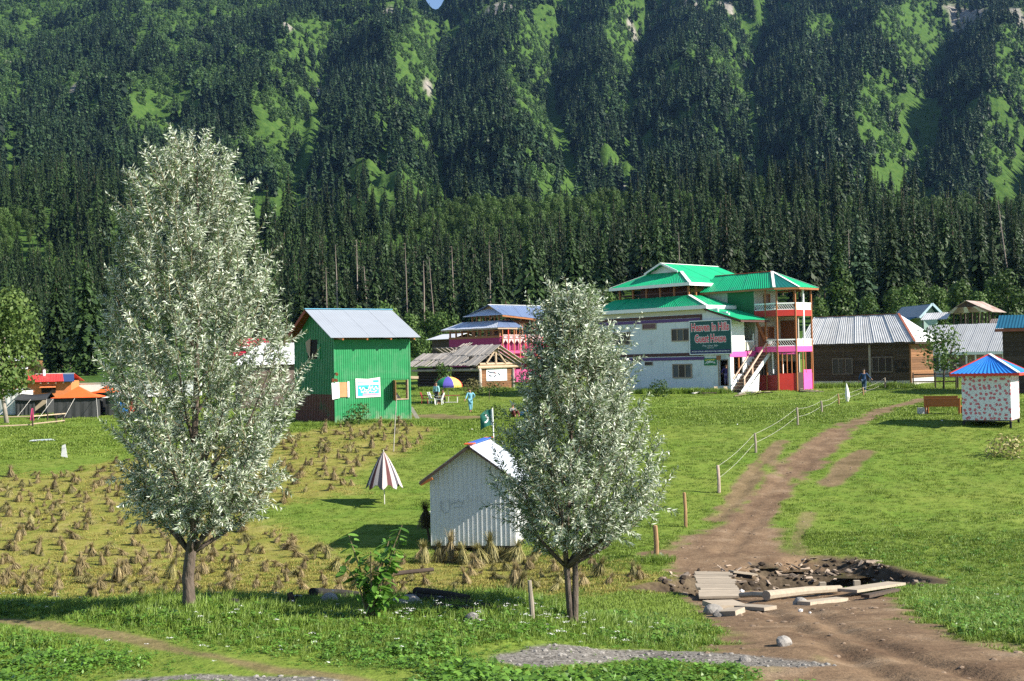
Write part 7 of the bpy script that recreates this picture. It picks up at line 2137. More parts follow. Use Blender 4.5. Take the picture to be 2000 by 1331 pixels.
def person(label, loc, rz, J, top, trousers, H=1.7, skirt=0.0, hairlen=0.0, head_turn=0.0, cap=None, shoe=None, bare_feet=False):
    """J: joints (metres for a 1.7 m figure, x = own left, y = behind, z up): hip, chest, neck, head, and per side l/r sh, el, wr, hp, kn, an"""
    s = H / 1.7
    t = thing('person', label, 'person', loc, rz)
    t.scale = (s, s, s)
    v = lambda k: Vector(J[k])
    V, E, Rd, ix = [], [], [], {}
    def add(k, p, r, parent=None):
        V.append(Vector(p)); Rd.append(r); ix[k] = len(V) - 1
        if parent is not None: E.append((ix[parent], ix[k]))
    add('hip', v('hip'), (.135, .10)); add('waist', v('hip').lerp(v('chest'), .5), (.12, .09), 'hip'); add('chest', v('chest'), (.155, .10), 'waist')
    add('neck0', v('chest').lerp(v('neck'), .75), (.075, .065), 'chest'); add('neck', v('neck'), (.052, .052), 'neck0')
    hd = v('head'); up = (hd - v('neck')).normalized()
    add('jaw', v('neck') + up * .07, (.062, .075), 'neck'); add('head', hd, (.078, .092), 'jaw'); add('crown', hd + up * .085, (.06, .07), 'head')
    fwd = Vector((math.sin(head_turn), -math.cos(head_turn), 0))
    add('nose', hd + fwd * .102 - up * .02, (.012, .014), 'head')
    sd = fwd.cross(Vector((0, 0, 1)))
    for e in (1, -1): add(f'ear{e}', hd + sd * (.085 * e) - up * .01, (.012, .02), 'head')
    for c in 'lr':
        add('sh' + c, v('sh' + c), .056, 'chest'); add('el' + c, v('el' + c), .042, 'sh' + c); add('wr' + c, v('wr' + c), .029, 'el' + c)
        d = (v('wr' + c) - v('el' + c)).normalized(); a = d.orthogonal().normalized(); b = d.cross(a)
        add('pa' + c, v('wr' + c) + d * .05, (.034, .017), 'wr' + c)
        for q in range(4):
            o_ = a * (.028 * (q - 1.5) * .75)
            k1 = f'f{c}{q}a'; add(k1, v('wr' + c) + d * .105 + o_, .0095, 'pa' + c); add(f'f{c}{q}b', v('wr' + c) + d * (.105 + (.055, .068, .063, .048)[q]) + o_ + b * .018, .008, k1)
        add(f't{c}', v('wr' + c) + d * .07 + a * .052 + b * .01, .010, 'pa' + c)
        add('hp' + c, v('hp' + c), .088, 'hip'); add('kn' + c, v('kn' + c), .060, 'hp' + c); add('an' + c, v('an' + c), .040, 'kn' + c)
        fd = Vector(J.get('ft' + c, (0, -1, 0))).normalized()
        add('he' + c, v('an' + c) + Vector((0, 0, -.055)) - fd * .03, .034, 'an' + c); add('to' + c, v('an' + c) + Vector((0, 0, -.062)) + fd * .16, (.042, .022), 'he' + c)
    link('body', skin_mesh('body', V, E, Rd, 0, SKIN), t)
    # clothes: grown from the same skeleton, a little wider
    def cloth(nm, keys, m, root):
        Vc = [Vector(p) for _, p, _, _ in keys]; Rc = [r for _, _, r, _ in keys]; id_ = {k: i for i, (k, _, _, _) in enumerate(keys)}
        Ec = [(id_[par], id_[k]) for k, _, _, par in keys if par]
        return link(nm, skin_mesh(nm, Vc, Ec, Rc, id_[root], m), t)
    ks = [('c', v('chest'), (.175, .125), None), ('w', v('hip').lerp(v('chest'), .5), (.15, .115), 'c'), ('h', v('hip') - Vector((0, 0, .05)), (.17, .13), 'w'), ('n', v('chest').lerp(v('neck'), .62), (.10, .085), 'c')]
    for c in 'lr':
        ks += [('s' + c, v('sh' + c), .075, 'c'), ('e' + c, v('el' + c), .06, 's' + c), ('w' + c, v('el' + c).lerp(v('wr' + c), .88), .047, 'e' + c)]
    if skirt:
        k0 = (v('knl') + v('knr')) / 2
        ks += [('sk', v('hip').lerp(k0, .5), (.19, .16), 'h'), ('sk2', v('hip').lerp(k0, skirt), (.20, .17), 'sk')]
    cloth('tunic' if skirt else 'shirt', ks, top, 'c')
    kt = [('h', v('hip'), (.165, .125), None)]
    for c in 'lr':
        kt += [('p' + c, v('hp' + c), .108, 'h'), ('k' + c, v('kn' + c), .085, 'p' + c), ('a' + c, v('kn' + c).lerp(v('an' + c), .92), .062, 'k' + c)]
    cloth('trousers', kt, trousers, 'h')
    bm = bmesh.new(); bmesh.ops.create_icosphere(bm, subdivisions=2, radius=1)
    for w_ in list(bm.verts):
        if w_.co.z < -.25 - hairlen or (w_.co.x * fwd.x + w_.co.y * fwd.y > .45 and w_.co.z < .42): bm.verts.remove(w_)
    for w_ in bm.verts: w_.co = Vector((w_.co.x * .088, w_.co.y * .103, w_.co.z * .105)) + hd + up * .03
    hm = bpy.data.meshes.new('hair'); bm.to_mesh(hm); bm.free(); hm.materials.append(cap or HAIR)
    link('hair' if cap is None else 'cap', hm, t)
    ey = MB()
    for e in (1, -1):
        p = hd + fwd * .086 + sd * (.03 * e) + up * .012
        ey.box(p.x - .009, p.x + .009, p.y - .006, p.y + .006, p.z - .005, p.z + .005)
    ey.build('eyes', BLACK, t)
    if shoe:
        for c in 'lr':
            fd = Vector(J.get('ft' + c, (0, -1, 0))).normalized(); a = v('an' + c)
            MB().beam(a + Vector((0, 0, -.078)) - fd * .07, a + Vector((0, 0, -.078)) + fd * .19, .09, .035).build('sandal', shoe, t)
    return t

STAND = dict(hip=(0, 0, .92), chest=(0, 0, 1.24), neck=(0, 0, 1.43), head=(0, -.02, 1.58), shl=(.19, 0, 1.38), shr=(-.19, 0, 1.38), ell=(.25, .02, 1.10), elr=(-.25, .02, 1.10), wrl=(.26, -.06, .86), wrr=(-.26, -.06, .86),
             hpl=(.09, 0, .88), hpr=(-.09, 0, .88), knl=(.10, -.02, .49), knr=(-.10, -.02, .49), anl=(.10, .02, .09), anr=(-.10, .02, .09))
def pose(**k): d = dict(STAND); d.update(k); return d
BLUECLOTH = mat('light_blue_cloth', (0.15, 0.36, 0.47), .85, .10, 6)
NAVY = mat('navy_cloth', (0.020, 0.050, 0.115), .85, .15, 6); NAVY2 = mat('slate_trousers', (0.030, 0.060, 0.105), .85, .15, 6)
AQUA = mat('aqua_shirt', (0.30, 0.58, 0.62), .8, .1, 6); CHAR = mat('charcoal_cloth', (0.030, 0.030, 0.035), .85, .2, 6)
PURP = mat('purple_cloth', (0.060, 0.045, 0.16), .85, .2, 5); LILAC = mat('lilac_trousers', (0.20, 0.17, 0.30), .85, .15, 6)
MAROON = mat('maroon_cloth', (0.13, 0.025, 0.03), .85, .2, 5); GREYW = mat('pale_grey_cloth', (0.45, 0.46, 0.47), .85, .15, 5)
p = G(919, 805)
person('boy in light blue tunic and trousers on the meadow, one hand on his hip', p, R(12), pose(chest=(.01, .02, 1.24), head=(-.06, -.04, 1.57), ell=(.36, .16, 1.16), wrl=(.20, .20, .97), elr=(-.30, -.08, 1.12), wrr=(-.40, -.20, .93), knl=(.07, -.05, .49), anl=(.05, .0, .09), knr=(-.06, -.04, .49), anr=(-.04, -.06, .09)),
       BLUECLOTH, BLUECLOTH, 1.62, skirt=.85, head_turn=-.5, shoe=mat('pale_sandal', (0.5, 0.35, 0.28), .7))
p = G(1688, 768)
person('man in navy shirt and trousers walking towards the wooden house, seen from behind', p, R(160), pose(chest=(0, -.03, 1.24), ell=(-.0 + .30, .05, 1.12), wrl=(.34, .06, .88), elr=(-.34, -.10, 1.13), wrr=(-.50, -.26, .98), knl=(.09, -.22, .52), anl=(.09, -.16, .12), knr=(-.09, .10, .50), anr=(-.09, .34, .16)), NAVY, NAVY2, 1.72, skirt=.55, shoe=GREYW)
dq = (dr[0] + dr[1]) / 2
person('person in a long purple tunic standing in the dark doorway of the white guest house', GH.w(.32, dq, dr[2]), GH.th - R(75), pose(elr=(-.30, -.12, 1.12), wrr=(-.22, -.32, 1.0)), PURP, LILAC, 1.62, skirt=.95)
q = GH.w(.95, .45, .0)
person('person in a dark top and white trousers in the side window of the guest house', q, GH.th + R(10), pose(ell=(.28, -.12, 1.12), wrl=(.20, -.34, 1.02)), NAVY, GREYW, 1.6)
p = G(852, 790); p[1] += .4; p[2] = gz(p[0], p[1])
person('person in an aqua shirt and dark trousers standing by the white chairs under the sunshade', p, R(-30), pose(), AQUA, CHAR, 1.66, skirt=.2)
SIT = pose(hip=(0, .05, .46), chest=(0, .0, .80), neck=(0, -.03, 1.0), head=(0, -.06, 1.15), shl=(.18, 0, .94), shr=(-.18, 0, .94), ell=(.24, -.12, .70), elr=(-.24, -.12, .70), wrl=(.12, -.34, .62), wrr=(-.12, -.34, .62), hpl=(.1, .0, .45), hpr=(-.1, .0, .45), knl=(.12, -.42, .47), knr=(-.12, -.42, .47), anl=(.12, -.42, .09), anr=(-.12, -.42, .09))
SITG = {k: (x, y, z - .36 if k in ('hip', 'chest', 'neck', 'head', 'shl', 'shr', 'ell', 'elr', 'wrl', 'wrr', 'hpl', 'hpr') else z) for k, (x, y, z) in SIT.items()}
SITG.update(knl=(.16, -.34, .40), knr=(-.16, -.36, .42), anl=(.14, -.52, .09), anr=(-.14, -.50, .09), wrl=(.14, -.36, .42), wrr=(-.12, -.38, .44))
p = G(1001, 815)
person('person in grey sitting on the grass with knees drawn up, partly behind the twin-stemmed willow', p, R(35), SITG, mat('grey_print_cloth', (0.20, 0.20, 0.20), .85, .5, 12), MAROON, 1.65)
t = thing('bag', 'bright blue bag lying on the grass beside the sitting person', 'bag', p + np.array([.75, -.15, 0]))
bmx = MB().tube([(-.3, 0, .12), (-.1, .02, .2), (.15, 0, .22), (.35, -.05, .1)], [.1, .19, .2, .1], 9, jit=.3); bmx.build('sack', mat('blue_plastic', (0.03, 0.22, 0.55), .5, .15, 4), t, smooth=True)
q = Fr(GD(1968, 112), 58)
yq = q.onx(-.5, 1825, 712)[0]
person('person in dark clothes and white cap on the verandah of the grey-roofed long building', q.w(-.45, yq, -.1 + q.onx(0, 1850, 722)[1]), q.th - R(90), pose(), NAVY, CHAR, 1.66, cap=mat('white_cap', (0.7, 0.7, 0.68), .8))

# ================================================================== sunshade, table, chairs in front of the log cabin
p = G(876, 786)
t = thing('sunshade', 'open beach sunshade in green, violet, yellow and red gores', 'sunshade', p)
k_ = p[1] / F_PX
zc0, zc1 = P(876, 753, p[1])[2] - p[2], P(876, 736, p[1])[2] - p[2]
Rr_ = 28 * k_
MB().tube([(0, 0, -.1), (0, 0, zc1 + .06)], [.03, .025], 8).build('pole', ROPE, t)
GC = [mat('gore_' + n_, c) for n_, c in (('green', (0.02, 0.22, 0.10)), ('violet', (0.09, 0.075, 0.36)), ('yellow', (0.78, 0.60, 0.12)), ('red', (0.60, 0.055, 0.05)))]
for g_ in range(8):
    a0, a1 = 2 * math.pi * g_ / 8 + 3.6, 2 * math.pi * (g_ + 1) / 8 + 3.6
    mb = MB(); rows = []
    for i in range(6):
        f_ = i / 5
        rr, zz = Rr_ * math.sin(f_ * 1.35) / math.sin(1.35), zc0 + (zc1 - zc0) * (math.cos(f_ * 1.35) - math.cos(1.35)) / (1 - math.cos(1.35))
        rows.append([(rr * math.cos(a), rr * math.sin(a), zz) for a in (a0, (a0 + a1) / 2, a1)])
    rows.append([(x, y, z - .14) for x, y, z in rows[-1]])
    vv = [q for r_ in rows for q in r_] + [(q[0], q[1], q[2] - .012) for r_ in rows for q in r_]
    n_ = len(rows) * 3
    mb.add(vv, [(3 * i + j, 3 * i + j + 3, 3 * i + j + 4, 3 * i + j + 1) for i in range(6) for j in (0, 1)] + [(n_ + 3 * i + j + 1, n_ + 3 * i + j + 4, n_ + 3 * i + j + 3, n_ + 3 * i + j) for i in range(6) for j in (0, 1)])
    mb.build('gore', GC[g_ % 4], t, smooth=True)
    MB().tube([(0, 0, zc0 + .02), (Rr_ * .95 * math.cos(a0), Rr_ * .95 * math.sin(a0), zc0 + .0)], [.008, .008], 4).build('rib', ROPE, t)
def at(px, row, dd=0.0):
    q = G(px, row); q[1] += dd; q[2] = gz(q[0], q[1]); return q
t = thing('picnic_table', 'low red-topped picnic table with white legs under the sunshade', 'table', at(880, 787))
RT_ = mat('table_red', (0.33, 0.07, 0.06), .6, .15, 4)
for k in range(4): MB().box(-.72, .72, -.33 + k * .17, -.18 + k * .17, .55, .585).build('top_board', RT_, t)
for sx in (-.6, .55):
    for a in (-.34, .34): MB().beam((sx, a * 1.1, 0), (sx, a * .3, .55), .05, .05).build('leg', ROPE, t)
MB().beam((-.6, -.36, .05), (.55, -.36, .05), .05, .05).build('stretcher', ROPE, t)
def chair(label, q, rz, m):
    t = thing('garden_chair', label, 'chair', q, rz, 'garden chairs by the sunshade')
    MB().box(-.24, .24, -.24, .24, .40, .44).build('seat', m, t)
    MB().hexa([(-.24, .20, .44), (.24, .20, .44), (.24, .24, .44), (-.24, .24, .44), (-.25, .38, .90), (.25, .38, .90), (.25, .41, .90), (-.25, .41, .90)]).build('backrest', m, t)
    for x in (-.22, .22):
        for y in (-.22, .22): MB().beam((x * 1.1, y * 1.15, 0), (x, y, .41), .04, .04).build('leg', m, t)
        MB().beam((x * 1.08, -.22, .64), (x * 1.08, .28, .66), .05, .03).build('armrest', m, t)
    return t
CW = mat('white_plastic', (0.72, 0.72, 0.70), .4, .05, 3); CRd = mat('dark_red_plastic', (0.22, 0.03, 0.03), .45, .1, 3)
chair('white plastic garden chair leaning back left of the sunshade', at(846, 789), R(70), CW)
chair('second white plastic chair, closest to the sunshade pole', at(858, 791), R(-100), CW)
chair('dark red plastic chair at the left end of the row', at(831, 789), R(80), CRd)
person('child in a maroon top sitting at the red picnic table', at(866, 788) + np.array([0, 0, -.02]), R(-60), SIT, MAROON, CHAR, 1.45)
t = thing('stool', 'small wooden stool under the child at the picnic table', 'stool', at(866, 788))
MB().box(-.18, .18, -.2, .16, .30, .34).build('seat', OLDWOOD, t)
for x in (-.14, .14):
    for y in (-.14, .12): MB().box(x - .02, x + .02, y - .02, y + .02, 0, .3).build('leg', OLDWOOD, t)

# ================================================================== folded striped parasol on the lawn
p = G(751, 985)
k_ = p[1] / F_PX
t = thing('striped_parasol', 'half closed maroon and white striped parasol on a thin pole in the lawn', 'parasol', p)
zt_, zb_ = P(748, 881, p[1])[2] - p[2], P(750, 949, p[1])[2] - p[2]
MB().tube([(.0, 0, -.15), (0, 0, zt_ + .05)], [.022, .018], 8).build('pole', ROPE, t)
ST = [mat('parasol_maroon', (0.115, 0.040, 0.040), .8, .15), mat('parasol_white', (0.48, 0.42, 0.40), .8, .1), mat('parasol_slate', (0.065, 0.060, 0.075), .8, .15), mat('parasol_white', (0, 0, 0))]
NG = 20; rb = 37 * k_
for g_ in range(NG):
    mb = MB(); rows = []
    for i in range(5):
        f_ = i / 4; row = []
        for j in range(3):
            a = 2 * math.pi * (g_ + j / 2) / NG
            rr = rb * f_ ** .82 * (1 - .16 * (abs(math.sin(a * 4)) * f_))
            row.append((rr * math.cos(a), rr * math.sin(a), zt_ + (zb_ - zt_) * f_ - .10 * f_ ** 4 * math.cos(a * 8)))
        rows.append(row)
    vv = [q for r_ in rows for q in r_] + [(q[0] * .985, q[1] * .985, q[2] - .012) for r_ in rows for q in r_]
    mb.add(vv, [(3 * i + j, 3 * i + j + 3, 3 * i + j + 4, 3 * i + j + 1) for i in range(4) for j in (0, 1)] + [(15 + 3 * i + j + 1, 15 + 3 * i + j + 4, 15 + 3 * i + j + 3, 15 + 3 * i + j) for i in range(4) for j in (0, 1)])
    mb.build('gore', ST[g_ % 4], t, smooth=True)

# ================================================================== flags, poles, cloths
p = GD(969, 48)
t = thing('green_flag', 'dark green flag with a white crescent and star on a white pole behind the shed', 'flag', p)
zt_ = P(966, 797, 48)[2] - p[2]
MB().tube([(.02, 0, -.2), (-.06, 0, zt_)], [.03, .022], 7).build('pole', WHITE_TRIM, t)
w_, h_ = .50, .62
def fpt(a, b): return (-.06 - w_ * a + .02, .10 * math.sin(a * 5 + b * 2) * a, zt_ - .06 - h_ * b - .30 * a * a + .10 * a)
def cloth_grid(a0, a1, m, nm):
    mb = MB(); na, nb = 8, 6
    vv = [fpt(a0 + (a1 - a0) * i / na, j / nb) for i in range(na + 1) for j in range(nb + 1)]
    n_ = len(vv); vv += [(x, y + .006, z) for x, y, z in vv]
    fs = []
    for i in range(na):
        for j in range(nb):
            q = i * (nb + 1) + j; fs += [(q, q + 1, q + nb + 2, q + nb + 1), (n_ + q + nb + 1, n_ + q + nb + 2, n_ + q + 1, n_ + q)]
    mb.add(vv, fs); return mb.build(nm, m, t, smooth=True)
cloth_grid(.16, 1, mat('flag_green', (0.015, 0.115, 0.085), .8, .1), 'field'); cloth_grid(0, .158, WHITE_TRIM, 'hoist_stripe')
arc = [(.56 + .17 * math.cos(a), .5 + .22 * math.sin(a)) for a in np.linspace(.9, 5.0, 12)]
mb = MB()
for (a, b), (c, d) in zip(arc[:-1], arc[1:]):
    A, B_ = Vector(fpt(a, b)), Vector(fpt(c, d)); mb.beam(A - Vector((0, .010, 0)), B_ - Vector((0, .010, 0)), .055, .006, up=(0, 1, 0))
mb.build('crescent', S_WHITE, t)
mb = MB(); c_ = Vector(fpt(.50, .42)) - Vector((0, .012, 0))
for k in range(5):
    a = math.pi / 2 + k * 2 * math.pi / 5
    mb.beam(c_, c_ + Vector((math.cos(a) * .07, 0, math.sin(a) * .07)), .03, .005, up=(0, 1, 0))
mb.build('star', S_WHITE, t)
p = G(768, 882); tp = P(775, 772, p[1]) - p
t = tag(MB().tube([(0, 0, -.2), (tp[0] * .5, 0, tp[2] * .5), (tp[0], 0, tp[2])], [.028, .024, .018], 6).build('thin_pole', GREYWOOD), 'thin leaning pole standing in the stook field before the green hut', 'pole'); t.location = p
p = G(63, 826)
t = thing('pink_flag', 'small pink cloth flag on a stick by the rail at the far left', 'flag', p)
MB().tube([(0, 0, -.1), (.02, 0, .98)], [.02, .016], 6).build('stick', OLDWOOD, t)
MB().hexa([(-.16, .01, .15), (.12, .0, .12), (.12, .015, .12), (-.16, .025, .15), (-.02, -.03, .95), (.06, .0, .97), (.06, .015, .97), (-.02, -.015, .95)]).build('cloth', mat('pink_cloth', (0.66, 0.06, 0.20), .8, .1), t)
t = thing('rail_fence', 'low fence of pale peeled rails at the far left of the lawn', 'fence', G(60, 830))
o = np.array(t.location)
for a, b, z in (((-20, 826), (62, 824), .36), ((62, 824), (128, 818), .36), ((-20, 837), (62, 833), .10), ((62, 833), (126, 826), .14)):
    A, B_ = G(*a) - o, G(*b) - o
    MB().tube([A + np.array([0, 0, z]), B_ + np.array([0, 0, z])], [.045, .04], 6).build('rail', LOGWOOD, t)
for q in ((-18, 838), (64, 834), (110, 828), (125, 826), (93, 822)):
    A = G(*q) - o; MB().tube([A + np.array([0, 0, -.2]), A + np.array([0, 0, .55])], [.05, .045], 6).build('post', OLDWOOD, t)
p = G(126, 896)
t = thing('cloth_on_stake', 'black and white cloth hung on a short stake in the left lawn', 'cloth', p)
MB().tube([(0, 0, -.1), (0, 0, .68)], [.02, .018], 6).build('stake', OLDWOOD, t)
MB().hexa([(-.15, -.06, .12), (.16, -.04, .05), (.16, -.02, .05), (-.15, -.04, .12), (-.10, -.04, .66), (.06, -.03, .72), (.06, -.01, .72), (-.10, -.02, .66)]).build('cloth', mat('spotted_cloth', (0.62, 0.62, 0.62), .8, .1, 3, dirt=((0.05, 0.05, 0.06), 4.5, .52, 1.0)), t)
t = thing('cloth_heap', 'flattened white and blue sheet lying on the left lawn', 'cloth', G(84, 861))
MB().hexa([(-.7, -.3, 0), (.7, -.25, 0), (.75, .3, 0), (-.6, .35, 0), (-.5, -.2, .07), (.45, -.2, .10), (.5, .2, .06), (-.4, .25, .05)]).build('sheet', mat('faded_sheet', (0.45, 0.48, 0.50), .8, .1, 3, dirt=((0.10, 0.20, 0.45), 2, .55, .9)), t)
t = thing('blue_washing', 'bright blue clothes hung beside the pale tent behind the willow', 'washing', GD(244, 86))
MB().tube([(-.8, 0, 1.2), (.7, 0, 1.2)], [.01, .01], 4).build('line', ROPE, t)
for x in (-.8, .7): MB().tube([(x, 0, -.2), (x, 0, 1.25)], [.025, .025], 5).build('post', OLDWOOD, t)
for x, c in ((-.6, BLUE_ROOF), (-.15, BLUE_ROOF), (.3, RED_TRIM)): MB().hexa([(x, -.02, .45), (x + .38, -.04, .5), (x + .38, -.0, .5), (x, .02, .45), (x + .03, -.01, 1.2), (x + .35, -.01, 1.2), (x + .35, .01, 1.2), (x + .03, .01, 1.2)]).build('garment', c, t)

# ================================================================== fence posts with rope along the track
PW = mat('peeled_post', (0.33, 0.20, 0.10), .85, .25, 4); PGW = mat('grey_post', (0.27, 0.23, 0.18), .9, .2, 4)
tops = []
for i, (px, row, top, m, r_, lb) in enumerate(((1282, 1090, 1026, PW, .075, 'thick peeled fence post nearest the plank bridge'), (1339, 1030, 962, PW, .06, 'brown fence post standing second from the plank bridge'), (1404, 963, 909, mat('whitened_post', (0.40, 0.31, 0.26), .9, .25, 5), .065, 'whitened fence post where the two ropes end'),
                                 (1476, 885, 846, PGW, .055, 'grey roped fence post beside the grassy rut'), (1558, 832, 796, PGW, .055, 'grey roped fence post near the top of the track'), (1605, 806, 783, PGW, .06, 'short roped post left of the white cloth'), (1638, 790, 769, PW, .05, 'thin stake close by the white cloth'),
                                 (1686, 773, 757, PW, .05, 'short stake at the feet of the walking man'), (1729, 758, 738, PGW, .06, 'pale post by the wooden house wall'))):
    p = G(px, row); h_ = P(px - 2, top, p[1])[2] - p[2]
    o = MB().tube([(0, 0, -.25), (.01, 0, h_ * .5), (-.02, 0, h_ - .02), (-.02, 0, h_)], [r_, r_ * .95, r_ * .88, r_ * .5], 8, jit=.2).build('fence_post', m)
    o.location = p; tag(o, lb, 'fence post', 'fence posts along the track')
    tops.append((p, h_))
for j, f_ in enumerate((.93, .48)):
    mb = MB()
    for (a, ha), (b, hb) in zip(tops[2:-1], tops[3:]):
        pts = []
        for s in range(9):
            q = np.array(a) * (1 - s / 8) + np.array(b) * s / 8; z = (a[2] + ha * f_) * (1 - s / 8) + (b[2] + hb * f_) * s / 8 - .10 * math.sin(math.pi * s / 8)
            pts.append((q[0] - .06, q[1], z))
        mb.tube(pts, [.0042] * 9, 4)
    tag(mb.build('rope', ROPE), ('upper' if j == 0 else 'lower') + ' white rope strung along the fence posts of the track', 'rope')
p = G(1655, 786)
t = thing('white_cloth', 'white cloth hanging like a candle on a stake beside the rope fence', 'cloth', p)
h_ = P(1655, 750, p[1])[2] - p[2]
MB().tube([(0, 0, -.1), (0, 0, h_)], [.02, .015], 5).build('stake', OLDWOOD, t)
MB().tube([(0, 0, .05), (.02, 0, h_ * .3), (0, 0, h_ * .7), (-.03, 0, h_ + .03)], [.07, .16, .12, .02], 8, jit=.4).build('cloth', CANVAS_W, t)

# ================================================================== benches beside the kiosk
OB = mat('orange_bench_paint', (0.38, 0.115, 0.028), .5, .18, 4)
def bench(label, px0, px1, row, top, dd):
    a, b = G(px0, row), G(px1, row); a[1] += dd; b[1] += dd
    c = (a + b) / 2; c[2] = gz(c[0], c[1])
    t = thing('bench', label, 'bench', c, math.atan2(b[1] - a[1], b[0] - a[0]), 'orange benches by the kiosk')
    w_ = np.hypot(*(b - a)[:2]) / 2; h_ = P((px0 + px1) / 2, top, c[1])[2] - c[2]
    MB().box(-w_, w_, -.03, .03, h_ - .36, h_).build('backrest', OB, t)
    MB().box(-w_ - .02, w_ + .02, -.05, .05, h_ + .001, h_ + .05).build('top_rail', OB, t)
    for k in range(3): MB().box(-w_, w_, .08 + k * .15, .21 + k * .15, .40, .44).build('seat_board', OB, t)
    for x in (-w_ + .05, w_ - .05):
        MB().box(x - .05, x + .05, -.05, .03, -.1, h_ - .02).build('leg', OB, t); MB().box(x - .04, x + .04, .45, .52, -.1, .40).build('leg', OB, t)
    return t
bench('orange wooden bench in front of the other, left of the kiosk', 1806, 1876, 810, 780, 0)
bench('orange bench standing behind its twin and partly hidden by the kiosk', 1822, 1890, 800, 775, 1.5)
t = tag(MB().box(-.2, .2, -.2, .2, -.1, .36).build('concrete_block', CONCRETE), 'square concrete block at the left end of the front bench', 'block'); t.location = G(1801, 810)

# ================================================================== things about the guest house
f = GH
t = thing('wooden_ramp', 'rough wooden step ramp lying before the pink door of the tower', 'ramp', G(1584, 766), R(-12))
for k in range(4): MB().box(-.75 + k * .36, -.55 + k * .36, -.5, .6, .22 - .05 * k, .26 - .05 * k).build('tread', LOGWOOD, t)
for y in (-.5, .55): MB().beam((-.8, y, .16), (.9, y, -.02), .06, .10).build('rail', LOGWOOD, t)
MB().box(-.9, -.3, -.45, .5, -.1, .16).build('block', OLDWOOD, t)
for i, (px, row, l, a, m) in enumerate(((1362, 770, 1.0, 40, CONCRETE), (1376, 766, .9, 160, GREYWOOD), (1385, 772, 1.1, 10, OLDWOOD), (1452, 771, .9, 30, GREYWOOD), (1462, 773, 1.1, -20, LOGWOOD), (1474, 771, 1.0, 60, GREYWOOD), (1484, 772, .8, -40, OLDWOOD), (1492, 770, .9, 15, LOGWOOD), (1500, 771, .7, -10, OLDWOOD), (1446, 775, .8, 5, LOGWOOD), (1470, 769, 1.2, -35, GREYWOOD))):
    p = G(px, row)
    o = MB().beam((-l / 2, 0, .06 + .05 * (i % 3)), (l / 2, 0, .14 + .16 * rnd.random()), .22, .06).build('scrap_board', m)
    o.location = p; o.rotation_euler = (0, 0, R(a)); tag(o, 'short scrap board lying in the rubble at the foot of the guest house stair', 'board', 'scrap boards by the stair')
for px, row, lb in ((1399, 769, 'pale board leaning on the doorstep, left one'), (1418, 769, 'broad pale board leaning on the doorstep, right one below the doorway')):
    p = G(px, row); o = MB().beam((-.18, -.35, -.08), (.28, .5, .48), .26, .05).build('leaning_board', LOGWOOD); o.location = p; o.rotation_euler = (0, 0, f.th - R(20)); tag(o, lb, 'board')
o = MB().tube([(0, 0, 0), (0, 0, .16), (0, 0, .3)], [.12, .15, .17], 12).build('red_bucket', RED_TRIM)
o.location = f.w((xb + xc) / 2 + .3, (yb + yc) / 2 + .55, ZR2 + .02); tag(o, 'red bucket on the upper balcony rail of the guest house tower', 'bucket')
MB().box(-.2, .2, -.2, .2, -.9, 0).build('stand', OLDWOOD, o)
t = thing('jacket', 'dark jacket thrown over the top of the stair rail', 'jacket', f.w(XT - .1, -SW + .02, Z1 + 1.3))
MB().hexa([(-.28, -.2, -.32), (.30, -.2, -.25), (.30, .2, -.25), (-.28, .2, -.3), (-.22, -.16, .10), (.42, -.14, .02), (.42, .14, .02), (-.22, .16, .10)]).build('cloth', CHAR, t); MB().box(-.12, .22, -.235, -.205, -.38, -.12).build('lining', GREYW, t)
t = thing('paddock_rail', 'dark two-rail fence right of the wooden house', 'fence', G(1830, 757))
o = np.array(t.location)
for z in (.98, .42):
    MB().tube([G(1784, 757) - o + np.array([0, 0, z]), G(1872, 757) - o + np.array([0, 0, z + .02])], [.05, .05], 6).build('rail', OLDWOOD, t)
for px in (1784, 1827, 1871):
    A = G(px, 758) - o; MB().tube([A + np.array([0, 0, -.2]), A + np.array([0, 0, 1.15])], [.06, .05], 6).build('post', OLDWOOD, t)
t = tag(MB().tube([(0, 0, -.2), (.05, 0, .75)], [.03, .025], 5).build('short_stake', OLDWOOD), 'short dark stake in the meadow right of the boy in blue', 'stake'); t.location = G(955, 781)

# ================================================================== plank bridge over the ditch and what lies around it
a = G(1368, 1168); zd = gz(a[0], a[1]) + .10
def onzp(px, row, z):
    r = ray(px, row); d = (z - CAM_Z) / r[2]; return np.array([r[0] * d, d, z])
c0, c1, c2, c3 = onzp(1368, 1166, zd), onzp(1449, 1165, zd), onzp(1427, 1117, zd + .02), onzp(1355, 1116, zd + .02)
cc = (c0 + c1 + c2 + c3) / 4
PLK = mat('bridge_plank', (0.34, 0.285, 0.215), .9, .2, 5, rand=.12, bump=.4, stretch=(.5, 2, 2))
t = thing('plank_bridge', 'pale plank footbridge over the muddy ditch', 'bridge', cc)
n = 12
for k in range(n):
    f0, f1 = (k + .03) / n, (k + .97) / n
    j = [rnd.gauss(0, .03) for _ in range(4)]
    A, B_, C_, D_ = c0 + (c3 - c0) * f0 - cc, c1 + (c2 - c1) * f0 - cc, c1 + (c2 - c1) * f1 - cc, c0 + (c3 - c0) * f1 - cc
    dz = .012 * rnd.random()
    q = [A + [j[0], 0, dz], B_ + [j[1], 0, dz], C_ + [j[1], 0, dz], D_ + [j[0], 0, dz]]
    MB().hexa([x - np.array([0, 0, .05]) for x in q] + q).build('plank', PLK, t)
for g_ in (.15, .85):
    A, B_ = c0 + (c1 - c0) * g_ - cc, c3 + (c2 - c3) * g_ - cc
    MB().tube([A + [0, -.1, -.15], B_ + [0, .2, -.15]], [.09, .09], 8).build('bearer', OLDWOOD, t)
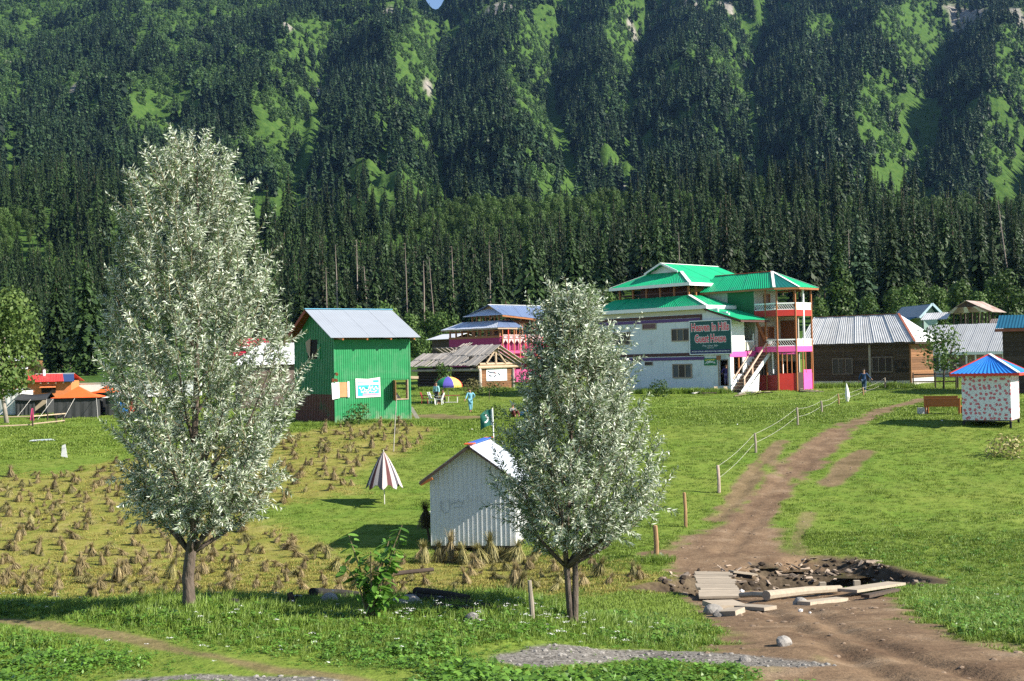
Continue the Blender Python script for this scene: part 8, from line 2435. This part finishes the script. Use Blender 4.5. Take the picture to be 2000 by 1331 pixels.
def lying(name, label, a, b, r0, r1, m, cat, z=.0, flat=None, jit=.15):
    A, B_ = G(*a), G(*b); c = (A + B_) / 2
    mb = MB()
    if flat: mb.beam(A - c + [0, 0, z + flat / 2], B_ - c + [0, 0, z + flat / 2], r0, flat)
    else: mb.tube([A - c + [0, 0, z + r0 * .8], (A + B_) / 2 - c + [0, .02, z + (r0 + r1) / 2], B_ - c + [0, 0, z + r1 * .8]], [r0, (r0 + r1) / 2, r1], 9, jit=jit)
    o = mb.build(name, m); o.location = c
    return tag(o, label, cat)
lying('log', 'round pale log lying on the mud right of the plank bridge', (1497, 1176), (1640, 1160), .10, .08, PLK, 'log', .05)
lying('thin_log', 'thinner pole joining the plank bridge to the round log', (1447, 1172), (1500, 1171), .06, .055, PLK, 'log', .05)
lying('broken_board', 'broad broken board at the right end of the ditch', (1655, 1166), (1752, 1150), .42, .3, PLK, 'board', .10, flat=.06)
lying('split_board', 'narrow split board below the broad broken one', (1690, 1172), (1752, 1158), .16, .1, OLDWOOD, 'board', .04, flat=.06)
lying('half_buried_board', 'half buried board just below the round log', (1570, 1183), (1645, 1174), .24, .1, PLK, 'board', .0, flat=.07)
lying('flat_slab', 'flat slab lying before the near end of the plank bridge', (1386, 1188), (1446, 1186), .55, .1, PLK, 'slab', .0, flat=.09)
lying('flat_slab', 'lower flat slab beside the grey boulders before the bridge', (1412, 1201), (1446, 1200), .35, .1, PLK, 'slab', .0, flat=.08)
lying('flat_slab', 'long thin slab pointing from the bridge into the dirt track', (1446, 1188), (1505, 1192), .30, .1, PLK, 'slab', .0, flat=.06)
lying('ditch_plank', 'narrow plank behind the grass tuft right of the bridge', (1428, 1125), (1475, 1131), .22, .1, PLK, 'board', .1, flat=.05)
for px, row, lb in ((1607, 1162, 'short stake driven in behind the round log'), (1674, 1158, 'stub stake behind the broad broken board')):
    o = MB().box(-.07, .07, -.06, .06, -.2, .28).build('stake', PLK); o.location = G(px, row); tag(o, lb, 'stake')
STN = [pebble(f'boulder_{i}', STONE, 150 + i, .75, 3) for i in range(4)]
for i, (px, row, s, lb) in enumerate(((1393, 1199, .32, 'grey boulder at the left of the slabs by the bridge'), (1404, 1204, .24, 'smaller grey stone between the slabs by the bridge'), (1563, 1182, .30, 'rough stone by the half buried board'), (1530, 1261, .22, 'lone dark clod with grass in the dirt track'), (692, 1172, .42, 'pale boulder under the burnt logs left of the sapling'), (742, 1178, .30, 'grey boulder behind the sapling'),
                                      (925, 1218, .26, 'flat pale boulder at the end of the burnt logs'), (800, 1188, .35, 'stone beneath the right burnt logs'), (640, 1180, .3, 'stone in the grass before the burnt logs'), (1455, 1292, .14, 'small stone on the gravel patch'), (1290, 1086, .2, 'stone near the thick peeled post'))):
    o = link('boulder', STN[i % 4], None, G(px, row) + [0, 0, s * .1], (0, 0, i * 1.3), (s, s * .8, s)); tag(o, lb, 'boulder')
for i, (px, row, s) in enumerate(((1563, 1196, .09), (1582, 1199, .05), (1448, 1160, .16), (1012, 835, .12), (922, 840, .10), (840, 1002, .10), (672, 945, .12), (1840, 823, .10), (1440, 830, .08))):
    o = link('litter', pebble(f'litter_{i}', CANVAS_W, 170 + i, .8), None, G(px, row) + [0, 0, s * .25], (0, 0, i), s); tag(o, 'scrap of white litter lying on the ground', 'litter', 'white litter on the ground')

# ================================================================== burnt logs and posts on the bank
BURNT = mat('burnt_log', (0.022, 0.019, 0.017), .9, .5, 5, bump=.6, dirt=((0.10, 0.085, 0.07), 3, .58, .7))
lying('burnt_log', 'long dark pole stretching left from the burnt log heap', (452, 1193), (700, 1176), .06, .10, BURNT, 'log', .04)
lying('burnt_log', 'thick burnt log left of the sapling', (575, 1184), (735, 1172), .06, .045, BURNT, 'log', .04)
lying('burnt_log', 'burnt log on top of the left heap', (610, 1180), (700, 1170), .05, .04, BURNT, 'log', .12)
lying('burnt_log', 'thick burnt log right of the sapling', (800, 1178), (975, 1200), .06, .04, BURNT, 'log', .03)
lying('burnt_log', 'upper burnt log of the right heap with broken end', (812, 1176), (915, 1190), .05, .04, BURNT, 'log', .10)
lying('burnt_log', 'short burnt log lying before the right heap', (850, 1196), (940, 1204), .05, .04, BURNT, 'log', .02)
lying('bare_pole', 'bare dark pole slanting up behind the sapling', (742, 1150), (846, 1136), .07, .06, OLDWOOD, 'pole', .30)
for px, row, top, r_, m, lb in ((1042, 1217, 1134, .030, PGW, 'grey leaning post on the bank left of the twin-stemmed willow'), (574, 1192, 1158, .05, BURNT, 'short dark post among the burnt logs')):
    p = G(px, row); h_ = P(px - 8, top, p[1])[2] - p[2]; x_ = P(px - 8, top, p[1])[0] - p[0]
    o = MB().tube([(0, 0, -.2), (x_ * .5, 0, h_ * .5), (x_, 0, h_)], [r_, r_ * .95, r_ * .8], 8, jit=.25).build('bank_post', m); o.location = p; tag(o, lb, 'post')
# water standing in the ditch
mb = MB()
for (px, row, a, b) in ((1690, 1128, 1.2, .55), (1545, 1118, .7, .4), (1500, 1112, .5, .3)):
    c = G(px, row); zw = gz(c[0], c[1]) + .05
    mb.add([(c[0] + a * math.cos(k * .5236) * (.8 + .3 * math.sin(k * 2.1)), c[1] + b * math.sin(k * .5236) * (.8 + .3 * math.cos(k * 1.7)), zw) for k in range(12)], [tuple(range(12))])
mb.build('ditch_water', mat('muddy_water', (0.075, 0.055, 0.030), .12, .1, 2, spec=.5))['kind'] = 'structure'
# ------------------------------------------------------------------ thin mountain haze over the whole valley
hz = MB().box(-2600, 2600, -25, 4700, -3, 1080).build('haze', None)
hz['kind'] = 'stuff'
hm_ = bpy.data.materials.new('valley_air'); hm_.use_nodes = True
hn = hm_.node_tree.nodes
hn.remove(hn['Principled BSDF'])
pv = hn.new('ShaderNodeVolumePrincipled')
pv.inputs['Color'].default_value = (0.30, 0.56, 1.0, 1)
pv.inputs['Density'].default_value = 0.00003
pv.inputs['Anisotropy'].default_value = 0.2
hm_.node_tree.links.new(pv.outputs[0], hn['Material Output'].inputs['Volume'])
hz.data.materials.append(hm_)
